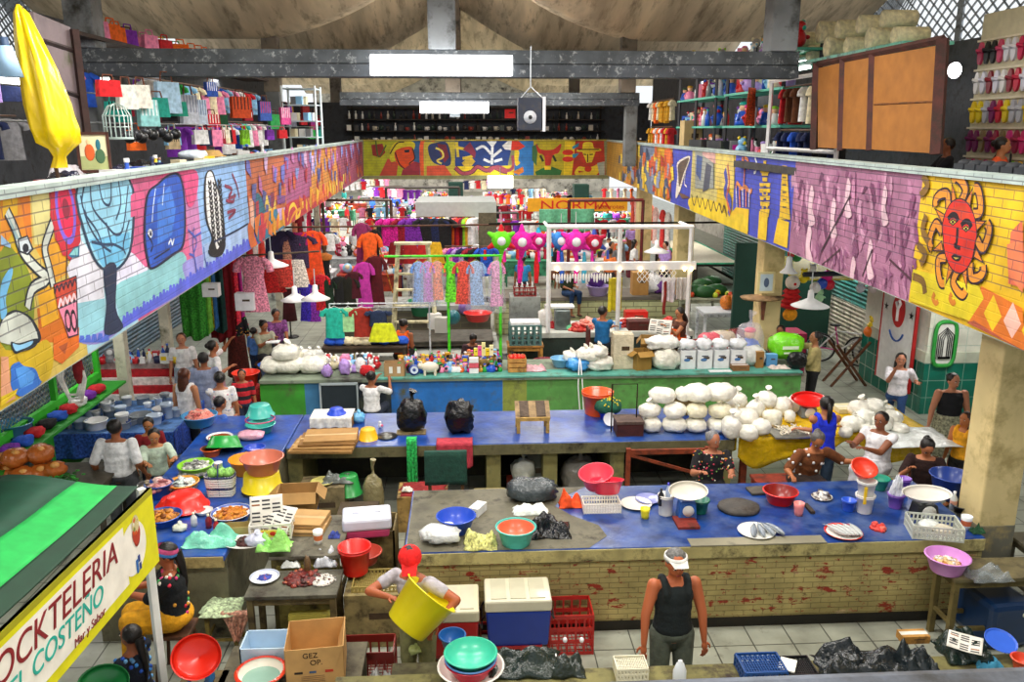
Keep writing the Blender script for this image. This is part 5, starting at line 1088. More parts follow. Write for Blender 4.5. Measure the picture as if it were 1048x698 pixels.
# ---- third counter goods
Z3=ZC+.008
def on3(px,w,off=.45): # point on the third counter in image column px
    return PY(px,377,14.25+off)*1
def P3(px,off=.4):
    d=ray(px,377); y=14.25+off; return V((PY(px,377,y).x,y,Z3))
P=P3(300,.45); packs([],'','')
for i,(dx,w,h,z) in enumerate(((-.36,.2,.3,0),(-.05,.3,.3,0),(.35,.27,.3,0),(-.1,.24,.28,.24))): sack(P+V((dx,0,z)),w,.25,h,'eceadc',('leftmost','middle','rightmost','topmost')[i]+' of the cream plastic sacks above the green panel',group='cream sacks',name='cream_sack',knot=i==3,nz=.2)
o=basin(V((-2.98,15.55,.72)),.29,.32,'2a80cc','big blue tub piled with white bags behind the cream sacks'); table(V((-3.0,15.75,0)),1.2,.65,.72,'6a6458','grey low stand behind the third counter with tubs',cross=False,cat='stand')
for i in range(5): sack(o.location+V((-.16+.08*i,R(-.08,.08),.26)),.12,.11,.2,'f0efe8',('first','second','third','fourth','fifth')[i]+' white bag from the left in the big blue tub',group='white bags in the blue tub',nz=.3,knot=i%2==0)
for i in range(3): sack(V((-3.45+.13*i,15.4,1.02)),.13,.12,.18,'e4ddc4',('left','middle','right')[i]+' straw-coloured bag beside the big blue tub',nz=.3)
table(V((-3.4,15.4,0)),.55,.4,1.02,'54585c','narrow grey stand under the straw-coloured bags',cross=False,cat='stand')
basin(V((-3.75,15.95,.5)),.3,.3,'2464c0','blue bucket lined with clear plastic, next to the reading women',cat='bucket',name='bucket'); closedbox(V((-3.75,15.95,0)),.5,.5,.5,'4c5054','grey box under the blue lined bucket',mt='rough_paint',tape='44484c')
basin(V((-3.98,14.75,.72)),.24,.26,'f0361c','bright orange-red tub behind the striped boy',cat='tub',name='plastic_tub'); tag(B('a81c1c').lathe([(0,0),(.22,0),(.25,.7),(.24,.715),(0,.715)],n=22).C('e0a0a0').box((.0,-.24,.4),(.1,.02,.1)).obj('drum','print_cloth'),'dark red spotted drum under the orange-red tub','drum').location=V((-3.98,14.75,0))
# rack of tops
pR=PY(337,311,15.9); qR=PY(366,311,15.9)
tag(B('e0e4e8').bar((0,0,0),(1.9,0,0),.014,6).bar((0,0,-.08),(1.9,0,-.08),.008,5).bar((0,0,0),(0,0,-pR.z),.018,6).bar((1.9,0,0),(1.9,0,-pR.z),.018,6).obj('display_rack','paintmetal'),'white wire display rack with tops above the third counter','rack').location=pR
for px,c,n,k,w,l in ((342,'22b49c','teal blouse, left end of the white wire rack','shirt',.36,.58),(356,'a8dc9c','pale green top between the teal and the rust blouses','shirt',.26,.46),(370,'a02c1c','rust red blouse on the white wire rack','shirt',.34,.56)): garment(PY(px,315,15.7),w,l,c,n,k,hanger='f0f0f0')
P=PY(387,318,15.6); garment(P,.34,.3,'1c2c4c','dark blue top right of the rust blouse','shirt',hanger='f0f0f0'); garment(PY(392,331,15.3),.42,.34,'d8e020','bright yellow top below the dark blue one','skirt',cat='top')
table(V((-2.5,16.3,0)),.5,.5,1.12,'d8b858','yellow wooden side table with a pink top, behind the third counter',legc='d8b040',cross=False)
tag(B('d89888').box((0,0,.01),(.5,.5,.02)).obj('sheet','cloth'),'pink sheet on the yellow side table','sheet').location=V((-2.5,16.3,1.12))
def toy(P,kind,c,c2,s,label,cat='toy',group=None):
    b=B(c)
    if kind=='figure': b.lathe([(0,0),(.3,0),(.34,.1),(.2,.5),(.1,.55)],n=9); b.C('e8b890').ell((0,0,.68),.17,8,6); b.C(c2).ell((0,0,.8),(.19,.19,.1),8,5); b.C(c).bar((-.2,0,.45),(-.34,-.1,.2),.06,5).bar((.2,0,.45),(.34,-.1,.2),.06,5)
    elif kind=='bottle': b.lathe([(0,0),(.16,0),(.16,.55),(.06,.75),(.06,.9)],n=9); b.C(c2).lathe([(.08,.88),(.08,1),(0,1)],n=8)
    elif kind=='box': b.box((0,0,.35),(.55,.4,.7)).C(c2).box((0,-.205,.38),(.4,.01,.3))
    elif kind=='ball': b.ell((0,0,.35),.35,10,8).C(c2).ell((0,-.2,.45),.2,8,6)
    elif kind=='plush': b.ell((0,0,.3),(.28,.24,.3)).ell((0,-.05,.68),.2,8,6).C(c2).ell((-.15,0,.85),.08,6,5).ell((.15,0,.85),.08,6,5).ell((0,-.2,.64),.09,6,5).C(c).ell((-.25,-.1,.35),(.08,.16,.08),6,5).ell((.25,-.1,.35),(.08,.16,.08),6,5)
    elif kind=='cup': b.lathe([(0,0),(.25,0),(.32,.5),(.28,.5),(.2,.05),(0,.05)],n=10).C(c2).tube([(.3,0,.42),(.45,0,.35),(.42,0,.15),(.27,0,.1)],.04,4)
    elif kind=='stack': 
        for k in range(4): b.C(c if k%2 else c2).box((0,0,.1+.2*k),(.5,.4,.18))
    b.v=[(x*s,y*s,z*s) for x,y,z in b.v]
    o=tag(b.obj({'figure':'figurine','bottle':'small_bottle','box':'small_box','ball':'ball','plush':'plush_toy','cup':'mug','stack':'box_stack'}[kind],'plastic'),label,cat or 'toy',group); o.location=P; o.rotation_euler.z=R(-.5,.5); return o
KC={'figure':'figurine','bottle':'bottle','box':'box','ball':'ball','plush':'soft toy','cup':'mug','stack':'boxes'}
def wares(x0,x1,y0,y1,z,n,where,group,kinds=('figure','bottle','box','cup'),s=(.1,.2),keys=None,rows=3,stepz=0.):
    k=0
    for r in range(rows):
        m=n//rows
        for i in range(m):
            x=x0+(x1-x0)*(i+.5+R(-.25,.25))/m; y=y0+(y1-y0)*(r+.5)/rows; kd=random.choice(kinds); a,b_=rnd(2,keys)
            toy(V((x,y,z+stepz*r)),kd,a[0],b_[0],R(*s),'%s %s %s'%(a[1],KC[kd],where),KC[kd],group)
            k+=1
# clothes and plush heap over the dark panels
for i in range(26):
    px=334+R(0,54); P=P3(px,R(.1,.9)); c=random.choice(rnd(1,['white','light blue','pink','white','cream','red','black','lilac'])); 
    if i%3: sack(P,R(.07,.13),R(.06,.1),R(.12,.3),c[0],c[1]+' folded cloth in the clothes heap on the third counter',knot=False,nz=.35,mt='cloth',name='cloth_bundle',cat='cloth',group='heap of clothes')
    else: toy(P,'plush',c[0],'ffffff',R(.22,.32),c[1]+' soft toy in the clothes heap on the third counter','soft toy','heap of clothes')
table(V((-1.95,15.9,0)),1.6,.7,1.2,'4a3a2c','dark table behind the heap of clothes',cross=False)
for i in range(9): c=rnd(1,['light blue','white','navy','blue','cream'])[0]; sack(V((-2.6+.17*i,15.8,1.2)),.12,.14,.16,c[0],c[1]+' folded cloth on the dark table behind it',knot=False,nz=.3,mt='cloth',name='cloth_bundle',cat='cloth',group='cloths on the dark table')
openbox(P3(404,.15),.36,.22,.24,'b08c60','brown cardboard box with two white labels among the toys',flaps=(0,0,0,0))
o=B('e8e8e0').box((-.07,-.002,.12),(.06,.004,.12)).box((.07,-.002,.12),(.06,.004,.12)).obj('label','paper'); tag(o,'two white labels on the brown box among the toys','label'); o.location=P3(404,.04)
wares(-1.25,.62,14.42,15.25,Z3,108,'among the toys above the blue panel','toys over the blue panel',('figure','figure','bottle','figure','box','ball','cup'),(.12,.24),['red','orange','yellow','white','blue','pink','green','gold','black','light blue','magenta'],4,0.02)
tag(B('e8e0cc').ell((0,0,.14),(.16,.09,.1),14,9).ell((-.16,-.01,.17),(.06,.06,.06)).bar((-.09,-.05,.1),(-.09,-.05,0),.025).bar((.09,-.05,.1),(.09,-.05,0),.025).bar((-.09,.05,.1),(-.09,.05,0),.025).bar((.09,.05,.1),(.09,.05,0),.025).ell((-.15,-.04,.24),(.02,.01,.03)).obj('piggy_bank','ceramic'),'white piggy bank among the toys','piggy bank').location=P3(440,.12)
tag(B('3a50a0').lathe([(0,0),(.1,0),(.1,.01),(0,.01)],n=20,M=Matrix.Rotation(PI/2,4,'X')).C('e0e8f8').lathe([(.03,.012),(.07,.012)],n=20,M=Matrix.Rotation(PI/2,4,'X')).obj('round_badge','plastic'),'round blue and white disc standing among the toys','disc').location=P3(424,.1)+V((0,0,.1))
e=P3(485,.2); tag(B('f0ecec').box((0,0,.05),(.16,.12,.09)).C('e86070').box((0,0,.15),(.17,.12,.08)).C('f0ecec').box((0,0,.24),(.16,.12,.08)).obj('box_stack','paper'),'white and pink boxed goods stacked near the doll','boxes').location=e
for i in range(5): closedbox(P3(487+i*4,.5)+V((0,0,.24)),.07,.06,.14+.05*(i%3),('f0e040','f060a0','f0e8a0','f0d020','f8f0c0')[i],('pale','pink','cream','yellow','ivory')[i]+' carton standing in the small straw basket',mt='paper',tape='e8e0a0',group='cartons in the basket')
tag(B('a88a4c').lathe([(0,0),(.2,0),(.26,.14),(.25,.15)],n=18).obj('straw_basket','wood'),'small straw basket of cartons among the toys','basket').location=P3(494,.5)+V((0,0,.08))
P=P3(529,.3); woodcrate(P,.32,.24,.26,'d89c50','orange wooden crate of red tomatoes',rows=3)
for i in range(16): tag(B('e02c1c').ell((0,0,0),(.042,.042,.036),8,6).C('2a7a2c').ell((0,0,.034),(.012,.012,.006),5,3).obj('tomato','plastic'),'red tomato in the orange wooden crate','tomato','tomatoes in the crate').location=P+V((-.11+.073*(i%4),-.08+.055*(i//4),.25+.02*R(0,1)))
cloth(P3(546,.35),.45,.3,'d8a4ac','pink and silver foil packet right of the tomatoes',cat='packet',name='foil_packet',h=.1,mt='bag')
basin(P3(574,.55),.19,.16,'7cb8e0','light blue basin on the third counter'); tag(B('6a4a20').lathe([(0,0),(.2,0),(.24,.12),(0,.1)],n=16).obj('shallow_basket','wood'),'brown shallow basket behind the light blue basin','basket').location=P3(589,.9)
for i,(px,w,h,z,c) in enumerate(((592,.22,.24,0,'4aa0e8'),(584,.15,.2,.05,'e8e8dc'),(604,.2,.26,.16,'eceadc'),(614,.24,.28,0,'e8e6da'),(598,.16,.22,.2,'f0ece0'),(612,.17,.22,.24,'ece8dc'))): sack(P3(px,.3 if i!=1 else .7)+V((0,0,z)),w,.2,h,c,('bright blue knotted bag in front of the white ones','small white bag behind the blue bag','white bag directly right of the blue bag top','large white bag by the wrapped parcel','white bag on top of the blue bag','white bag on top by the wrapped parcel')[i],nz=.3,knot=i!=3,group='bags on the third counter')
tag(B('f0f0f0').tube([(0,0,.3),(.0,-.3,.2),(.03,-.36,-.2),(.06,-.36,-.75)],.012,5).tube([(.02,0,.3),(-.03,-.3,.2),(-.05,-.36,-.2),(.0,-.36,-.78)],.012,5).obj('plastic_strips','plastic'),'white plastic strips hanging down the green face of the third counter','strips').location=P3(592,.3)
e=closedbox(P3(636,.45),.36,.3,.64,'d4c8ac','tall parcel wrapped in clear plastic on the third counter',mt='bag',tape='e4dcc8',cat='parcel',name='wrapped_parcel')
openbox(P3(655,.35),.3,.3,.34,'a8813c','open carton leaning by the wrapped parcel',rz=.3); openbox(P3(663,.7),.3,.3,.5,'96743c','taller open carton behind the leaning one',rz=-.2)
sack(P3(681,.3),.26,.22,.4,'e4e2d4','big clear sack below the white open bag',nz=.2,knot=False,cat='sack',name='sack'); sack(P3(677,.4)+V((0,0,.36)),.3,.22,.24,'eeeee8','white open bag on top of the big clear sack',nz=.4,knot=False)
for i,px in enumerate((702,719,736,753)):
    P=P3(px,.35); closedbox(P,.27,.25,.34,'e4e6e8',('leftmost','second','third','rightmost')[i]+' printed white box in the row on the third counter',mt='paper',tape='c8ccd4',group='printed white boxes'); 
    tag(B('4a78b0').ell((-.02,0,0),(.06,.004,.03),10,5).C('4a5060').box((0,0,.07),(.12,.004,.02)).obj('print','paper'),('leftmost','second','third','rightmost')[i]+' blue print on the row of white boxes','print').location=P+V((0,-.127,.17))
    sack(P+V((0,0,.345)),.15,.13,.2,'e8eaee',('leftmost','second','third','rightmost')[i]+' crumpled white bag on the row of white boxes',nz=.4,group='bags on the white boxes')
sack(P3(768,.5),.26,.24,.38,'dfe0dc','round white bag on a box at the right part of the third counter',nz=.2,knot=False)
closedbox(P3(757,.15),.3,.2,.09,'8a6038','flat box with white paper at the front of the third counter',tape='f0f0f0',mt='card'); closedbox(P3(738,.0)+V((0,.05,0)),.4,.12,.012,'f0f2f4','white sheet of paper at the edge of the third counter',mt='paper',tape='f0f2f4',cat='paper',name='paper_sheet')
sack(P3(802,.6)+V((0,0,.08)),.32,.25,.52,'78d81c','large bright green printed bag at the right end of the third counter',nz=.2,knot=False); tag(B('e8f8d8').box((0,0,0),(.3,.004,.06)).box((0,0,-.1),(.24,.004,.03)).obj('print','paper'),'white print on the bright green bag','print').location=P3(802,.6)+V((0,-.26,.34))
closedbox(P3(776,.3),.14,.14,.3,'9a6c34','narrow brown box at the right of the third counter'); closedbox(P3(788,.4),.2,.14,.22,'5a9cd0','light blue box beside the green bag',mt='paper',tape='8cc0e8'); closedbox(P3(770,.7),.5,.2,.2,'1c3c3c','dark green box behind the narrow brown box',mt='rough_paint',tape='1c3c3c')
cloth(P3(797,.2),.36,.2,'e0d0c8','pinkish papers in front of the green bag',cat='papers',name='papers',h=.07); 
e=sack(P3(815,.15),.18,.1,.34,'101214','black handbag at the end of the third counter',nz=.15,knot=False,name='handbag',cat='handbag'); 
wares(3.2,5.2,14.6,15.1,Z3,12,'on the right part of the third counter','small wares by the white boxes',('box','bottle','cup'),(.12,.2),['white','light blue','cream','grey','orange'],1)
# ---- poles with dresses over the toys
e=E('garment_stand',V((-.35,15.4,0)),'bright green pole frame standing over the toy stall','frame')
zt=PY(450,262,15.4).z; xa,xb,xc=PY(393,262,15.4).x+.35,PY(458,262,15.4).x+.35,PY(512,262,15.4).x+.35
for x in (xb,xc): B('4ad81c').bar((x,0,.9),(x,0,zt+.02),.028,8).obj('post','paintmetal',e)
B('4ad81c').bar((xa,0,zt),(xc,0,zt),.022,8).obj('rail','paintmetal',e)
for px,c,n,k,w,l,wr in ((428,'6a98dc','light blue dress in clear plastic, leftmost on the green rail','dress',.2,.75,1),(437,'c864c8','purple-pink dress in clear plastic on the green rail','dress',.2,.75,1),(447,'f07838','orange print dress in clear plastic on the green rail','dress',.2,.72,1),(461,'6cd42c','lime green child dress just right of the green post','dress',.2,.76,0),(474,'d85040','red and white print dress on a green hanger','dress',.28,.8,0),(487,'88acdc','pale blue dress in clear plastic','dress',.26,.82,1),(508,'e088b8','pink dress in clear plastic at the right end of the green rail','dress',.22,.85,1)):
    garment(V((PY(px,262,15.4).x,15.4,zt-.1)),w,l,c,n,k,mt='print_cloth' if not k=='x' else 'cloth',wrap=bool(wr),hanger='b8c83c')
# ---- ladder, robes, stick
e=E('step_ladder',V((-1.2,19.2,.55)),'pale wooden step ladder standing on the grey platform','ladder')
for x in(-.42,.42): B('d8d0a8').sq((x*1.15,-.25,0),(x*.75,0,1.75),.07).obj('rail','wood',e); B('c8c098').sq((x*1.15,.3,0),(x*.75,.02,1.7),.05).obj('rear_leg','wood',e)
for i in range(5): B('d0c8a0').box((0,-.22+.042*i,.3+.3*i),(.88-.07*i,.14,.035)).obj('step','wood',e)
B('d8d0a8').box((0,0,1.76),(.8,.26,.04)).obj('top','wood',e)
e.scale=(1.05,1,1.22)
tag(B('c87a28').bar((0,0,0),(-.55,.2,2.1),.022,6).obj('wooden_pole','wood'),'orange wooden pole leaning beside the step ladder','pole').location=PZ(402,300,.56)
def robe(px,py,Y,w,l,c,lab,mt='cloth',kind='dress'): return garment(PY(px,py,Y),w*.8,l*1.25,c,lab,kind,mt=mt)
robe(378,238,20.2,.5,1.0,'f0601c','orange robe hanging by the wooden pole'); robe(370,228,20.4,.4,.9,'8c2c60','purple-red scarf dress above the orange robe'); robe(384,262,20.1,.45,.95,'5a0c18','dark red robe right of the orange robe'); robe(372,268,20.0,.42,.9,'c838a8','bright magenta robe below the orange robe'); robe(383,235,20.3,.3,.8,'0c0c10','black garment at the top of the robes')
# left clothes stalls (y about 19-22)
tag(B('5a3a28').bar((0,0,0),(9,.5,0),.025,6).obj('clothes_rail','wood'),'long brown rail of the clothes stalls behind the toy stall','rail').location=PY(262,233,20.8)
for px,py,c,n,k,w,l,mt in ((283,236,'24183c','dark navy blouse hung under the left gallery','shirt',.6,.75,'cloth'),(291,241,'c88870','pink floral skirt left of the dark print blouse','skirt',.5,.85,'print_cloth'),(305,240,'3c2c4c','dark print blouse with purple hem','shirt',.6,.8,'print_cloth'),(309,238,'b0186c','magenta blouse above the dark print one','shirt',.4,.3,'cloth'),(319,236,'f4501c','vivid orange dress with a yellow hem','dress',.46,1.25,'cloth'),(323,268,'e8a818','yellow cloth below the orange dress','skirt',.2,.4,'cloth')):
    garment(PY(px,py,20.3),w,l,c,n,k,mt=mt)
for px,py,c,n,k,w,l,mt in ((270,276,'b81818','red fabric with yellow embroidery hanging at the left parapet','skirt',.7,.5,'print_cloth'),(291,266,'d84438','red and white striped shawl below the floral skirt','skirt',.5,.6,'print_cloth'),(303,266,'e8dcd0','white and red striped shawl right of the first','skirt',.4,.6,'print_cloth'),(335,285,'14301c','dark green dress standing in the row of dresses','dress',.3,.85,'cloth'),(347,283,'18181a','black dress in the row behind the teal blouse','dress',.3,.9,'cloth'),(328,281,'d01c28','red dress at the left of the dark green one','dress',.3,.8,'print_cloth'),(356,283,'1c1c10','dark olive dress at the right of the black one','dress',.34,.9,'cloth'),(362,278,'4c0c1c','maroon dress at the end of the row of dresses','dress',.26,.6,'cloth'),(313,290,'3c28b0','blue-purple patterned robe beside the mannequin','dress',.3,.85,'print_cloth'),(320,293,'8c30b0','violet patterned robe beside the blue one','dress',.26,.8,'print_cloth')):
    garment(PY(px,py,18.6),w,l,c,n,k,mt=mt)
def mannequin(P,c,label,h=1.7,head='3a2c28',mt='cloth',c2=None):
    e=E('mannequin',P,label,'mannequin')
    b=B(c); b.lathe([(0,.25*h),(.19,.25*h),(.15,.5*h),(.12,.6*h),(.17,.74*h),(.19,.8*h),(.05,.84*h)],n=14,sy=.7); b.obj('dress',mt,e)
    B(head).lathe([(.045,.82*h),(.045,.87*h),(.08,.9*h),(.09,.95*h),(.05,1.*h),(0,1.0*h)],n=12).obj('head','plastic',e)
    if c2: B(c2).lathe([(.2,.74*h),(.24,.8*h),(.06,.845*h)],n=14,sy=.7).obj('shawl',mt,e)
    B('3a3a3a').bar((0,0,.02),(0,0,.27*h),.02).lathe([(0,0),(.2,0),(.2,.02),(0,.03)],n=14).obj('stand','metal',e); return e
mannequin(PZ(335,316,0),'0c0c12','tall mannequin in a black dress with an orange collar',h=2.0,head='5a3820',c2='b86a28')
mannequin(PZ(298,345,.0),'4a1018','mannequin in dark red dress and white shawl near the left gallery',h=1.75,c2='d8d0c0',head='2c1810')
# white laundry/racks behind (between 425 and 510)
e=E('stall_roof',PY(466,222,24)-V((0,0,PY(466,222,24).z)),'pale grey flat stall roof over the rail of bright clothes','stall roof')
a=PY(425,207,24);b_=PY(508,222,24); cx=(a.x+b_.x)/2
B('b8c0bc').bb((-(b_.x-a.x)/2,-.02,b_.z),((b_.x-a.x)/2,.05,a.z)).obj('fascia','plain',e); B('8a8e8c').bb((-(b_.x-a.x)/2,0,a.z-.05),((b_.x-a.x)/2,2.2,a.z)).obj('roof','plain',e)
for s in(-1,1): B('d0d4d0').sq((s*((b_.x-a.x)/2-.06),.1,0),(s*((b_.x-a.x)/2-.06),.1,b_.z),.07).obj('post','plain',e)
e.location.x=cx
p=PY(461,222,23.6); q=PY(486,222,23.6); rack(p,q,pick('pink','orange','crimson','red','maroon','lime green','gold','white','white'),('shirt on the rail under the grey stall roof','shirts under the grey roof'),'shirt',.5,.75,rz=1.2)
p=PY(455,252,22.5); q=PY(500,252,22.5); rack(p,q,pick('brown','pink','purple','lilac','navy','crimson','black','blue'),('dress on the low rail under the grey stall roof','dresses on the low rail'),'dress',.5,.7,rz=.3,mt='print_cloth')
p=PY(396,222,23); q=PY(456,222,23); rack(p,q,pick('magenta','magenta','crimson','purple','purple','black','navy','black'),('blouse on the brown rail left of the grey stall roof','blouses on the brown rail'),'shirt',.55,.8,rz=.1,mt='print_cloth')
tag(B('6a6450').box((0,0,0),(.5,.05,1.1)).obj('draped_screen','cloth'),'grey-brown panel at the right post of the grey stall roof','panel').location=PY(499,238,23.5)
for i,(px,c) in enumerate(((405,'7c1010'),(420,'a81c20'),(434,'c02424'),(445,'e0b020'))): garment(PY(px,248,21.8),.36,.55,c,('dark red','red','bright red','yellow')[i]+' skirt hanging behind the step ladder','skirt')
# ---- white tube frame over the butcher counter
e=E('tube_stand',V((0,17.45,ZC)),'white tube frame with a hanging rail, standing on the butcher counter','frame')
yz=17.45; g=lambda px,py:PY(px,py,yz)-V((0,yz,ZC))
for px in (562,635,708): a=g(px,233); B('f0f0f0').sq((a.x,0,.0 if px!=708 else -.98),(a.x,0,a.z),.07).obj('post','plain',e)
a=g(560,232);b_=g(710,232); B('f0f0f0').sq(a,b_,.07).obj('rail','plain',e)
a=g(560,272);b_=g(712,272); B('e8e8ea').bb((a.x,-.04,a.z-.1),(b_.x,.1,a.z+.06)).obj('shelf_rail','plain',e)
a=g(562,232);
for px in (562,708): p=g(px,233); B('f0f0f0').sq(p,p+V((0,1.0,0)),.06).obj('side_rail','plain',e)
b=B('f2f2f2')
p0,p1=g(567,276),g(625,276)
for i in range(22):
    x=p0.x+(p1.x-p0.x)*i/21; l=.12+.1*abs(math.sin(i*.9)); b.ell((x,0,p0.z-.08-l/2),(.025,.02,l/2),6,4)
b.obj('hanging_hooks','plain',e)
b=B('f0f0f0'); p0,p1=g(655,274),g(690,274)
for i in range(8):
    for k in (0,1):
        x=p0.x+(p1.x-p0.x)*i/7; b.tube([(x,0,p0.z-.05-k*.13),(x+.05,0,p0.z-.12-k*.13),(x,0,p0.z-.19-k*.13),(x-.05,0,p0.z-.12-k*.13),(x,0,p0.z-.05-k*.13)],.01,4)
b.obj('lattice_ornament','plain',e)
for i,px in enumerate((570,590,612,634,655,678,700,707)): tag(B('ffd890').ell((0,0,0),(.03,.03,.05),8,6).obj('light_bulb','bulb'),'small warm bulb on the white tube frame','bulb','bulbs on the tube frame').location=g(px,275)+V((0,yz-.06,ZC-.0))
for px,c,w,l,n in ((594,'e8e8ec',1.0,.7,'wide white cloth'),(685,'e8e4ea',.3,.55,'white plastic bag'),(699,'dcd8d4',.28,.5,'second white plastic bag'),(630,'d8c828',.3,.75,'yellow cloth')): hang(PY(px,284 if px>600 else 286,(22.7 if px<600 else 18.3) if px!=630 else 17.9),w,l,c,n+' hanging behind the white tube frame',mt='bag',folds=3)
tag(B('8a1c14').tube([(0,0,0),(.01,0,-.3),(-.01,0,-.6),(0,0,-.72)],.035,6).obj('sausage_string','food'),'string of dark red sausages hanging from the white tube frame','sausage').location=PY(681,288,17.6)
# butcher counter goods
Z4=ZC
def P4(px,off=.4): y=17.5+off; return V((PY(px,335,y).x,y,Z4))
e=E('butcher_scale',P4(575,.35),'grey dial scale with a white tray on the butcher counter','scale'); B('8a9494').box((0,0,.22),(.32,.3,.44),tap=1.1).obj('body','metal',e,bev=.02); B('e8ece8').box((0,0,.5),(.5,.36,.04)).obj('tray','plain',e); B('60686a').bar((0,0,.44),(0,0,.5),.04).obj('post','metal',e)
for i,(px,off,r,c,n) in enumerate(((595,.4,.26,['f0a090','e87860','c83830'],'pink'),(606,.75,.3,['f4b0a0','f0c8b8','e88a78'],'pale pink'),(592,.15,.2,['c02820','e05848'],'dark red'),(640,.55,.22,['c83028','a01c18'],'red'),(651,.85,.42,['f0e8dc','f4d8c8','e8ece8'],'white'),(668,.4,.28,['c8281e','e06050'],'bright red'),(684,.7,.2,['d83028','f0a090'],'reddish'))): heap(P4(px,off),r,.16,c,n+' cuts of raw meat on the butcher counter','meat',n=26,s=.07,group='meat cuts')
closedbox(P4(655,.2),.56,.3,.2,'5a1c14','dark red-brown wooden tray box in front of the white meat',mt='wood',tape='481410',cat='tray')
closedbox(P4(650,1.0),.5,.3,.24,'c82018','red crate behind the white meat',mt='plastic',tape='b81c14'); bucket(P4(632,.25),.09,.14,'6aa8e8','light blue mug on the butcher counter',handle=None,cat='mug'); bucket(P4(566,.4),.08,.14,'c81c28','red mug left of the dial scale',handle=None,cat='mug')
sack(P4(558,.6),.16,.15,.4,'e0dcd8','pale plastic bag at the left end of the butcher counter',nz=.3); sack(P4(583,.2),.08,.08,.12,'7cd8a0','mint green small bag by the dial scale',nz=.3); plate(P4(676,.6),.16,'ececec','white plate on the butcher counter',h=.06)
P=PY(558,352,16.2); bucket(V((P.x,16.2,.42)),.24,.3,'8c1030','maroon bucket in front of the butcher counter',handle='404040'); closedbox(V((P.x,16.2,0)),.5,.45,.42,'3c4044','dark box under the maroon bucket',mt='rough_paint',tape='3c4044'); closedbox(V((P.x,15.85,.62)),.2,.15,.16,'ecedf0','small white box before the maroon bucket',mt='paper',tape='dcdde0'); closedbox(V((P.x,15.85,0)),.3,.25,.62,'48484c','grey plinth under the small white box',mt='rough_paint',tape='48484c')
P=V((PY(545,340,16.8).x-.15,16.9,.0)); table(P,.75,.5,.9,'b8803c','wooden stand with a grey-green crate, right of the green post',legc='c89040',cross=False,cat='stand')
crate(P+V((0,0,.9)),.62,.42,.42,'5c8480','grey-green plastic crate on the wooden stand',nx=5,rows=4,t=.03)
closedbox(P+V((0,0,1.33)),.6,.4,.05,'f0f0f0','white board on the grey-green crate',mt='paper',tape='e8e8e8',cat='board')
# low platform goods
for px,py,r,h,c,n in ((433,322,.38,.36,'147a50','large green basin of goods behind the dresses'),(455,318,.3,.26,'6ca820','olive green basin beside the large green one'),(489,328,.34,.2,'d82c2c','stacked red basin lower, near the pale blue dress'),(490,318,.36,.18,'e84840','stacked red basin upper, near the pale blue dress')): P=PZ(px,py,.75); basin(P,r,h,c,n)
for px,py in ((433,322),(455,318),(489,328)): 
    P=PZ(px,py,.75)
table(V((-.62,18.3,.55)),2.4,1.1,.2,'4a463c','dark low stall table full of basins behind the toy stall',cross=False)
for i,(px,py,c,n,k) in enumerate(((470,318,'e0602c','orange','ball'),(476,322,'8c70b8','purple','ball'),(464,332,'1c6470','teal','ball'),(500,318,'3c3c3c','dark grey','box'),(445,336,'e4e4e0','white','box'),(452,340,'c8c8c0','pale grey','box'))): toy(PZ(px,py,.76),k,c,c,.5,n+' bundle on the dark low stall table',cat='bundle')
tag(B('14242a').box((0,0,.35),(.5,.5,.7)).obj('storage_box','plastic'),'tall dark box right of the low stall table','box').location=PZ(502,352,.5) if 0 else V((.75,16.6,0))
bottle_n=0
e=crate(PY(537,302,19.25),.5,.35,.2,'8c1c18','dark red bottle crate left of the white tube frame',nx=5,rows=2)
P=e.location; closedbox(V((P.x,19.3,0)),.7,.6,P.z,'9aa09c','pale grey block under the dark red bottle crate',mt='concrete',tape='9aa09c',cat='block',name='concrete_block')
for i in range(12): bottle(P+V((-.18+.12*(i%4),-.1+.1*(i//4),.03)),.035,.26,'c8d0c8','clear bottle in the dark red crate',group='bottles in the crate',cap='e0e0e0')
# seat counter goods behind
def P5(px,off=.4): y=21.4+off; return V((PY(px,300,y).x,y,ZC))
closedbox(P5(654,.3),.42,.35,.6,'a87c40','brown carton with white label near the tube frame'); sack(P5(667,.5),.3,.3,.55,'e8e8ea','white bag behind the brown carton',nz=.25); sack(P5(675,.4),.2,.2,.4,'6a3c8c','purple bag beside the white bag',nz=.2); basin(P5(612,.2),.3,.26,'b4a0d8','lilac basin on the block-built counter'); tag(B('4c2470').ell((0,0,.1),(.24,.2,.2),12,8,None,.1).obj('bundle','cloth'),'dark purple bundle above the lilac basin','bundle').location=P5(610,.35)+V((0,0,.28))
closedbox(P5(696,.3),.5,.3,.4,'b08448','brown carton hanging low at the right post of the frame')
# fruit and veg stall right of the frame
table(V((6.35,22.4,0)),1.6,2.2,.9,'9ca088','produce table with watermelons under the right gallery',cross=False)
for i,(px,py) in enumerate(((719,293),(728,290),(722,301),(733,299),(712,300))): P=PZ(px,py,.97); tag(B('14501c').ell((0,0,.12),(.3,.19,.18),16,10).obj('watermelon','food'),('back left','back right','front middle','front right','front left')[i]+' dark green watermelon on the produce table','watermelon','watermelons').location=P-V((0,0,.07))
table(V((6.55,20.2,0)),1.5,.8,.86,'c8ccd0','white-topped table with three orange squashes',cross=False,mt='plain')
for i,px in enumerate((743,750,757)): P=V((PY(px,316,20.2).x,20.2,.86)); tag(B('d8781c').ell((0,0,.18),(.16,.16,.19),12,9,None,.06).C('5a7a28').bar((0,0,.36),(0.01,0,.42),.02).obj('squash','food'),('left','middle','right')[i]+' round orange squash on the white-topped table','squash','squashes').location=P
random.seed(31)
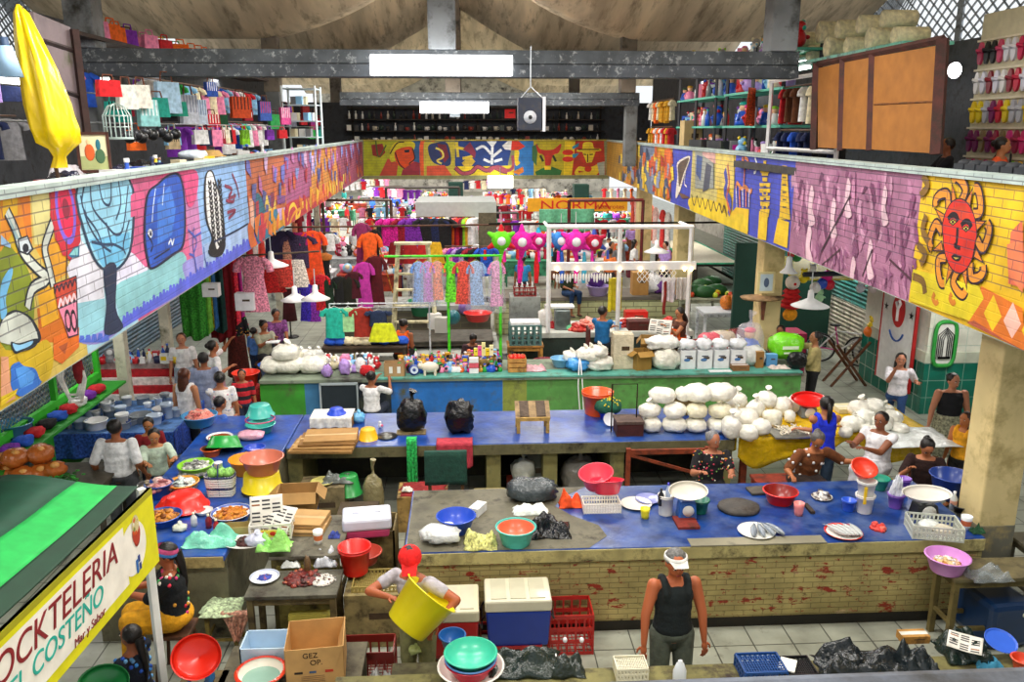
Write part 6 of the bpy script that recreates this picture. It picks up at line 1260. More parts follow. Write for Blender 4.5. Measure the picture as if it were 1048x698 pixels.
for i in range(40):
    c=random.choice([('e8c81c','yellow banana hand','banana'),('e0502c','red tomato','tomato'),('f0902c','orange fruit','orange'),('8cc02c','green mango','mango'),('c8d83c','lime','lime')]); P=V((5.7+R(0,1.3),21.4+R(0,1.2),.9)); b=B(c[0])
    if c[2]=='banana': b.tube([(.1*math.cos(a),0,.05+.1*math.sin(a)) for a in (.3,1.,1.6,2.3,2.9)],[.015,.04,.045,.04,.015],6)
    else: b.ell((0,0,.07),.075,8,6)
    tag(b.obj(c[2],'food'),c[1]+' loose on the produce table',c[2],'loose fruit on the produce table').location=P
for i,(px,c,n,w) in enumerate(((724,'e86878','pink bag of goods',.26),(738,'d8c8b8','beige tub cover',.3),(756,'6a1c18','maroon pot',.2),(745,'d8c020','yellow packet',.24),(764,'f0f0ec','white parcel',.24))): P=V((PY(px,345,16.6).x,16.4+.15*i,.88)); sack(P,w,.2,.34 if i<3 else .26,c,n+' on the red low stall by the cream column',nz=.2,knot=False)
table(V((5.15,16.7,0)),1.2,.9,.88,'b02418','red low stall beside the cream column',cross=False)
# ------------------------------------------------------------------ people
def ik(a,b,l1,l2,hint):
    d=b-a; L=min(d.length,(l1+l2)*.995); d=d.normalized(); b=a+d*L
    x=(l1*l1-l2*l2+L*L)/(2*L); hh=math.sqrt(max(0,l1*l1-x*x)); n=hint-d*hint.dot(d)
    n=n.normalized() if n.length>1e-5 else d.orthogonal().normalized()
    return a+d*x+n*hh,b
def remesh(b,name,mt,parent,vox,sm=4,extra=None,cf=None):
    "one continuous skin over the lofted limbs"
    me=bpy.data.meshes.new('t'); me.from_pydata(b.v,[],b.f); me.update()
    o=bpy.data.objects.new('t',me); COL.objects.link(o)
    r=o.modifiers.new('r','REMESH'); r.mode='VOXEL'; r.voxel_size=vox; r.use_smooth_shade=True
    s=o.modifiers.new('s','SMOOTH'); s.factor=.5; s.iterations=sm
    dg=bpy.context.evaluated_depsgraph_get(); dg.update(); m2=bpy.data.meshes.new_from_object(o.evaluated_get(dg)); 
    q=B(); q.v=[tuple(v.co) for v in m2.vertices]; q.f=[tuple(p.vertices) for p in m2.polygons]; q.c=[b.col if cf is None else cf(p.center) for p in m2.polygons]; q.sm=[True]*len(q.f)
    bpy.data.objects.remove(o); bpy.data.meshes.remove(me); bpy.data.meshes.remove(m2)
    if extra:
        n=len(q.v); q.v+=extra.v; q.f+=[tuple(i+n for i in f) for f in extra.f]; q.c+=extra.c; q.sm+=extra.sm
    return q.obj(name,mt,parent)
def cap(b,p,q,r,r2=None):
    r2=r if r2 is None else r2; p=V(p);q=V(q); d=(q-p); 
    if d.length<1e-4: d=V((0,0,.001))
    z=d.normalized(); b.tube([p-z*r*.85,p-z*r*.5,p,q,q+z*r2*.5,q+z*r2*.85],[r*.4,r*.85,r,r2,r2*.85,r2*.4],10)
def person(P,rz,label,h=1.6,skin='a86a44',top='e8e8e8',bottom='2a3450',hair='17110e',pose='stand',hl=None,hr=None,lean=0.,look=(0,0),hairs='short',sleeve=.5,bottoms='trousers',vox=.014,group=None,build=1.,topm='cloth',botm='cloth',cat='person',apron=None,elb=None,hem=.25,seat=.45,knees=None,eh=(V((.3,.6,-.6)),V((-.3,.6,-.6))),cap_=None,lite=False,side=0.,name='person',dec=None,longtop=0.):
    """P: floor point under the pelvis. Faces local -Y. hl/hr: hand targets in local metres (left = +x side of the figure)."""
    e=E(name,P,label,cat,group,rz); k=build
    pz=(.525*h) if pose=='stand' else seat+.06*h*k
    pel=V((0,0,pz)); up=V((side,-math.sin(lean),math.cos(lean))).normalized(); fwd=V((0,-math.cos(lean),-math.sin(lean)))
    wa=pel+up*.1*h; ch=pel+up*.21*h; sh=pel+up*.285*h; nk=pel+up*.312*h
    hd=nk+(up*.75+V((0,0,.35))+V((0,-.1,0))).normalized()*.082*h
    yaw,pit=look; HM=Matrix.Rotation(yaw,4,'Z')@Matrix.Rotation(pit+lean*.5,4,'X')
    TM=Matrix.Rotation(lean,4,'X')@Matrix.Rotation(side,4,'Y')
    S=[sh+V((s*.105*h*(k*.5+.5),0,-.012*h)) for s in(1,-1)]; Hh=[pel+V((s*.055*h*k,0,-.01*h)) for s in(1,-1)]
    if hl is None: hl=V((.16*h*k,-.03*h,.42*h)) if pose=='stand' else V((.1,-.24*h,seat+.13*h))
    if hr is None: hr=V((-.16*h*k,-.03*h,.42*h)) if pose=='stand' else V((-.1,-.24*h,seat+.13*h))
    arms=[]
    for i,t in enumerate((V(hl),V(hr))): el,wr=ik(S[i],t,.17*h,.15*h,V(eh[i])); arms.append((S[i],el,wr))
    legs=[]
    for i,s in enumerate((1,-1)):
        if pose=='stand': kn=V((s*.06*h*k,-.015*h-(0.05*h if i and pose=='walk' else 0),.275*h)); an=V((s*.065*h,.01*h,.045*h))
        elif pose=='walk' or False: kn=V((s*.05*h,-.05*h*s,.28*h)); an=V((s*.05*h,-.1*h*s,.05*h))
        else:
            kn=pel+V((s*(.08 if bottoms!='skirt' else .07)*h,-.235*h,.005*h)); an=V((s*.07*h,-.225*h,.045*h if knees is None else knees))
        legs.append((Hh[i],kn,an))
    if pose=='walk': pass
    b=B(skin)
    b.ell(pel,(.088*h*k,.07*h*k,.07*h),14,10,TM); b.ell(wa,(.078*h*k,.062*h*k,.09*h),14,10,TM); b.ell(ch,(.093*h*(k*.6+.4),.064*h*k,.09*h),14,10,TM); b.ell(sh-V((0,0,.012*h)),(.098*h*(k*.5+.5),.05*h,.035*h),14,8,TM)
    cap(b,sh,nk+up*.02*h,.036*h,.033*h); cap(b,nk,hd-V((0,0,.02*h)),.033*h,.034*h)
    b.ell(hd+HM@V((0,0,.008*h)),(.051*h,.06*h,.063*h),14,12,HM); b.ell(hd+HM@V((0,-.018*h,-.028*h)),(.039*h,.04*h,.037*h),12,10,HM)
    for t in (.06,.15): b.ell(pel+up*t*h,(.083*h*(k*.85+.15),.064*h*k,.08*h),14,10,TM)
    if not lite:
        b.bar(hd+HM@V((0,-.052*h,.004*h)),hd+HM@V((0,-.066*h,-.014*h)),.006*h,6,.010*h); b.ell(hd+HM@V((0,-.05*h,-.034*h)),(.016*h,.01*h,.007*h),8,5,HM)
        for s in(1,-1): b.ell(hd+HM@V((s*.05*h,.004*h,-.004*h)),(.007*h,.013*h,.018*h),8,6,HM)
    ex=B(skin)
    for (a,el,wr) in arms:
        cap(b,a,el,.034*h*(.5+.5*k),.026*h*(.5+.5*k)); cap(b,el,wr,.026*h*(.5+.5*k),.0165*h); d=(wr-el).normalized()
        pc=wr+d*.03*h; side_=d.cross(V((0,0,1))); side_=side_.normalized() if side_.length>.1 else V((1,0,0)); nn=side_.cross(d)
        M=Matrix((side_,d,nn)).transposed().to_4x4(); b.ell(pc,(.02*h,.03*h,.011*h),10,8,M)
        if not lite:
            sg=1 if a.x>0 else -1
            for f in range(4):
                o=pc+side_*(.0145*h-.0097*h*f)+d*.022*h; L=(.038,.044,.041,.032)[f]*h
                ex.tube([o,o+d*L*.45-nn*.004*h,o+d*L*.8-nn*.014*h,o+d*L*.92-nn*.024*h],[.0052*h,.005*h,.0045*h,.0035*h],6)
            o=pc-d*.012*h-side_*sg*.016*h; ex.tube([o,o-side_*sg*.014*h+d*.014*h,o-side_*sg*.018*h+d*.032*h-nn*.006*h],[.007*h,.0058*h,.0045*h],6)
    for (a,kn,an) in legs:
        cap(b,a,kn,.052*h*k,.034*h*(k*.5+.5)); cap(b,kn,an,.034*h*(k*.5+.5),.02*h); b.ell(an+V((0,-.03*h,-.022*h)),(.026*h,.066*h,.022*h),10,8)
    if not lite:
        ex.C('f0ece4')
        for s in(1,-1):
            c=hd+HM@V((s*.0195*h,-.0555*h,.006*h)); ex.C('efe8e0').ell(c,(.0085*h,.004*h,.0038*h),8,6,HM); ex.C('140c08').ell(c+HM@V((0,-.0025*h,0)),(.005*h,.0028*h,.0042*h),7,5,HM)
            c=hd+HM@V((s*.0195*h,-.057*h,.019*h)); ex.C(hair).ell(c,(.013*h,.004*h,.0028*h),7,4,HM)
        ex.C('8a3a34').ell(hd+HM@V((0,-.0605*h,-.0335*h)),(.0135*h,.005*h,.0045*h),8,5,HM)
    remesh(b,'body','skin',e,vox,3,ex)
    # top
    g=.010*h if not lite else .014*h; b=B(top)
    b.ell(pel+up*.03*h,(.09*h*k+g*1.3,.07*h*k+g*1.6,.06*h+longtop),14,9,TM); b.ell(wa,(.078*h*k+g*1.5,.062*h*k+g*1.6,.09*h),14,10,TM); b.ell(ch,(.093*h*(k*.6+.4)+g,.064*h*k+g*1.2,.088*h),14,10,TM)
    for t in (.06,.15): b.ell(pel+up*t*h,(.083*h*(k*.85+.15)+g*1.4,.064*h*k+g*1.6,.08*h),14,10,TM)
    if sleeve>=0:
        b.ell(sh-V((0,0,.016*h)),(.098*h*(k*.5+.5)+g*.6,.05*h+g*.5,.034*h),14,8,TM)
        for (a,el,wr) in arms:
            if sleeve>0:
                t=min(1,sleeve*2); cap(b,a,a+(el-a)*t,.033*h*(.5+.5*k)+g*.7,.028*h*(.5+.5*k)+g)
                if sleeve>.5: cap(b,el,el+(wr-el)*(sleeve-.5)*2,.028*h+g*.6,.022*h+g*.5)
    else:
        for s in(1,-1): b.tube([ch+TM@V((s*.055*h,-.055*h,.0)),ch+TM@V((s*.058*h,-.066*h,.04*h)),sh+TM@V((s*.062*h,-.03*h,.016*h)),sh+TM@V((s*.064*h,.0,.026*h)),sh+TM@V((s*.062*h,.035*h,.01*h)),ch+TM@V((s*.055*h,.055*h,.02*h))],[.02*h]*6,8)
        b.ell(ch+up*.03*h,(.08*h,.062*h+g,.05*h),12,8,TM)
    to=remesh(b,{True:'blouse',False:'shirt'}[bottoms=='skirt'],topm,e,vox*1.15,3)
    if dec: 
        db=B(); n=len(to.data.polygons)
        for i in range(dec[1]):
            p=to.data.polygons[random.randrange(n)]
            if len(dec)>4 and not dec[4](p.center): continue
            db.C(random.choice(dec[0])).ell(p.center,dec[2]*h,6,4)
        db.obj('printed_flowers' if dec[3]=='f' else 'printed_dots','cloth',to)
    # bottom
    b=B(bottom)
    if bottoms=='skirt':
        if pose!='sit':
            z0=pz+.07*h; z1=hem*h; rings=[]
            for i in range(8):
                t=i/7; z=z0+(z1-z0)*t; rx=.09*h*k+g*1.6+.035*h*t; ry=.075*h*k+g*1.5+.04*h*t
                rings.append([V((rx*math.cos(a)*(1+.04*t*math.sin(7*a)),ry*math.sin(a)*(1+.05*t*math.sin(6*a+1)),z)) for a in [2*PI*q/28 for q in range(28)]])
            b.loft(rings); o=b.obj('skirt',botm,e)
        else:
            b.ell(pel,(.105*h*k+g,.09*h*k+g,.075*h),14,9)
            kc=(legs[0][1]+legs[1][1])/2; 
            for s in(1,-1): cap(b,pel+V((s*.05*h,0,0)),kc+V((s*.05*h,0,.005*h)),.07*h*k,.062*h*k)
            cap(b,pel,kc,.07*h*k,.06*h); 
            for s in(1,-1): cap(b,kc+V((s*.045*h,0,0)),V((s*.06*h,kc.y-.01*h,hem*h+.05*h)),.058*h,.066*h)
            cap(b,kc,V((0,kc.y,hem*h+.05*h)),.06*h,.06*h)
            o=remesh(b,'skirt',botm,e,vox*1.3,4)
    else:
        b.ell(pel,(.09*h*k+g,.073*h*k+g,.06*h),14,9,TM)
        f=1. if bottoms=='trousers' else (.0 if bottoms=='shorts' else .5)
        for (a,kn,an) in legs:
            q=kn if f else a+(kn-a)*.95
            cap(b,a,q,.054*h*k+g*.6,.038*h*k+g)
            if f: cap(b,kn,kn+(an+V((0,0,.02*h))-kn)*f,.038*h*k+g*.7,.028*h+g)
        o=remesh(b,'trousers' if f else 'shorts',botm,e,vox*1.2,3)
    for i,(a,kn,an) in enumerate(legs):
        b=B('2a2420' if bottoms!='skirt' else '5a3020'); b.ell(an+V((0,-.03*h,-.03*h)),(.031*h,.074*h,.018*h),10,8)
        b.v=[(x,y,max(z,.002) if pose!='sit' or an.z<.1*h else z) for x,y,z in b.v]; b.obj('shoe','plastic',e)
    # hair
    hb=B(hair); n=14
    hb.ell(hd+HM@V((0,.013*h,.017*h)),(.057*h,.06*h,.061*h),n,10,HM,.06,4)
    if hairs in('pony','braid','long','bun','curly'):
        back=hd+HM@V((0,.06*h,0))
        if hairs=='bun': hb.ell(hd+HM@V((0,.062*h,.02*h)),.03*h,10,8,None,.15)
        elif hairs=='long' : 
            hb.loft([[hd+HM@V((math.cos(a)*.055*h*w,.02*h+.03*h*t+math.sin(a)*.035*h*w,.02*h-t*.2*h)) for a in [2*PI*q/12 for q in range(12)]] for t,w in((0,.9),(.3,1.1),(.6,1.1),(.85,.9),(1,.4))])
        elif hairs=='curly': 
            for i in range(14): hb.ell(hd+HM@V((R(-.05,.05)*h,R(.0,.06)*h,R(-.12,.05)*h)),.03*h,7,5,None,.3,5)
        elif hairs=='braid': hb.tube([back,back+V((.01*h,.02*h,-.08*h)),back+V((0,.03*h,-.2*h)),back+V((.0,.02*h,-.3*h))],[.03*h,.024*h,.018*h,.01*h],8)
        else: hb.tube([hd+HM@V((0,.05*h,.03*h)),hd+HM@V((0,.085*h,.0*h)),hd+HM@V((0,.08*h,-.09*h)),hd+HM@V((0,.075*h,-.14*h))],[.016*h,.022*h,.02*h,.006*h],8)
    hb.obj('hair','hair',e)
    if apron:
        b=B(apron); 
        def fn(u,v): a=-PI/2+(u-.5)*2.2; return pel+TM@V(((.095*h*k+g*2)*math.cos(a),(.08*h*k+g*3)*math.sin(a),.13*h-.36*h*v if pose=='stand' else .2*h-.2*h*v))
        b.grid(fn,14,8); b.obj('apron','cloth',e,thick=.006)
        B(apron).lathe([(.09*h*k+g*2.4,.07*h),(.09*h*k+g*2.4,.1*h)],n=20,sy=.85,M=Matrix.Translation(pel)@TM).obj('apron_string','cloth',e)
    e['_hd']=0; del e['_hd']; e_hd=(hd,HM,sh,TM); INFO[e.name]=e_hd
    return e
INFO={}
def headpt(e,v): hd,HM,sh,TM=INFO[e.name]; return hd+HM@V(v)
# front row
def G(px,py,Y): p=PY(px,py,Y); return V((p.x,Y,0))
e=person(G(690,600,6.55),.05,'man in a black sleeveless vest and grey visor behind the near counter',h=1.68,skin='b8643c',top='101a1c',bottom='5c6458',sleeve=-1,hl=V((.27,-.1,.8)),hr=V((-.29,-.12,.79)),look=(0,.25),vox=.011,eh=(V((1,.4,0)),V((-1,.4,0))),hair='6a6a68',build=1.08)
b=B('d8d8d4'); b.lathe([(.085,.03),(.104,.035),(.1,.07),(.086,.07)],n=20,sy=1.12); b.add([V((-.08,-.08,.05)),V((.08,-.08,.05)),V((.06,-.18,.035)),V((-.06,-.18,.035))],[(0,1,2,3)]); o=b.obj('visor','cloth',e); o.location=headpt(e,(0,.01,0))
e=person(G(427,600,6.85),-.5,'man in a red cap and grey top tilting a big yellow tub',h=1.66,skin='a85a34',top='b8b4bc',bottom='8a8a60',sleeve=.25,hl=V((.34,-.22,1.05)),hr=V((-.06,-.36,1.28)),look=(.5,.35),lean=.15,vox=.011,bottoms='trousers',eh=(V((1,.2,-.3)),V((-1,-.1,-.2))))
b=B('e81818'); b.ell((0,.012,.035),(.106,.116,.095),16,10); b.C('e02020').add([V((-.07,-.08,.03)),V((.07,-.08,.03)),V((.06,-.19,.01)),V((-.06,-.19,.01)),V((-.07,-.08,.045)),V((.07,-.08,.045))],[(0,1,2,3),(4,5,2,3)]); b.v=[(x,y,max(z,.0)) for x,y,z in b.v]; o=b.obj('cap','cloth',e); o.location=headpt(e,(0,0,.0)); o.rotation_euler=(.35,0,.5)
basin(PY(436,618,6.42),.25,.36,'eede18','big yellow tub tilted in the hands of the man in the red cap',cat='tub',name='plastic_tub',flare=.76,rx=-.3,ry=.72,rz=0).location=PY(415,642,6.4)
# vendors behind the front counter
def dots(cols,n,s,kind='f',f=None): return (cols,n,s,kind) if f is None else (cols,n,s,kind,f)
def chair(P,rz,label,c='8a6a3a',seat=.45):
    e=E('plastic_stool' if c!='8a6a3a' else 'wooden_stool',P,label,'stool',rz=rz); B(c).box((0,0,seat-.03),(.34,.34,.04)).obj('seat','wood',e,bev=.01)
    for i in(-1,1):
        for j in(-1,1): B(c).bar((i*.12,j*.12,seat-.05),(i*.17,j*.17,0),.018,5).obj('leg','wood',e)
    return e
person(G(728,480,10.05),-.1,'older woman in a black dress with small flowers seated behind the front counter',h=1.6,skin='b07050',top='121218',bottom='121218',hair='77777a',pose='sit',bottoms='skirt',sleeve=.35,hl=V((.16,-.42,1.02)),hr=V((-.2,-.36,1.02)),look=(.5,.1),vox=.012,dec=dots(['e84868','f0e8d8','e8a030','c83858','6a9a50'],150,.007),hairs='bun',seat=.58,build=1.12)
chair(G(728,480,10.05),0,'stool under the older woman in black flowers','6a4020',.56)
person(G(822,480,10.0),.1,'woman in a brown blouse with white dots bending over the red basin',h=1.6,skin='a8663c',top='6e3c18',bottom='2a1c18',hair='5a5654',pose='sit',bottoms='skirt',sleeve=.45,hl=V((.56,-.35,1.12)),hr=V((-.38,-.42,1.02)),look=(-.3,.6),lean=.3,vox=.012,dec=dots(['ecece8','dfe0e4'],44,.013,'d'),hairs='bun',seat=.66,build=1.2,side=.1)
chair(G(822,480,10.0),0,'stool under the woman in the dotted brown blouse','6a4020',.64)
person(G(843,455,11.25-.7+2.6),PI,'woman in a bright blue tank top seen from behind at the dough table',h=1.6,skin='b0704a',top='1c34e0',bottom='2c4058',pose='stand',sleeve=-1,hl=V((.2,-.2,1.1)),hr=V((-.2,-.2,1.12)),hairs='braid',vox=.012) if 0 else None
e=person(V((PY(845,430,10.7).x,10.72,0)),PI,'woman in a bright blue tank top seen from behind at the dough table',h=1.68,skin='b0704a',top='1c34e0',bottom='2c4058',pose='stand',sleeve=-1,hl=V((-.25,-.2,1.15)),hr=V((.22,-.2,1.12)),hairs='pony',vox=.012)
person(V((PY(903,440,10.15).x,10.2,0)),-.9,'woman in a white sleeveless top seated turned to the left, eating from a bag',h=1.6,skin='8a5030',top='ecebee',bottom='e4e4ea',pose='sit',sleeve=.1,hl=V((.02,-.4,1.2)),hr=V((-.2,-.38,1.22)),look=(.0,.05),bottoms='skirt',vox=.012,hairs='bun',seat=.75,build=1.15)
chair(V((PY(903,440,10.15).x,10.2,0)),0,'yellow stool under the woman in white','d8b41c',.73)
person(V((PY(945,460,9.95).x-.02,9.85,0)),-.5,'woman in a dark brown shirt with head bent, at the right of the front counter',h=1.58,skin='b4714a',top='2c1614',bottom='2a2020',pose='sit',sleeve=.4,hl=V((.2,-.38,1.05)),hr=V((-.18,-.38,1.05)),look=(.3,.75),lean=.25,hairs='bun',vox=.012,seat=.6)
chair(V((PY(945,460,9.95).x-.02,9.85,0)),0,'stool under the woman in the dark brown shirt','6a4020',.58)
person(V((7.4,11.9,0)),-.15,'woman in a black sleeveless top and floral skirt walking in the right aisle',h=1.62,skin='c08060',top='14161c',bottom='a8a88c',bottoms='skirt',sleeve=0,hl=V((.3,-.1,.75)),hr=V((-.34,-.12,.72)),hairs='bun',look=(.3,.1),vox=.013,build=1.25,hem=.2,botm='print_cloth',dec=None)
person(V((6.85,10.6,0)),-1.1,'girl in a yellow sleeveless top half hidden by the yellow column',h=1.45,skin='b87040',top='f0a81c',bottom='1c1c20',sleeve=-1,hairs='curly',hair='3a1c10',vox=.014)
person(V((7.75,14.1,0)),-.4,'man in a white shirt and blue jeans striding along the right aisle',h=1.68,skin='b8785a',top='ece8ee',bottom='2c4c80',pose='walk',sleeve=.4,hl=V((.3,-.1,.85)),hr=V((-.1,-.3,1.1)),hairs='long',vox=.014)
person(V((PY(822,380,14.9).x+.1,14.7,0)),-PI*.5-.3,'woman in a khaki top with a black handbag at the end of the third counter',h=1.62,skin='a8704c',top='b8a870',bottom='141418',sleeve=.9,hl=V((.1,-.35,1.1)),hr=V((-.1,-.5,1.35)),hairs='bun',look=(.2,-.1),vox=.014)
person(V((PY(800,360,15.9).x,15.9,0)),-.6,'person bent behind the green printed bag, in dark red',h=1.55,skin='8a5030',top='5a1820',bottom='2a1c20',sleeve=.5,lean=.4,vox=.016)
# girl in front of third counter
chair(V((PY(379,400,13.6).x,13.75,0)),PI,'wooden stool of the girl in front of the dark panel')
person(V((PY(379,400,13.6).x,13.75,0)),PI-.25,'girl in a white shirt seen from behind, seated before the blackboard',h=1.5,skin='9a5c38',top='f0f0f0',bottom='283040',pose='sit',sleeve=.45,look=(.3,.4),hairs='bun',hl=V((.05,-.38,1.0)),hr=V((-.2,-.36,.98)),vox=.013)
B('8a94a0'); tag(B('1c2830').box((0,0,.3),(.62,.03,.5)).C('a8b4b8').box((0,-.02,.56),(.66,.02,.04)).box((0,-.02,.04),(.66,.02,.04)).box((-.32,-.02,.3),(.03,.02,.52)).box((.32,-.02,.3),(.03,.02,.52)).obj('blackboard','plain'),'dark panel in a pale frame leaning on the third counter','panel').location=V((PY(346,395,14.1).x,14.17,.35))
# butcher stall people
person(V((PY(617,330,16.7).x,16.75,0)),PI-.5,'man in a blue t-shirt seated back to us at the butcher counter',h=1.66,skin='a8643c',top='1c6ca8',bottom='1c2430',pose='sit',sleeve=.4,look=(-.5,.1),vox=.015,seat=.82,hl=V((-.1,-.36,1.2)),hr=V((.1,-.38,1.22)))
e=E('wooden_chair',V((PY(611,330,16.7).x,16.55,0)),'dark red chair behind the man in the blue t-shirt','chair'); B('5a1c18').box((0,0,.78),(.42,.4,.04)).obj('seat','wood',e); B('5a1c18').box((-.2,0,1.1),(.04,.4,.4)).obj('backrest','wood',e)
for x in(-.19,.19):
    for y in(-.17,.17): B('5a1c18').bar((x,y,0),(x,y,.78),.02,4).obj('leg','wood',e)
person(V((PY(697,330,16.6).x,16.7,0)),-1.25,'woman in an orange apron seated reading a newspaper at the butcher counter',h=1.6,skin='b87850',top='5a3424',bottom='2c2c38',pose='sit',sleeve=.1,look=(.1,.4),hairs='long',vox=.015,seat=.82,apron='f0601c',hl=V((.1,-.36,1.3)),hr=V((-.15,-.38,1.28)))
chair(V((PY(697,330,16.6).x,16.7,0)),0,'stool under the woman in the orange apron','6a4020',.8)
news(V((PY(676,330,16.5).x,16.5,1.3)),.45,.34,'open newspaper held by the woman in the orange apron',rx=.9,rz=-.4)
person(V((PY(582,300,21.3).x,21.6,0)),.5,'person in an olive shirt and blue shorts sitting with bare legs on the block-built counter',h=1.6,skin='9c6848',top='2a3820',bottom='1c3c64',pose='sit',sleeve=.5,bottoms='knee',seat=.98,vox=.02,knees=.55,hl=V((.1,-.25,1.25)),hr=V((-.1,-.25,1.2)))
person(V((PY(410,345,16.4).x,16.4,0)),PI-.3,'woman in an orange tank top seated low behind the toy stall',h=1.55,skin='a86440',top='f0641c',bottom='1c1c20',pose='sit',sleeve=-1,look=(-.6,.5),lean=.3,hairs='bun',vox=.016,seat=.72)
chair(V((PY(410,345,16.4).x,16.4,0)),0,'stool under the woman in the orange tank top','6a4020',.7)
person(V((PY(480,345,17.0).x,17.15,0)),.3,'woman bent in the shade under the pink dress, in dark clothes',h=1.5,skin='9a5c3c',top='4a3038',bottom='20202a',pose='sit',lean=.5,look=(0,.7),vox=.018,seat=.4,sleeve=.4)
chair(V((PY(480,345,17.0).x,17.15,0)),0,'low stool under the woman bent in the shade','3a2c20',.38)
# left aisle group
person(V((PY(247,400,13.8).x,13.9,0)),.25,'boy in a red and black striped shirt by the orange-red tub',h=1.28,skin='a0603c',top='c82430',bottom='28304a',sleeve=.45,vox=.012)
o=[q for q in bpy.data.objects if q.name.startswith('shirt') and q.parent and q.parent.get('label','').startswith('boy in')][0]; mm=o.data; at=mm.color_attributes['c']; k=hx('1c1c24')
for p in mm.polygons:
    if int(p.center.z/.075)%2==0:
        for li in p.loop_indices: at.data[li].color=(*k,1)
LP=[(185,350,12.9,1.6,2.8,'woman in a white tank top with long brown hair and dark jeans, seen from behind','c88860','f0eeee','1c2434','trousers',-1,'long','5a2c18'),
(205,335,13.8,1.62,3.3,'person in a grey-blue shirt standing in the left aisle','8a5030','8a94b0','7a86a8','skirt',.45,'short','17110e'),
(183,322,15.3,1.6,.2,'woman with tied hair in a white blouse, facing us in the left aisle','c08060','f0eef0','a8b8c8','skirt',.3,'bun','4a2c1c'),
(214,318,14.7,1.6,2.2,'woman in white with a raised arm near the hanging fabrics','a86844','f0ecec','c8a0b0','skirt',.4,'bun','17110e'),
(222,358,12.75,1.58,3.5,'woman in a white dress with faint flowers, seen from behind','a86844','e8e6e6','e4dcdc','skirt',.3,'bun','17110e'),
(237,285,17.6,1.66,.3,'woman in a black embroidered blouse and dark red floral skirt','a8643c','14141a','5a1c14','skirt',.6,'long','17110e'),
(256,292,17.2,1.25,2.6,'child in a light blue t-shirt beside the embroidered blouse','b0704a','6090e0','203050','trousers',.4,'bun','17110e')]
for px,py,Y,hh,rz,lab,sk,tp,bt,bs_,sl,ha,hc in LP:
    P=PY(px,py,Y); k={}
    if 'raised' in lab: k=dict(hl=V((.1,-.35,1.5)),hr=V((-.2,-.2,1.1)))
    if 'embroidered blouse and' in lab: k=dict(dec=dots(['e84868','f0e8d8','e8a030','40a060'],110,.009),botm='print_cloth',hem=.06)
    if 'faint' in lab: k=dict(topm='print_cloth' if 0 else 'cloth',hl=V((-.3,-.2,.9)),dec=dots(['d8a0b0','b8c0d8'],50,.01))
    person(V((P.x,Y,0)),rz,lab,h=hh,skin=sk,top=tp,bottom=bt,bottoms=bs_,sleeve=sl,hairs=ha,hair=hc,vox=.014,**k)
# crouching woman with plaid skirt holding blue basin
e=person(V((PY(205,410,12.0).x,12.25,0)),2.4,'woman in a dark plaid skirt bending with a light blue basin on her arm',h=1.55,skin='a86844',top='4a6cb8',bottom='3c3444',bottoms='skirt',pose='sit',seat=.5,lean=.4,sleeve=.3,botm='print_cloth',vox=.014,hem=.05,hl=V((.3,-.3,1.0)),hr=V((-.2,-.3,.9)))
chair(V((PY(205,410,12.0).x,12.25,0)),0,'stool under the woman in the plaid skirt','3c6c2c',.48)
o=basin(V((PY(201,395,11.9).x,11.9,1.0)),.25,.16,'3c8cc4','light blue basin of raw shrimp carried in the left aisle'); heap(o.location+V((0,0,.1)),.2,.16,['f08878','e8a898','d86860'],'pink shrimp heaped in the light blue basin','shrimp',n=50,s=.04)
e=person(V((PY(183,440,11.5).x,11.55,0)),.35,'girl in a pale green striped t-shirt reaching into the fish basin',h=1.4,skin='b87848',top='c8dcc8',bottom='283858',pose='stand',sleeve=.4,look=(0,.3),vox=.012,hairs='bun',hl=V((.2,-.42,1.06)),hr=V((-.1,-.44,1.04)),lean=.1)
e.location=V((-4.16,10.75,0))
person(V((-4.42,11.25,0)),.5,'child in a dark red t-shirt behind the girl in pale green stripes',h=1.36,skin='b87848',top='8c1c24',bottom='28303c',sleeve=.4,look=(-.3,.3),vox=.013)
person(V((PY(117,450,10.4).x,10.45,0)),PI,'man in a white t-shirt seen from behind at the left of the hall',h=1.62,skin='9a5c38',top='e8eaec',bottom='4a4c50',sleeve=.45,vox=.012,build=1.25,hl=V((.3,-.05,.85)),hr=V((-.3,-.05,.85)))
# reading women
person(V((PY(268,330,16.9).x,17.0,0)),.7,'woman in a grey-green collared blouse reading a white paper',h=1.58,skin='a86440',top='a8a890',bottom='303038',pose='sit',sleeve=.35,look=(.1,.5),hairs='bun',vox=.014,seat=.6,hl=V((.08,-.36,1.1)),hr=V((-.12,-.38,1.08)))
person(V((PY(281,322,17.5).x,17.6,0)),.5,'woman in a purple striped blouse leaning behind the reader',h=1.6,skin='a86440',top='8a4a8c',bottom='303038',pose='sit',sleeve=.4,look=(.1,.4),hairs='bun',vox=.015,seat=.7,topm='print_cloth')
for i,(px,Y,s) in enumerate(((268,16.95,.58),(281,17.6,.68))): chair(V((PY(px,330,Y).x,Y,0)),0,('stool under the woman reading a white paper','stool under the woman in the purple striped blouse')[i],'6a4020',s)
closedbox(V((PY(279,335,16.6).x,16.55,1.08)),.26,.2,.02,'f0f0f0','white paper read by the woman in the grey-green blouse',mt='paper',tape='f0f0f0',cat='paper',name='paper_sheet')
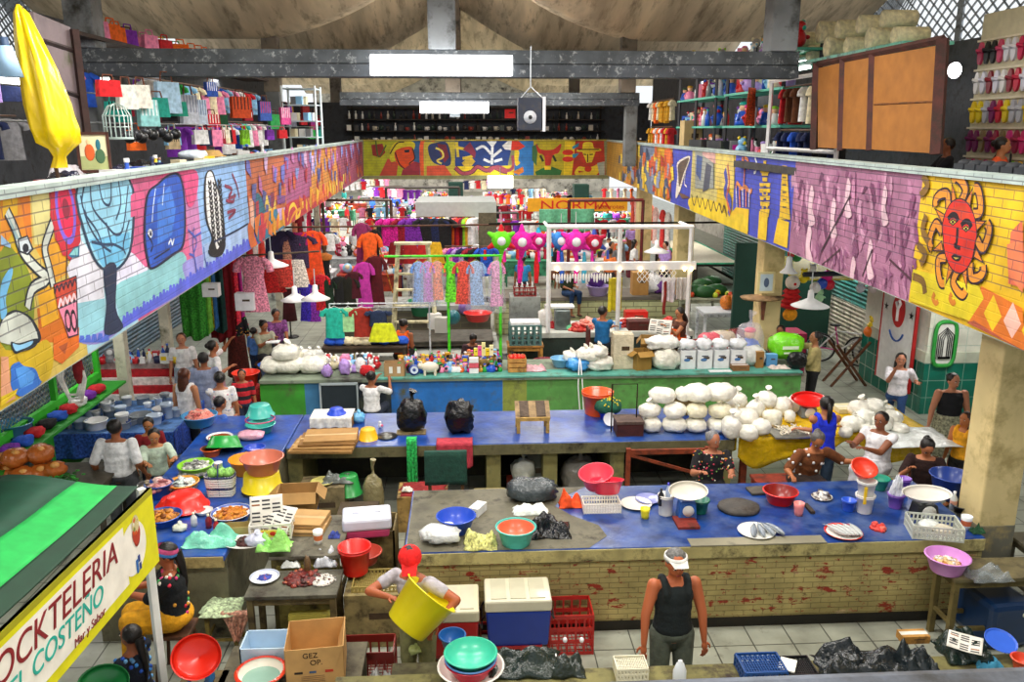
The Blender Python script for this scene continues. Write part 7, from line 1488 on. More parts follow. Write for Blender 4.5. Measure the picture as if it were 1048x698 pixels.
# embroidered woman, lower left
e=person(V((-2.86,7.4,0)),-1.35,'woman in a black embroidered blouse, yellow skirt and striped headband seated by the side counter',h=1.6,skin='a85c38',top='0f1418',bottom='e0a014',bottoms='skirt',pose='sit',sleeve=.5,look=(.1,.2),hairs='braid',hair='14100e',vox=.011,build=1.2,seat=.55,hem=.04,hl=V((.0,-.4,.95)),hr=V((-.2,-.4,.9)),dec=dots(['e83850','f0e8d8','f0a83c','e84888','48a058'],90,.012,'f',lambda c:c.z>1.08 or (c.y>.02 and .72<c.z<.85)))
e['label']='woman in a black embroidered blouse, yellow skirt and striped headband seated by the side counter'
o=B('d8588c'); hp=headpt(e,(0,.0,.02)); o.lathe([(.094,.02),(.1,.04),(.088,.07)],n=20,sy=1.1).C('3c78b8').lathe([(.1,.0),(.103,.02),(.1,.03)],n=20,sy=1.1); o=o.obj('headband','cloth',e); o.location=hp; o.rotation_euler=(-.3,0,0)
b=B('1cb044'); hp=headpt(e,(0,.1,-.05)); b.tube([hp+V((0,.01*math.sin(i*1.3),-.05*i)) for i in range(11)],[.03 if i%2 else .02 for i in range(11)],7); b.obj('ribbon','cloth',e)
chair(V((-2.86,7.4,0)),0,'brown stool under the embroidered woman','5a3820',.53)
person(V((-3.0,6.75,0)),-1.9,'person in black with blue flowers, low beside the sign pole',h=1.45,skin='9a5838',top='101828',bottom='101018',pose='sit',seat=.2,sleeve=.5,bottoms='skirt',hairs='braid',vox=.013,hem=.02,dec=dots(['3c8ce0','78b8f0','2858c0'],70,.014))
# far crowd
random.seed(11)
SK=['a8683c','8a5030','b87850','c89070']; TP=['red','white','pink','blue','orange','purple','black','lilac','yellow','green','grey','maroon','magenta','turquoise','cream']
def near(x,y,d=.85): return any(abs(x-a)<d and abs(y-b)<d for a,b in ((-5.8,14),(-5.75,16),(-4.9,22),(-5.2,30),(-.35,33),(4.3,31.5),(6.35,24.2),(6.6,31),(-6.2,43),(-.35,43),(5.45,43)))
PL=[]
def crowd(n,xr_,yr_,where,grp,z=0):
    for i in range(n):
        x=R(*xr_);y=R(*yr_)
        while near(x,y) or any(abs(x-a)+abs(y-b)<.9 for a,b in PL) or not any(a<y<b for a,b in ((27.2,27.8),(29.8,30.6),(32.6,33.5),(35.7,37),(40,41.5),(43.8,46),(48.4,51),(53.4,56))): x=R(*xr_);y=R(*yr_)
        PL.append((x,y))
        c=random.choice(TP); c2=random.choice(['navy','black','grey','brown','maroon','cream'])
        person(V((x,y,z)),R(-2.6,2.6),'person in a %s top and %s %s %s'%(c,c2,'skirt' if i%3==0 else 'trousers',where),h=R(1.5,1.72),skin=random.choice(SK),top=C_[c],bottom=C_[c2],hair='17110e',vox=.034,lite=True,bottoms='skirt' if i%3==0 else 'trousers',sleeve=.4,group=grp,hairs=random.choice(['short','bun','long']))
crowd(26,(-6,7),(27,36),'among the far stalls','shoppers before the far parapet')
crowd(34,(-8,8),(37,58),'in the far bright aisle','shoppers beyond the far parapet')
for px,Y,c,n in ((535,24.5,'2c8cc8','person in a blue tank top standing behind the butcher stall'),(625,26,'f0803c','person in an orange top under the right gallery'),(385,27,'e01c1c','person in a bright red top beyond the robes'),(459,31.9,'2850c0','person in a blue top beyond the grey stall roof')): person(V((PY(px,240,Y).x,Y,0)),R(2,4),n,h=1.62,top=c,bottom='303038',vox=.025,lite=True,sleeve=.2)
# gallery
e=person(V((PY(1025,150,11.4).x,11.4,3.5)),.8,'person in an orange t-shirt with a black shoulder bag on the right gallery',h=1.62,skin='b8784c',top='f0602c',bottom='28304a',sleeve=.4,hairs='bun',look=(.2,0),vox=.013,hl=V((.3,-.2,1.0)),hr=V((-.3,-.2,1.0)))
B('18181c').tube([(.14,-.1,1.38),(.02,-.13,1.2),(-.14,-.1,1.0)],.015,5).tube([(.14,.06,1.4),(.0,.11,1.25),(-.14,.1,1.0)],.015,5).obj('bag_strap','cloth',e)
person(V((PY(970,150,12.5).x,12.5,3.5)),-1.8,'man in a black t-shirt on the right gallery beside the orange boards',h=1.6,skin='9a5c3c',top='181c24',bottom='202838',sleeve=.4,vox=.014,hl=V((.1,-.4,1.0)),hr=V((-.1,-.4,1.0)))
person(V((-5.1,8.4,3.5)),.4,'person in a lilac top behind the goods of the left gallery',h=1.5,skin='c08060',top='b898d0',bottom='282830',sleeve=.3,vox=.015,lean=.5,look=(0,.5),hair='101010',hairs='long')
# ------------------------------------------------------------------ columns of the ground floor
for i,(x,y,w) in enumerate(((5.78,8.35,.42),(6.05,16.3,.42),(6.35,24.2,.5),(6.6,31,.5))):
    struct(B('d8c48c').bb((x-w/2,y-w/2,.0),(x+w/2,y+w/2,3.22)).C('6c6a5c').bb((x-w/2-.004,y-w/2-.004,0),(x+w/2+.004,y+w/2+.004,1.0 if i==0 else .5)).obj('column','column_paint',bev=.02),'cream painted column with a dirty foot')
for x,y in ((-5.8,14),(-5.75,16),(-4.9,22),(-5.2,30)): struct(B('d8d2bc').bb((x-.09,y-.09,0),(x+.09,y+.09,3.22)).obj('column','rough_paint',bev=.01))
for x,y in ((-.35,33),(4.3,31.5)): struct(B('1c4a40').bb((x-.28,y-.28,0),(x+.28,y+.28,3.25)).obj('column','plain',bev=.02))
# ---- shop backs
for sg,nm in ((-1,'left'),(1,'right')):
    x=sg*8.6
    struct(B('50545c').bb((x,8.4 if sg>0 else 4,3.5),(x+sg*.1,20 if sg>0 else 18,6.7 if sg>0 else 6.2)).bb((x,20 if sg>0 else 18,3.5),(x+sg*.1,39.5,7.5)).obj('wall_shop_'+nm,'grime'))
struct(B('3c4048').bb((-8.6,39.6,3.5),(8.6,39.7,6.4)).obj('wall_shop_far','grime'))
struct(B('4a6a80').bb((-7.9,9,0),(-8.0,26,3.2)).obj('wall_stalls_left','shutter'))
# right wall of the ground floor
struct(B('dfe0d4').bb((8.5,14.7,1.2),(8.6,17.1,3.2)).obj('wall_clinic','plain')); struct(B('12705c').bb((8.48,14.7,0),(8.6,17.1,1.0)).C('c8ccb8').bb((8.47,14.7,1.0),(8.6,17.1,1.2)).obj('wall_clinic_tiles','wall_tile'))
struct(B('e6e6d6').bb((8.5,14.6,1.2),(9.75,14.7,3.2)).C('e4d690').bb((9.75,14.6,1.2),(12.4,14.7,3.2)).C('12705c').bb((8.48,14.58,0),(12.4,14.7,1.0)).C('c8ccb8').bb((8.47,14.57,1.0),(12.4,14.7,1.2)).obj('wall_clinic_front','wall_tile_x'))
P=PY(967,352,14.55)
e=E('window_grille',P,'green-framed oval wall ornament with black bars on the pale wall','grille'); Mx=Matrix.Rotation(-PI/2,4,'Z')
b=B('2c9a3c'); pts=[V((.2*math.copysign(abs(math.cos(a))**.5,math.cos(a)),0,.42*math.copysign(abs(math.sin(a))**.5,math.sin(a)))) for a in [2*PI*i/28 for i in range(29)]]; b.tube(pts,.04,6); b.obj('frame','plain',e)
B('e8e8e0').add([p*.92 for p in pts[:-1]],[tuple(range(28))]).obj('panel','plain',e)
b=B('1a1a1c')
for k in range(4): s=.06+.05*k; s*=.7; b.tube([V((s,-.02,-.28)),V((s,-.02,.08+.03*k)),V((0,-.02,.22+.03*k)),V((-s,-.02,.08+.03*k)),V((-s,-.02,-.28))],.009,4)
b.box((0,-.02,-.26),(.22,.02,.04)); b.obj('bars','metal',e)
# sign panel
P=PX(921,318,8.42); e=E('wall_sign',V((8.42,P.y,0)),'white standing sign panel with a red oval emblem and two black stars','sign')
B('f0f0ee').bb((-.02,-.62,.3),(.02,.62,3.15)).obj('board','plain',e); B('b81c1c').bb((-.03,-.66,.3),(.03,-.62,3.15)).bb((-.03,.62,.3),(.03,.66,3.15)).obj('border','plain',e)
zc=P.z
B('d01c1c').add([V((-.025,.25*math.cos(a),zc+.33*math.sin(a))) for a in [2*PI*i/28 for i in range(28)]],[tuple(range(28))]).obj('emblem','plain',e)
b=B('f4f0f0'); b.tube([V((-.04,0,zc-.2)),V((-.04,0,zc+.05)),V((-.04,.08,zc+.16))],.03,6).tube([V((-.04,0,zc+.05)),V((-.04,-.08,zc+.16)),V((-.04,-.02,zc+.2))],.03,6); b.obj('emblem','plain',e)
for s in(-1,1):
    st=[V((-.028,s*.48+(.09 if i%2==0 else .035)*math.sin(i*PI/5),zc+(.09 if i%2==0 else .035)*math.cos(i*PI/5))) for i in range(10)]
    B('141414').add(st,[tuple(range(10))]).obj('star','plain',e)
b=B('2c5cb0'); b.tube([V((-.03,.3*math.cos(a),zc-.25+.35*math.sin(a))) for a in [PI+.5+i*.23 for i in range(10)]],.02,4); b.obj('curved_lettering','plain',e)
struct(B('3c8c84').bb((8.9,17.2,0),(9.0,20.4,3.2)).C('c8c4b0').bb((8.88,17.2,0),(8.9,20.4,1.3)).obj('door_1','shutter'),'teal roller shutter')
struct(B('1c6c5c').bb((9.5,24.5,0),(9.6,30.5,3.2)).obj('door_2','shutter'),'green roller shutter')
# ---- bicycle and folding cart
def wheel(c,r,ax,col='16161a',parent=None,name='wheel'):
    b=B(col); M=Matrix.Rotation(ax,4,'Z')@Matrix.Rotation(PI/2,4,'X')
    pt=lambda a,rr:V(c)+M@V((rr*math.cos(a),rr*math.sin(a),0))
    b.tube([pt(2*PI*i/24,r) for i in range(25)],.022,6); b.C('b0b4b8')
    for i in range(14): b.bar(pt(2*PI*i/14,r),V(c),.004,3)
    b.tube([pt(2*PI*i/24,r-.035) for i in range(25)],.01,4)
    return b.obj(name,'rubber',parent)
P=PZ(862,372,0); e=E('bicycle',P,'bicycle with white and magenta frame parked in the right aisle','bicycle',rz=-.5)
for x in(-.52,.52): wheel((x,0,.33),.33,0,parent=e)
b=B('e8e8ec'); b.bar((-.52,0,.33),(-.18,0,.75),.018).bar((-.18,0,.75),(.35,0,.72),.02).bar((-.1,0,.3),(.36,0,.66),.022).C('d02c90').bar((.52,0,.33),(.36,0,.8),.02).bar((-.52,0,.33),(-.1,0,.3),.015).bar((-.1,0,.3),(-.22,0,.85),.018); b.obj('frame','plastic',e)
B('1a1a1c').ell((-.23,0,.88),(.13,.06,.03),10,6).obj('saddle','rubber',e); B('d8d8dc').tube([(.34,-.28,.92),(.36,-.1,.9),(.36,.1,.9),(.34,.28,.92)],.014,6).bar((.36,0,.8),(.36,0,.9),.015).obj('handlebar','metal',e); B('e0e4ec').box((.62,0,.95),(.1,.3,.22)).obj('front_basket','plastic',e)
P=PZ(882,388,0)-V((.5,.3,0)); e=E('wooden_trestle',P,'brown wooden folding trestle by the bicycle','trestle')
for y in(-.2,.2): B('6a3c1c').bar((-.4,y,0),(.35,y,.95),.03,4).obj('leg','wood',e); B('6a3c1c').bar((.35,y,0),(-.35,y,.9),.03,4).obj('leg','wood',e)
B('6a3c1c').bar((0,-.2,.5),(0,.2,.5),.02,4).obj('crossbar','wood',e)
e=E('bicycle',PZ(897,382,0)+V((.15,.2,0)),'dark bicycle behind the wooden trestle','bicycle',rz=-.9)
for x in(-.5,.5): wheel((x,0,.33),.33,0,parent=e)
B('242024').bar((-.5,0,.33),(-.15,0,.75),.018).bar((-.15,0,.75),(.35,0,.72),.02).bar((-.1,0,.3),(.36,0,.66),.022).bar((.5,0,.33),(.36,0,.85),.02).bar((-.5,0,.33),(-.1,0,.3),.015).obj('frame','plastic',e); B('181818').ell((-.2,0,.86),(.13,.06,.03),8,5).obj('saddle','rubber',e)
# ---- hanging pan lamps and shelf on the cream column
def panlamp(P,r,label):
    e=E('pendant_lamp',P,label,'lamp'); B('f4f4f4').lathe([(.02,.3),(.05,.28),(.06,.14),(r*.5,.08),(r,.0),(r*.98,-.005),(.05,.1),(0,.1)],n=24).obj('lamp_shade','plain',e); B('cfd4d8').bar((0,0,.28),(0,0,.62),.012,5).obj('cord','plain',e); B('ffffff').ell((0,0,.03),.05,10,8).obj('bulb','bulb',e)
panlamp(PY(807,279,15),.16,'small white pan lamp hanging beside the cream column'); panlamp(PY(829,313,14.6),.34,'wide white pan lamp hanging right of the cream column')
panlamp(PY(598,260,20.5),.3,'white pan lamp hanging left of the middle tube post'); panlamp(PY(672,258,20.5),.32,'white pan lamp hanging right of the middle tube post'); panlamp(PY(278,272,17),.34,'white pan lamp hanging by the left clothes stalls'); panlamp(PY(302,307,17.5),.3,'white pan lamp near the dark mannequin'); panlamp(PY(278,328,16.4) if 0 else PY(323,306,17),.3,'low white pan lamp over the robes')
P=PY(780,306,15.98); e=E('wall_shelf',P,'round-edged wooden shelf on a bracket at the cream column','shelf'); B('a8845c').lathe([(0,0),(.4,0),(.44,.04),(0,.05)],n=22,sy=.7).obj('board','wood',e); B('6a3820').box((-.0,-.1,-.2),(.08,.1,.4),tap=.5).obj('bracket','wood',e)
P=PY(784,289,15.9); tag(B('d8c890').box((0,0,0),(.34,.04,.42)).C('b8c8d0').box((0,-.022,0),(.25,.01,.33)).C('4a5a78').ell((0,-.025,0),(.06,.006,.1)).obj('framed_picture','plain'),'small framed blue-grey picture on the cream column','picture').location=P
# toys hanging right of the column
e=E('hanging_clown',PY(809,316,16.7),'stuffed clown doll in red ruffles hanging in the toy shop','doll'); b=B('c81c20')
for k in range(4): b.lathe([(.1,.1*k),(.26-.03*k,.06+.1*k),(.12,.12+.1*k)],n=20,wob=.2)
b.obj('ruffle','cloth',e); B('f0e8e0').ell((0,0,.55),.15,12,9).obj('head','plain',e); B('e01818').ell((0,-.14,.54),.03).obj('nose','plain',e); B('f0a01c').ell((0,0,-.12),(.16,.1,.14),10,7).obj('feet','cloth',e)
random.seed(5)
for i,(px,py,c,n,k) in enumerate(((822,290,'f0d81c','yellow','plush'),(831,285,'f0f0f4','white','plush'),(834,300,'f0f0f0','pale','ball'),(846,288,'e81c8c','magenta','ball'),(841,296,'2850c8','blue','ball'),(848,297,'d01c38','crimson','ball'),(815,268,'1c9a4c','green','ball'),(812,262,'e02020','red','box'),(814,265,'2030c0','navy','box'),(838,310,'a8d8a8','pale green','plush'),(870,262,'c82028','small red','ball'),(887,292,'d82028','red hanging','ball'),(880,300,'d8d8e8','whitish','plush'),(893,300,'e8e0e4','pink-white','plush'),(892,338,'f0d020','yellow large','plush'),(900,335,'e83818','red large','plush'),(889,345,'f0781c','orange','ball'))): toy(PY(px,py,16.8),k,c,c,.34,n+' soft toy hanging at the toy shop','soft toy','hanging toys').name='hanging_toy'
tag(B('242c3c').bar((0,0,0),(1.9,.2,0),.05,4).obj('awning_bar','paintmetal'),'dark bar of the toy shop awning','bar').location=PY(822,281,16)
tag(B('c8b81c').box((-.1,0,0),(1.9,1.4,.03),rx=.2).obj('shop_awning','plain'),'yellow slatted awning above the toy shop','awning').location=PY(850,274,17.5)
tag(B('0c3c30').bb((0,0,0),(2.4,.1,2.6)).obj('shop_partition','plain'),'dark green partition behind the toy shop','partition').location=(6.4,19.5,0)
tag(B('b01850').bb((0,0,0),(1.0,.6,.9)).obj('shop_cabinet','rough_paint'),'dark pink cabinet inside the toy shop','cabinet').location=(6.4,17.4,0)
sack(P3(765,.75),.27,.2,.8,'e8e4f0','clear bag with a large pink-faced doll beside the white bags',nz=.12,mt='clear',cat='doll',name='bagged_doll'); e=toy(P3(765,.7)+V((0,0,.12)),'figure','3c6cc8','e84868',.6,'doll with blue dress in the clear bag','doll')
# ---- piñatas (star balls with tassels)
def pinata(px,py,Y,c,c2,s,label):
    P=PY(px,py,Y); e=E('hanging_star_pinata',P,label,'pinata')
    B(c).ell((0,0,0),(s*.5,s*.45,s*.5),14,10).obj('ball','cloth',e); B('e8e8ec').ell((0,-s*.4,0),(s*.22,s*.1,s*.22),10,7).obj('face_disc','plain',e)
    for k in range(6):
        a=k*PI/3+PI/6; d=V((math.cos(a),0,math.sin(a))); B(c2 if k%2 else c).bar(d*s*.3,d*s*.8,s*.22,8,.03).obj('point','cloth',e)
        if k in(3,4,5): B(c2).tube([d*s*.95,d*s*.95-V((0,0,s*.5))],[.03,.09*s],6).obj('tassel','cloth',e)
    B('c8c8c8').bar((0,0,s*.5),(0,0,s*1.4),.008,4).obj('string','plain',e)
for a in ((513,246,19.5,'6ce020','d81c28',.46,'lime green and red star piñata, leftmost of the row'),(534,247,20,'f01ca8','f01ca8',.5,'bright magenta star piñata with a white face disc'),(551,246,20.4,'e81c90','30b8e0',.4,'pink star piñata right of the bright magenta one'),(574,246,20.2,'3c88d8','c02040',.46,'blue star piñata behind the tube frame'),(589,247,20,'f028b0','f028b0',.5,'magenta star piñata behind the tube frame'),(608,248,20.4,'c81c48','4860c0',.42,'crimson star piñata, rightmost of the row')): pinata(*a)
tag(B('20201c').bar((0,0,0),(6,0,0),.025,5).obj('hanging_rail','metal'),'dark rail from which the star piñatas hang','rail').location=PY(500,229,20.1)
for i,px in enumerate((532,549,575,590,598)): tag(B(('f020a0','e81c28','2c60c8','f020a0','48b8d8')[i]).tube([(0,0,0),(.01,0,-.35),(0,0,-.75)],[.03,.07,.05],6).obj('hanging_tassel','cloth'),('magenta','red','blue','second magenta','sky blue')[i]+' paper tassel hanging below the star piñatas','tassel').location=PY(px,258,20)
# ---- yellow shop sign and green sheet
a=PY(540,203,27); b_=PY(642,216,27); e=E('shop_sign',V((a.x,27,b_.z)),'long yellow shop sign with red letters above the green sheet','sign'); w_=b_.x-a.x; h_=a.z-b_.z
B('f0a818').bb((0,0,0),(w_,.06,h_)).obj('board','plain',e); text('NORMA',h_*1.0,'d82818','lettering',e,Matrix.Translation((w_*.12,-.01,h_*.14))@Matrix.Rotation(PI/2,4,'X')@Matrix.Scale(1.5,4,(1,0,0))); text('Abarrotes',h_*.45,'b83018','lettering',e,Matrix.Translation((w_*.68,-.01,h_*.2))@Matrix.Rotation(PI/2,4,'X')@Matrix.Scale(1.2,4,(1,0,0)))
a=PY(552,214,25.5); b_=PY(608,236,25.5); e=hang(V(((a.x+b_.x)/2,25.5,a.z)),b_.x-a.x,a.z-b_.z,'6cb890','pale green sheet strung below the yellow shop sign',folds=3,amp=.12,name='hanging_sheet',cat='sheet')
e=E('tube_stand',V((PY(582,240,25).x,25.,0)),'dark red tube frame of the stall below the yellow sign','frame'); x0=0; x1=PY(657,240,25).x-PY(582,240,25).x; zt=PY(600,205,25).z
for x in (x0,x1): B('6a1c20').sq((x,0,0),(x,0,zt),.07).obj('post','paintmetal',e)
B('6a1c20').sq((x0,0,zt),(x1,0,zt),.07).obj('rail','paintmetal',e)
# red/orange striped heat: more frames
for i,(px0,px1,py,Y,c,n) in enumerate(((395,470,192,31,'4a4440','grey'),(700,770,215,30,'8c1c20','dark red'),(480,530,218,30,'5a5a58','steel'),(330,400,205,28,'5c4030','brown'))):
    a=PY(px0,py,Y); b_=PY(px1,py,Y); e=E('tube_stand',V((a.x,Y,0)),n+' tube frame of a far stall','frame'); w_=b_.x-a.x
    for x in (0,w_): B(c).sq((x,0,0),(x,0,a.z),.07).obj('post','paintmetal',e)
    B(c).sq((0,0,a.z),(w_,0,a.z),.06).obj('rail','paintmetal',e)
# ---- far stalls with goods
random.seed(23)
TC=['c8ccc8','e0dcd0','a8341c','b8bcc0','d8b890','3c8c68','d8d8dc']
k=0
for row,(Y,xs) in enumerate(((26.2,(-5.2,-3.0,-1.0)),(28.6,(-5.6,-2.8,-.4,2.2,4.4)),(31.4,(-5.4,-2.4,.8,3.4,5.8)),(34.5,(-6,-3.4,-.8,1.9,4.8)),(38.5,(-7,-4,-1,2,5)),(42.5,(-7,-4,-1,2,5,8)),(47,(-7,-3.5,0,3.5,7)),(52,(-7,-3,1,5)),(57,(-6,-2,2,6)))):
    for x in xs:
        w_=R(1.6,2.2); yy=Y+R(-.4,.4)
        while near(x,yy,1.5) and near(x,yy+.01,1.5) and R(0,1)<.97: x+=R(-.3,.3); yy+=R(-.2,.2)
        c=random.choice(TC); row_n=('first','second','third','fourth','fifth','sixth','seventh','eighth','last')[row]
        table(V((x,yy,0)),w_,.9,.9,c,'market table in the %s row of far stalls'%row_n,cross=False,apron=.5,mt='plain',group='far stall tables',legc=c)
        for i in range(13):
            q=rnd(1,['red','pink','white','white','crimson','orange','cream','yellow','white','white','light blue','black','pink'])[0]
            kd=random.choice(('box','ball','ball','figure','cup','plush'))
            toy(V((x+w_*(-.45+.9*((i+.5)/13)),yy+R(-.35,.35),.9)),kd,q[0],rnd(1)[0][0],R(.26,.5),'%s %s in the %s row of far stalls'%(q[1],KC[kd],row_n),KC[kd],'goods of the far stalls')
        if (k%2==0): 
            h_=R(2.0,2.5); rack(V((x-w_/2,yy+.5,h_)),V((x+w_/2,yy+.5,h_)),rnd(6,['red','pink','white','white','purple','black','crimson','orange','light blue','cream','white','navy']),('garment hanging over the %s row of far stalls'%row_n,'garments over the %s row of far stalls'%row_n),'shirt',.3,.5,rz=R(0,1))
        k+=1
for i,(px,py,w_) in enumerate(((512,186,24),(320,0,0))):
    if w_: P=PY(px,py,36.2); e=E('ceiling_light',P,'bright square light below the far painted parapet','ceiling light'); B('fffff4').box((0,0,0),(1.05,.3,.5)).obj('diffuser','tube',e); B('b0b0b0').bar((0,0,.24),(0,0,.6),.02).obj('bracket','metal',e)
for i,(x,y,n) in enumerate(((-6.2,30,'left'),(-6.4,33.5,'left further'),(7.4,30.5,'right'),(7.6,34,'right further'),(-3,45,'far left'),(3,45,'far right'),(-1,52,'rear'))): 
    e=E('hanging_fluorescent_lamp',V((x,y,3.08)),'fluorescent lamp under the %s gallery ceiling'%n,'lamp'); B('fff4ec').box((0,0,0),(.12,2.0,.07)).obj('tube','tube',e); B('c8c8c8').box((0,0,.06),(.16,2.1,.05)).obj('housing','plain',e)
# red and white fabrics under the far right gallery, seen between columns
for i in range(9): garment(V((6.9+R(-.1,.2),27.2+1.0*i,2.5)),.5,1.3,('f04030','f0e8e0','e83c38','f4d0c8','f08070','ffffff','d82c28','f8b0a0','e85848')[i],('first','second','third','fourth','fifth','sixth','seventh','eighth','last')[i]+' garment in the line under the far right gallery','dress',rz=1.5,lite=True,group='garments under the far right gallery')
for i in range(12): garment(V((-5.6-R(0,.4),23+1.0*i,2.5)),.5,1.2,('c81c28','f0d8d8','f04838','e8e4e0','d83060','f8f0e8','a0182c','f09070','e8e8f0','d02850','f4f0e0','e04858')[i],('first','second','third','fourth','fifth','sixth','seventh','eighth','ninth','tenth','eleventh','last')[i]+' garment in the line under the far left gallery','dress',rz=1.5,lite=True,group='garments under the far left gallery')
# ---- left ground floor: fabrics, enamel table, lattice stall
for i,(px,c,n,mt,w_,l) in enumerate(((196,'3c9a30','bright green cloth with white pattern','print_cloth',.5,1.6),(204,'78c040','light green cloth','cloth',.4,1.5),(209,'e8dc40','yellow and blue printed cloth','print_cloth',.3,1.5),(213,'2c6cb0','blue cloth','cloth',.3,1.5),(219,'14403c','dark teal cloth','cloth',.4,1.6),(226,'8c1420','dark red cloth','cloth',.5,1.8),(234,'e83048','red cloth with white flecks','print_cloth',.4,1.5),(241,'b81c88','long magenta cloth','cloth',.3,1.6))):
    Y=16.6+.15*i; P=PY(px,300,Y); hang(V((P.x,Y,2.75)),w_,l,c,n+' hanging in the fabric stall under the left gallery',folds=3,amp=.05,mt=mt)
tag(B('5a4a3a').bar((0,0,0),(2.4,.9,0),.02,5).obj('fabric_rail','wood'),'rail holding the row of hanging fabrics','rail').location=(PY(194,300,16.5).x,16.5,2.78)
garment(PY(258,262,16.5),.5,1.1,'e890a8','pink lace dress hanging beside the embroidered blouse','dress',mt='print_cloth'); closedbox(PY(217,303,16.2),.3,.2,.25,'f0f0f2','white carton hanging before the fabrics',mt='paper',tape='e8e8ec'); closedbox(PY(252,317,16.4),.36,.2,.34,'ecebf0','white carton below the pink lace dress',mt='paper',tape='e8e8ec')
# enamelware table
e=table(V((-5.35,12.9,0)),1.9,1.6,.82,'5a88c8','enamelware table with a blue patterned cloth',cross=False,legc='7a5030')
hang(V((-4.4,12.9,.83)),1.6,.45,'2c50b8','blue cloth with white pattern hanging over the enamelware table',rz=PI/2,folds=5,mt='print_cloth',amp=.02); hang(V((-5.35,12.08,.83)),1.9,.4,'3460c0','front fall of the blue patterned cloth',folds=6,mt='print_cloth',amp=.02)
random.seed(9)
for i in range(34):
    x=-6.2+R(0,1.7); y=12.3+R(0,1.3); c,n=random.choice([('e8ecf0','white'),('b8c8dc','pale blue'),('c8ccd0','grey'),('2c50a0','dark blue'),('9098a0','steel'),('f0f0f0','bright white')]); kd=i%3
    if kd==0: bucket(V((x,y,.82)),R(.07,.12),R(.12,.24),c,n+' enamel pail on the enamelware table',group='enamelware',handle=None)
    elif kd==1: basin(V((x,y,.82)),R(.1,.17),R(.08,.14),c,n+' enamel pot on the enamelware table',group='enamelware',cat='pot',name='enamel_pot',mt='ceramic',flare=.95)
    else: cup(V((x,y,.82)),R(.05,.07),R(.08,.12),c,n+' enamel mug on the enamelware table',group='enamelware')
for i in range(3): basin(V((PZ(90,450,.3).x,11.2,.9+.14*i)),.26-.01*i,.15,('2c6c94','347ca8','4a90bc')[i],('lowest','middle','topmost')[i]+' of the stacked blue pots at the left lattice stall',group='stacked blue pots',cat='pot',name='enamel_pot',flare=.95,mt='ceramic')
closedbox(V((PZ(90,450,.3).x,11.2,0)),.6,.6,.9,'2c3c44','dark stand under the stacked blue pots',mt='rough_paint',tape='2c3c44')
sheetc=['d8dcdc','c02028','e8e4e0','b81c24','dcd8d4','1c2c6c']
e=E('display_shelf',V((-6.05,15.0,0)),'stepped display with red and white cloth under wares, left aisle','display')
for i,c in enumerate(sheetc[:5]): B(c).bb((-.9,.1*i,.0+.0),(.9,.1*i+.9-.1*i,.5+.13*i)).obj('step','cloth',e)
wares(-6.85,-5.3,15.1,15.8,1.03,26,'on the stepped red and white display','wares of the stepped display',('cup','box','ball','bottle'),(.16,.3),['white','blue','yellow','navy','grey','red','light blue'],2)
# lattice stall in green
e=E('lattice_stall',V((-6.15,9.2,0)),'bright green stall with wire lattice front under the left gallery','stall')
fn=lambda u,v:V((-.05,0+4.6*u,1.25+1.7*v))
diamond_mesh('x',fn,46,17,.006,'b8b8a8').obj('lattice','metal',e)
for y in (0,1.5,3.1,4.6): B('3cc030').bb((-.04,y-.04,0),(.04,y+.04,3.1)).obj('post','plain',e)
B('3cc030').bb((-.03,0,1.2),(.05,4.6,1.3)).obj('rail','plain',e); B('2a9c28').bb((-.04,0,.1),(.02,4.6,1.2)).obj('panel','plain',e); B('2a9428').bb((0,0,1.1),(.45,4.6,1.14)).obj('counter_top','plain',e)
random.seed(4)
for i in range(12): c,n=rnd(1,['purple','white','blue','maroon','black','lilac','red'])[0]; sack(V((-5.9,9.5+.33*i,1.14)),.12,.14,.14,c,n+' bundle on the ledge of the green lattice stall',knot=False,nz=.3,name='cloth_bundle',cat='bundle',group='bundles on the green ledge',mt='cloth')
# glazed rolls in bags
for i,(px,py,z,r) in enumerate(((8,492,.95,.17),(25,495,.95,.17),(43,492,.95,.16),(17,476,1.16,.17),(42,472,1.16,.17),(57,488,1.0,.14),(5,478,1.12,.12))):
    P=PZ(px,py,z); tag(B('b86428').ell((0,0,.1),(r,r,r*.72),14,9,None,.18,3).C('e8a858').ell((.04,-.06,.18),(.06,.05,.04),8,5).obj('glazed_bread','bag'),'shiny golden bread in clear wrap, %s of the bread heap'%('front left','front middle','front right','upper left','upper right','rightmost','back left')[i],'bread','bread heap').location=P
table(V((PZ(28,490,.95).x+.4,PZ(28,490,.95).y+.15,0)),1.2,.8,.94,'4a4438','table under the heap of golden bread',cross=False)
b=B('2a8c28'); 
for i in range(60): a,t=R(0,6.28),R(.02,.16); b.C(random.choice(['2a8c28','38a830','1c6a1c'])).ell((a and t*math.cos(a)*1.6,t*math.sin(a),R(.02,.14)),(.03,.02,.012),5,3)
P=PZ(66,494,.95); tag(b.obj('cilantro','food'),'bunch of green cilantro beside the golden bread','herbs',kind='stuff').location=P-V((0,0,.02))
for i in range(3): tag(B('ecebe4').tube([(-.12+.02*i,0,0),(-.14,0,-.3),(-.06,0,-.5-.05*i),(.06,0,-.5-.05*i),(.14,0,-.3),(.12-.02*i,0,0)],.02,6).obj('rope_loop','cloth'),('inner','middle','outer')[i]+' white rope loop hanging at the left gallery edge','rope loop').location=PY(72,388,10.2)+V((.02*i,0,.3))
tag(B('8c1c24').ell((0,0,0),(.07,.05,.2),8,6).obj('red_garland','cloth'),'dark red garland beside the white rope loops','garland').location=PY(80,378,10.2)
# ------------------------------------------------------------------ galleries
random.seed(77)
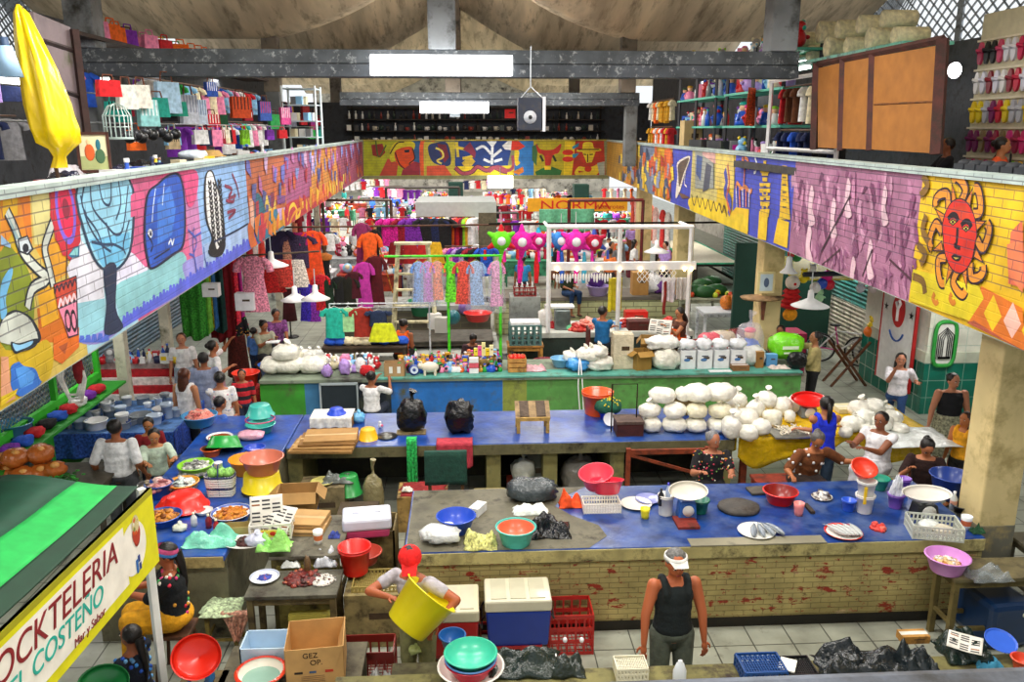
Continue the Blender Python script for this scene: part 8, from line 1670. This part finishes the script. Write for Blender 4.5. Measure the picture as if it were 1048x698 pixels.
# fixtures on the beams
for px,py,w,h_,Y,n in ((452,67,145,20,14.6,'near'),(465,110,70,11,28.6,'far')):
    P=PY(px,py,Y); s=prj(P)[2]/F; e=E('hanging_fluorescent_fixture',P,'long fluorescent fixture on the %s concrete beam'%n,'lamp'); B('ffffff').box((0,0,0),(w*s,.14,h_*s)).obj('diffuser','tube',e,bev=.02); B('b8b8b8').box((0,.1,0),(w*s*.96,.1,h_*s*.6)).obj('housing','plain',e)
P=PY(543,117,14.6); s=prj(P)[2]/F; e=E('loudspeaker',P,'dark blue loudspeaker box hung from the near beam','loudspeaker')
B('1c2438').box((-.02,0,0),(24*s,.3,32*s)).obj('cabinet','paintmetal',e,bev=.01); B('d8d8dc').box((13*s,0,0),(3*s,.34,34*s)).obj('side_board','plain',e)
B('c8ccd4').lathe([(0,.0),(6.5*s,0),(6.5*s,.02),(0,.05)],n=24,M=Matrix.Translation((-.02,-.15,-3*s))@Matrix.Rotation(PI/2,4,'X')).C('181a20').lathe([(0,.055),(2*s,.05),(2*s,.06),(0,.07)],n=16,M=Matrix.Translation((-.02,-.15,-3*s))@Matrix.Rotation(PI/2,4,'X')).obj('cone','plain',e)
B('c8ccd0').bar((-10*s,0,16*s),(0,0,27*s),.012,5).bar((12*s,0,16*s),(0,0,27*s),.012,5).bar((0,0,27*s),(0,0,66*s),.012,5).obj('hanger','metal',e)
# left gallery foreground
P=PX(48,90,-3.95)
e=E('yellow_tarp',P,'bright yellow plastic sheet bundled round a pole at the left gallery','tarpaulin'); s=prj(P)[2]/F; L=160*s
b=B('f0cc08'); b.loft([[V((math.cos(a)*w*21*s*(1+.2*math.sin(7*a+t*5))+o_*s,math.sin(a)*w*.2*(1+.3*math.sin(6*a+t*4)),L*(.5-t))) for a in [2*PI*k/24 for k in range(24)]] for t,w,o_ in ((0,.06,-18),(.05,.3,-16),(.2,.55,-12),(.4,.8,-6),(.6,.95,-1),(.75,1.,2),(.84,.9,4),(.88,.5,6),(.93,.25,4),(1.0,.35,2))]); b.obj('sheet','plastic',e); B('5a3c24').bar((0,0,-L*.6),(-15*s,0,L*.48),.02,6).obj('pole','wood',e)
a=PX(32,12,-4.35); 
e=E('corrugated_sheet',PX(58,75,-4.3),'leaning brown-grey corrugated panel behind the yellow sheet','panel'); P=e.location; q=lambda px,py:PX(px,py,-4.3)-P
B('7c6c70').add([q(34,12),q(72,28),q(84,135),q(48,140)]+[q(34,12)+V((-.04,0,0)),q(72,28)+V((-.04,0,0)),q(84,135)+V((-.04,0,0)),q(48,140)+V((-.04,0,0))],[(0,1,2,3),(7,6,5,4),(0,4,5,1),(1,5,6,2),(2,6,7,3),(3,7,4,0)]).obj('sheet','rough_paint',e); B('3c2c2c').sq(q(45,42),q(76,52),.04).sq(q(62,92),q(82,99),.04).obj('strap','wood',e)
P=PX(83,90,-4.25); tag(B('3c2420').sq(PX(76,30,-4.25)-P,PX(89,136,-4.25)-P,.07).obj('gallery_post','wood'),'dark red-brown slanted post beside the corrugated panel','post').location=P
P=PX(7,62,-4.1); e=E('lamp_shade_pendant',P,'pale blue conical lamp hanging at the left edge of the view','lamp'); B('9cc0e0').lathe([(.03,.13),(.06,.12),(.12,-.14),(.11,-.14),(.05,.1)],n=18).obj('lamp_shade','plain',e); B('304868').lathe([(0,.2),(.035,.2),(.04,.12)],n=10).obj('socket','plain',e)
for px,py,X,w_,n in ((88,76,-6.5,1.6,'behind the slanted post'),(12,79,-6.0,1.0,'at the left edge of the view'),(815,68,6.9,1.2,'beside the near beam on the right')): P=PX(px,py,X); e=E('hanging_fluorescent_lamp',P,'glowing fluorescent lamp on the gallery, '+n,'lamp'); B('fffffa').box((0,0,0),(.14,w_,.16)).obj('tube','tube',e); B('c0c0c0').box((0,0,.11),(.16,w_*1.05,.06)).obj('housing','plain',e)
# picture
P=PX(96,156,-4.0); e=E('framed_picture',P,'brown-framed picture of a figure in orange and green on the gallery parapet','picture',rz=.25); hw,hh=.15,.2
b=B('4a2418')
for s_ in(-1,1): b.box((s_*hw,0,0),(.03,.03,hh*2+.03)).box((0,0,s_*hh),(hw*2+.03,.03,.03))
b.obj('frame','wood',e); b=B('e4dcb4').box((0,.005,0),(hw*2,.01,hh*2)); b.C('a8b078').box((0,-.001,-.11),(hw*1.8,.004,.14)).C('d8602c').ell((-.04,-.004,.0),(.05,.004,.09)).C('2c7080').ell((.05,-.004,.08),(.025,.004,.06)).C('e8c898').ell((-.045,-.005,.11),(.022,.004,.03)).C('486c4c').ell((.06,-.004,-.04),(.05,.004,.08)); b.obj('painting','paper',e)
# long display table behind the left parapet
for y0,y1,n in ((5.2,12,'near'),(12.2,20,'middle'),(20.2,34,'far')):
    xm=xl((y0+y1)/2)-.75; struct(B('5a5450').bb((xm-.45,y0,3.5),(xm+.45,y1,4.5)).obj('wall_display_base_left_'+n,'grime'))
def gal(side,y,off,z): return V(((xl(y)-off) if side=='L' else (xr(y)+off),y,z))
def gwares(side,y0,y1,n,z,where,grp,kinds,s,keys,off=(.35,1.0)):
    for i in range(n):
        y=y0+(y1-y0)*(i+.5)/n; kd=random.choice(kinds); c=rnd(2,keys); toy(gal(side,y,R(*off),z),kd,c[0][0],c[1][0],R(*s),'%s %s %s'%(c[0][1],KC[kd],where),KC[kd],grp)
for i in range(16):
    y=5.6+.42*i; c,n=[('14161c','black'),('e8e8f0','white'),('c8d0e8','pale blue'),('20243c','dark navy'),('d8d4dc','pale grey')][i%5]; sack(gal('L',y,R(.5,.9),4.5),.17,.2,R(.2,.36),c,n+' packaged goods piled on the near left gallery table',knot=False,nz=.35,name='goods_bundle',cat='bundle',group='piled goods on the left gallery',mt='bag')
gwares('L',8.5,20,60,4.5,'on the left gallery display','small goods of the left gallery',('box','bottle','cup','ball','stack'),(.2,.42),['white','black','blue','red','cream','yellow','brown','light blue','green','navy'])
# bag racks
def bag(P,w,h_,c,label,rz=0,group=None,stripe=None,hc='6a3c20'):
    b=B(c).box((0,0,-h_/2),(w,.1,h_),tap=1.1)
    if stripe:
        for k in range(5): b.C(stripe).box((-w/2+w*(k+.5)/5,0,-h_/2),(w*.07,.106,h_*.98))
    b.C(hc).tube([(-w*.28,0,-.01),(-w*.22,0,h_*.32),(w*.22,0,h_*.32),(w*.28,0,-.01)],.014,5)
    o=tag(b.obj('hanging_bag' if not group or 'shelf' not in group else 'shopping_bag','cloth'),label,'bag',group); return place(o,P,rz)
for px,py,w_,h_,c,st,n in ((110,90,.3,.22,'d81c24',None,'red bag hung under the left end of the near beam'),(128,95,.26,.34,'dde0d8',None,'white woven bag left of the mesh bags'),(143,95,.26,.34,'e8e4d8',None,'second white woven bag'),(170,92,.4,.5,'a8c8e0',None,'light blue checked bag'),(160,108,.34,.3,'1c8c7c',None,'teal flat bag'),(178,112,.4,.24,'1c8c74',None,'teal box-shaped bag'),(150,110,.3,.4,'8cc8c8','e8f0f0','pale mesh bag'),(215,92,.26,.3,'2850a8','e8e8f0','blue striped bag'),(216,125,.34,.3,'c81c28','f0e8e0','red plaid bag'),(245,107,.5,.5,'c84818','502018','orange and brown striped shopping bag'),(192,105,.3,.5,'c8ccd8','9098b0','pale grey mesh bag'),(203,110,.28,.5,'b8c8d8','6880a8','blue-grey mesh bag'),(270,112,.36,.5,'3858a8','c02838','blue and red bag'),(280,125,.32,.4,'2c9a4c',None,'green bag beyond the orange striped one'),(291,118,.34,.5,'e858a0','f0e8f0','pink striped bag'),(298,128,.3,.3,'d8d0e0',None,'pale lilac bag'),(312,115,.3,.5,'8c1c1c',None,'dark red bag'),(320,125,.3,.6,'a82868','3c28a0','magenta and blue bag')):
    bag(PX(px,py-8,-4.9 if px<200 else -5.4),w_,h_,c,n+' on the left gallery',rz=.9,stripe=st,hc='6a4030')
e=E('bird_cage',PX(120,125,-4.5),'pale dome-topped wire cage among the left gallery goods','cage'); b=B('c8dcd8')
for k in range(18): a=2*PI*k/18; b.tube([(.17*math.cos(a),.17*math.sin(a),-.2),(.17*math.cos(a),.17*math.sin(a),.08),(.1*math.cos(a),.1*math.sin(a),.2),(0,0,.24)],.006,4)
for z in(-.2,-.06,.08): b.tube([(.17*math.cos(a),.17*math.sin(a),z) for a in [2*PI*i/20 for i in range(21)]],.008,4)
b.obj('bars','metal',e); B('b0c4c0').lathe([(0,-.22),(.18,-.22),(.18,-.19),(0,-.19)],n=20).obj('base','plain',e)
for i,(px,py) in enumerate(((150,136),(157,138),(165,135),(140,139),(172,140),(133,141),(180,137),(146,141))): toy(PX(px,py+6,-4.8),'ball','101216','30343c',.26,'dark cap in the pile on the left gallery','cap','pile of dark caps')
tag(B('c8a060').lathe([(0,.1),(.12,.1),(.2,0),(.24,0),(.19,.02)],n=18).obj('straw_hat','cloth'),'straw hat turned over on the left parapet','hat').location=PX(217,160,-4.2)
sack(PX(198,163,-4.3),.22,.18,.16,'dce8f4','blue and white striped bundle on the left parapet',knot=False,nz=.2); 
random.seed(60)
for i in range(46):
    px=R(100,335); c,n=rnd(1)[0]; k=random.choice(['white','black',None,None]); X=-5.1-.6*(i%3); P=PX(px,100,X); P.z=(5.3,5.75,6.15)[i%3]-.1; bag(P,R(.18,.3),R(.2,.36),c,n+' bag hanging in the left gallery',rz=.9,group='bags hanging in the left gallery',stripe=C_[k] if k else None,hc=c)
for i in range(26): c,n=rnd(1)[0]; toy(V((-6.3,5.6+.22*i,4.9+.35*(i%3))),random.choice(('box','stack','ball')),c,'d8d8d8',R(.25,.4),n+' goods on the near left gallery shelf','goods','goods on the near left gallery shelf')
for k in range(3): struct(B('4a4038').bb((-6.6,5.3,4.86+.35*k),(-6.0,11.4,4.895+.35*k)).obj('trim_shelf_near_left','wood'))
for i in range(3): tag(B('8a8e90').bar((0,8,0),(0,32,0),.012,5).obj('hanging_rail','metal'),('lowest','middle','highest')[i]+' thin rail of hanging bags along the left gallery','rail').location=V((-5.1-.6*i,0,(5.3,5.75,6.15)[i]))
# shelf on top, with coloured bags (x 140..262, y 40..58)
struct(B('3a2820').bb((-6.6,14,6.62),(-5.9,27,6.68)).obj('trim_shelf_left','wood'))
for i in range(26):
    y=15.4+.44*i; c,n=rnd(1,['blue','light blue','yellow','red','orange','green','white','cream','pink','purple','brown'])[0]; bag(V((-6.2+R(-.15,.15),y,6.68+.3)),.34,.3,c,n+' bag standing on the high shelf of the left gallery',rz=R(.6,1.2),group='bags on the high left shelf',hc=c)
# further left: clothes shelving
for i,(Y,z,X,keys) in enumerate(((18,6.1,-5.6,['blue','green','pink','red','white','light blue','cream']),(18.5,5.3,-5.4,['purple','white','teal','red','blue','navy','grey']),(23,6.2,-5.9,['maroon','navy','white','red','pink','blue','light blue']),(23,5.4,-5.8,['pink','red','navy','lilac','turquoise','white']),(12.5,6.15,-6.2,['black','white','blue','lilac','cream','navy','pink']),(10.8,5.4,-6.6,['black','white','grey','lilac','navy','cream','blue']))):
    n_=8; rack(V((X,Y-2.2,z)),V((X,Y+2.4,z)),rnd(n_,keys),('garment on rail %s of the left gallery'%('one','two','three','four','five','six')[i] if 0 else 'garment hanging in the %s of the left gallery'%('upper middle','lower middle','upper far part','lower far part','near upper part','near lower part')[i],'garments in the left gallery, group %s'%'abcdef'[i]),'shirt',.38,.55,rz=.5)
# white cabinet
e=E('white_shelving',V((-5.0,27.3,3.5)),'tall white wire shelving near the far left corner of the gallery','shelving')
for x in(-.5,.5):
    for y in(-.5,.5): B('d8e4e8').sq((x,y,0),(x,y,3.0),.05).obj('post','plain',e)
for k in range(5): B('c8d8e0').box((0,0,1.0+.48*k),(1,1,.03)).obj('shelf','plain',e)
for k in range(16): x,y,z=R(-.35,.35),R(-.4,0),1.02+.48*(k%4); c,n=rnd(1,['white','light blue','grey','cream'])[0]; toy(V((-5.0+x,27.3+y,3.5+z)),'box',c,c,.34,n+' box on the tall white wire shelving','box','boxes on the white shelving')
# far gallery shelves
e=E('long_shelving',V((.6,39.2,3.5)),'long dark shelving filled with bottles and shoes across the far gallery','shelving')
for k in range(4): B('2c2620').box((0,0,1.15+.5*k),(11.5,.6,.05)).obj('shelf','wood',e)
for x in [-5.6+1.87*i for i in range(7)]: B('2a2824').box((x,.2,1.5),(.08,.08,3.)).obj('post','wood',e)
for k in range(3):
    for i in range(40):
        c,n=random.choice([('e8e8e4','white'),('201e1c','black'),('c8c0b0','cream'),('3c3834','dark grey'),('8a2c20','dark red'),('e0ddd8','pale'),('2c3c34','dark green')]); x=-5.1+.285*i+R(-.04,.04)
        kd='bottle' if k==2 else random.choice(('box','ball','cup','bottle')); toy(V((x,39.0,4.67+.5*k+.01)),kd,c,c,R(.26,.36),'%s %s on the %s shelf across the far gallery'%(n,KC[kd],('lower','middle','upper')[k]),KC[kd],'goods on the far gallery shelves')
e=PY(522,121,30); closedbox(e,.36,.1,.3,'e82020','bright red square sign hung beside the loudspeaker, further back',mt='plain',tape='e82020',cat='sign',name='red_sign')
# right gallery
for y0,y1,n in ((5.5,14,'near'),(14.2,20,'middle'),(20.2,34,'far')):
    xm=xr((y0+y1)/2)+.75; struct(B('4a4844').bb((xm-.45,y0,3.5),(xm+.45,y1,4.45)).obj('wall_display_base_right_'+n,'grime'))
# orange boards
q=lambda px,py:PX(px,py,5.55+.0*py); P=V((5.6,12,4.7))
e=E('board_screen',P,'row of three orange-brown boards in a dark red frame on the right gallery','screen')
def qq(px,py): return PX(px,py,5.7)-P
for a,b_,n in (((837,70,837,151),(861,64,859,152),0),((864,62,862,152),(892,58,889,153),0),((895,58,892,153),(962,46,956,157),1)):
    x0,t0,x0b,b0=a; x1,t1,x1b,b1=b_; v=[qq(x0,t0),qq(x1,t1),qq(x1b,b1),qq(x0b,b0)]; B('9c6428').add(v+[p+V((.03,0,0)) for p in v],[(0,1,2,3),(7,6,5,4),(0,4,5,1),(1,5,6,2),(2,6,7,3),(3,7,4,0)]).obj('board','card',e)
B('4a2018').sq(qq(836,65),qq(833,153),.1).sq(qq(863,58),qq(860,154),.08).sq(qq(893,56),qq(890,154),.08).sq(qq(965,40),qq(958,158),.12).sq(qq(836,66),qq(966,40),.07).obj('frame','wood',e); B('7a4818').sq(qq(895,107),qq(958,104),.02).obj('batten','wood',e)
# shoes along the parapet
for i in range(34):
    y=8.2+.24*i; c,n=random.choice([('101218','black'),('14182c','navy'),('e8e8e8','white'),('6a1c1c','dark red'),('181414','black'),('c8b090','tan')]); b=B(c).ell((0,0,.05),(.05,.13,.05),8,5).ell((0,.06,.09),(.045,.06,.06),8,5); o=tag(b.obj('shoe','plastic'),n+' shoe in the row along the right gallery parapet','shoe','shoes along the right parapet'); o.location=gal('R',y,R(.25,.5),4.62); o.rotation_euler.z=R(0,6)
struct(B('3c3a38').bb((5.25,7.5,4.5),(6.0,16.5,4.62)).obj('wall_display_top_right','wood'))
# seat-like dark row at right end
for i in range(8): y=7.4+.22*i; tag(B('141820').box((0,0,.12),(.16,.18,.26)).ell((0,0,.25),(.08,.09,.05),10,6).obj('shoe_bag','rubber'),'dark shoe bag at the right end of the parapet','shoe bag','dark shoe bags').location=gal('R',y,.3,4.6)
# sandal wall
e=E('sandal_rack',V((8.1,11.25,3.5)),'pale rack wall hung with rows of coloured sandals','rack'); B('d8d0b0').box((.06,0,2.0),(.04,4.6,2.9)).obj('board','plain',e)
for k in range(6): B('e8e0c8').box((0,0,.85+.44*k),(.03,4.6,.03)).obj('rail','plain',e)
def sandal(P,c,label):
    b=B(c); b.loft([[V((0+.02*s_,w*math.cos(a),l*math.sin(a))) for a in [2*PI*k/12 for k in range(12)]] for s_,w,l in((-1,.062,.17),(1,.062,.17))]); b.tube([(-.02,-.05,.02),(-.07,0,.05),(-.02,.05,.02)],.025,5)
    o=tag(b.obj('sandal','plastic'),label,'sandal','sandals on the rack wall'); o.location=P
rows=[['c81c50','f0f0f0','d8d8e0','16161c','c84068','303040'],['8c1c30','f0f0f0','c81c40','e8c81c','e8e8e8','d8d8e8'],['b8bcc8','7c2060','e8d020','c81c38','d8d8e0','f0d018'],['7c2060','c8a868','e0307c','a02848','8c7850','d84090'],['f0701c','f09020','7cd020','c82c70','f0c020','1c8cc8'],['f0f0f0','e8a030','c82030','60c0e0','f0e040','303030']]
rn=['lowest','second','third','fourth','fifth','top']
names={'c81c50':'crimson','f0f0f0':'white','d8d8e0':'silver','16161c':'black','c84068':'rose','303040':'dark'}
for k in range(6):
    for i in range(27):
        c=random.choice(rows[(5-k)%6]); h=hx(c); r_,g_,b_=[int(c[j:j+2],16) for j in(0,2,4)]
        nm='white' if min(r_,g_,b_)>200 else 'black' if max(r_,g_,b_)<80 else 'yellow' if g_>180 and b_<90 else 'orange' if r_>220 and 90<g_<170 and b_<70 else 'green' if g_>190 and b_<90 else 'pink' if r_>200 and b_>90 else 'red' if r_>180 and g_<90 and b_<110 else 'purple' if b_>g_+30 and r_<150 else 'silver' if b_>180 else 'brown'
        sandal(V((8.04,9.05+.165*i,4.15+.44*k)),c,nm+' sandal in the %s row of the rack wall'%rn[k])
P=PX(977,72,7.0); tag(B('ffffff').ell((0,0,0),(.09,.09,.11),12,9).obj('bulb_lamp','bulb'),'bare glowing bulb between the orange boards and the sandal rack','bulb').location=P
# rolls on the shelf above (797..888, 35..58)
struct(B('6ac0a8').bb((6.6,13,6.45),(7.4,21,6.5)).obj('trim_shelf_right','paintmetal'))
for i in range(13):
    y=13.6+.42*i; r_=R(.13,.2); tag(B('e8e0b8').lathe([(0,0),(r_,.02),(r_,.55),(r_*.7,.56),(0,.5)],n=14,M=Matrix.Rotation(-PI/2,4,'Y')).obj('straw_roll','cloth'),'cream straw roll stacked on the high shelf of the right gallery','roll','straw rolls on the high right shelf').location=V((7.3,y,6.5+r_+(.3 if i%2 else 0)))
# teal-framed shelves with packaged goods
for j,(Y,z) in enumerate(((18.5,4.5),(23,4.5))):
    e=E('teal_shelving',V((6.5,Y,3.5)),('nearer','further')[j]+' teal-edged steel shelving of packaged goods on the right gallery','shelving')
    for y in(-1.8,0,1.8): B('30343a').sq((-.3,y,0),(-.3,y,3.4),.06).obj('post','paintmetal',e); B('30343a').sq((.4,y,0),(.4,y,3.4),.06).obj('post','paintmetal',e)
    for k in range(4): B('58b8a0').box((.05,0,1.05+.72*k),(.8,3.8,.05)).obj('shelf','plain',e)
    for k in range(4):
        for i in range(14):
            c,n=rnd(1,['white','light blue','pink','grey','cream','red','blue','lilac','white'])[0]; kd=random.choice(('box','bottle','plush','figure')); toy(V((6.3+R(0,.3),Y-1.7+.26*i,3.5+1.08+.72*k)),kd,c,rnd(1)[0][0],R(.34,.6),'%s %s on the %s teal-edged shelving'%(n,KC[kd],('nearer','further')[j]),KC[kd],'packaged goods on the teal shelving')
for i,(Y,z,X,keys,gn) in enumerate(((15.2,6.0,6.2,['cream','beige','brown','white','gold','teal','red'],'beside the orange boards'),(15.2,5.2,6.2,['navy','black','blue','navy','black'],'below the cream ones'),(27,6.1,6.2,['cream','white','gold','brown','orange'],'in the far right part'),(27,5.3,6.2,['brown','gold','red','white','orange'],'low in the far right part'))): rack(V((X,Y-1.5,z)),V((X,Y+1.6,z)),rnd(9,keys),('garment hanging on the right gallery '+gn,'garments on the right gallery '+gn),'shirt',.36,.6,rz=.9)
e=E('tube_stand',V((6.0,15.2,3.5)),'white tube frame of the hanging garments beside the orange boards','frame')
for y in(-1.6,1.6): B('ecebea').sq((0,y,0),(0,y,2.7),.06).obj('post','plain',e)
for z in(2.62,1.35): B('ecebea').sq((0,-1.6,z),(0,1.6,z),.05).obj('rail','plain',e)
hang(PX(770,95,6.0)+V((0,0,.1)),.6,.75,'e85020','striped serape with pink, green and orange bands on the right gallery',folds=3,mt='print_cloth',rz=1.0)
closedbox(V((6.2,23.4,4.45)),.5,.5,1.0,'b8a070','large flat brown board pack near the far right of the gallery',mt='card')
for i,px in enumerate((698,712)): closedbox(V((6.25,19.6-1.6*i if 0 else 20.5+1.7*i,4.45)),.5,1.2,.5,'1c2028',('nearer','further')[i]+' black chest on the right gallery table',mt='rough_paint',tape='181c22')
gwares('R',20,33,40,4.45,'on the far right gallery table','goods of the far right gallery',('box','stack','bottle','ball'),(.25,.5),['cream','beige','brown','gold','white','black','orange'])
gwares('R',12.2,20,26,4.62 if 0 else 4.45,'on the middle right gallery table','goods of the middle right gallery',('box','ball','cup'),(.2,.36),['navy','black','blue','brown','white'],off=(.5,1.1))
# ------------------------------------------------------------------ light
w=bpy.data.worlds.new('world'); SC.world=w; w.use_nodes=True
bg=w.node_tree.nodes['Background']; bg.inputs[0].default_value=(.93,.97,1,1); bg.inputs[1].default_value=1.1
def area(x,y,z,sx,sy_,e,c=(1,.97,.92),rot=(0,0,0)):  # added fill light, no fixture is modelled with it
    l=bpy.data.lights.new('added_fill_area','AREA'); l.shape='RECTANGLE'; l.size=sx; l.size_y=sy_; l.energy=e; l.color=c
    o=bpy.data.objects.new('added_fill_area',l); COL.objects.link(o); o.location=(x,y,z); o.rotation_euler=rot
for y in (3.5,8,12,18,23,27,32):  # unseen downward fill added along the hall for even brightness
    for x in (-2.2,2.8): area(x,y,7.2,2.4,.6,210)
for y in (6,20,33): area(0,y,7.3,2.4,.8,230,rot=(PI,0,0))  # upward fill added to brighten the roof shells
for y in (10,22): 
    for x in (-8.5,8.5): area(x,y,7.3,2,.8,120,rot=(PI,0,0))  # same added upward fill for the side vaults
for y in (7,13,19,25,31):
    for sg in (-1,1): area(sg*9.3,y,6.9,2.2,.8,150)
    area(-6.6,y,3.1,1.6,.5,60); area(8.4,y,3.1,1.6,.5,70)  # added fill over the galleries and below them
for y in (41,48,56,64):
    for x in (-6,0,6): area(x,y,3.1 if y<50 else 6,2.4,.8,520,(1,.94,.9))  # stronger fill added to make the far end bright
vs=SC.view_settings; vs.view_transform='Standard'; vs.look='None'; vs.gamma=1; vs.exposure=-.06; vs.use_curve_mapping=False
# things that would share a label get their place in the row, counted from the left
ORD='first second third fourth fifth sixth seventh eighth ninth tenth eleventh twelfth thirteenth fourteenth fifteenth sixteenth seventeenth eighteenth nineteenth'.split()
TENS={20:'twenty',30:'thirty',40:'forty',50:'fifty'}
def ordn(i):
    if i<19: return ORD[i]
    t=(i+1)//10*10; u=(i+1)%10
    return TENS.get(t,'sixty')+('-'+ORD[u-1] if u else '')
bpy.context.view_layer.update(); D={}
for o in ALL: D.setdefault(o['label'],[]).append(o)
for l,os_ in D.items():
    if len(os_)<2: continue
    os_.sort(key=lambda o:prj(o.matrix_world.translation)[0])
    for i,o in enumerate(os_): o['label']=l+', '+(ordn(i)+' from left' if i else 'leftmost') if len(os_)>2 else l+(', the left one',', the right one')[i]
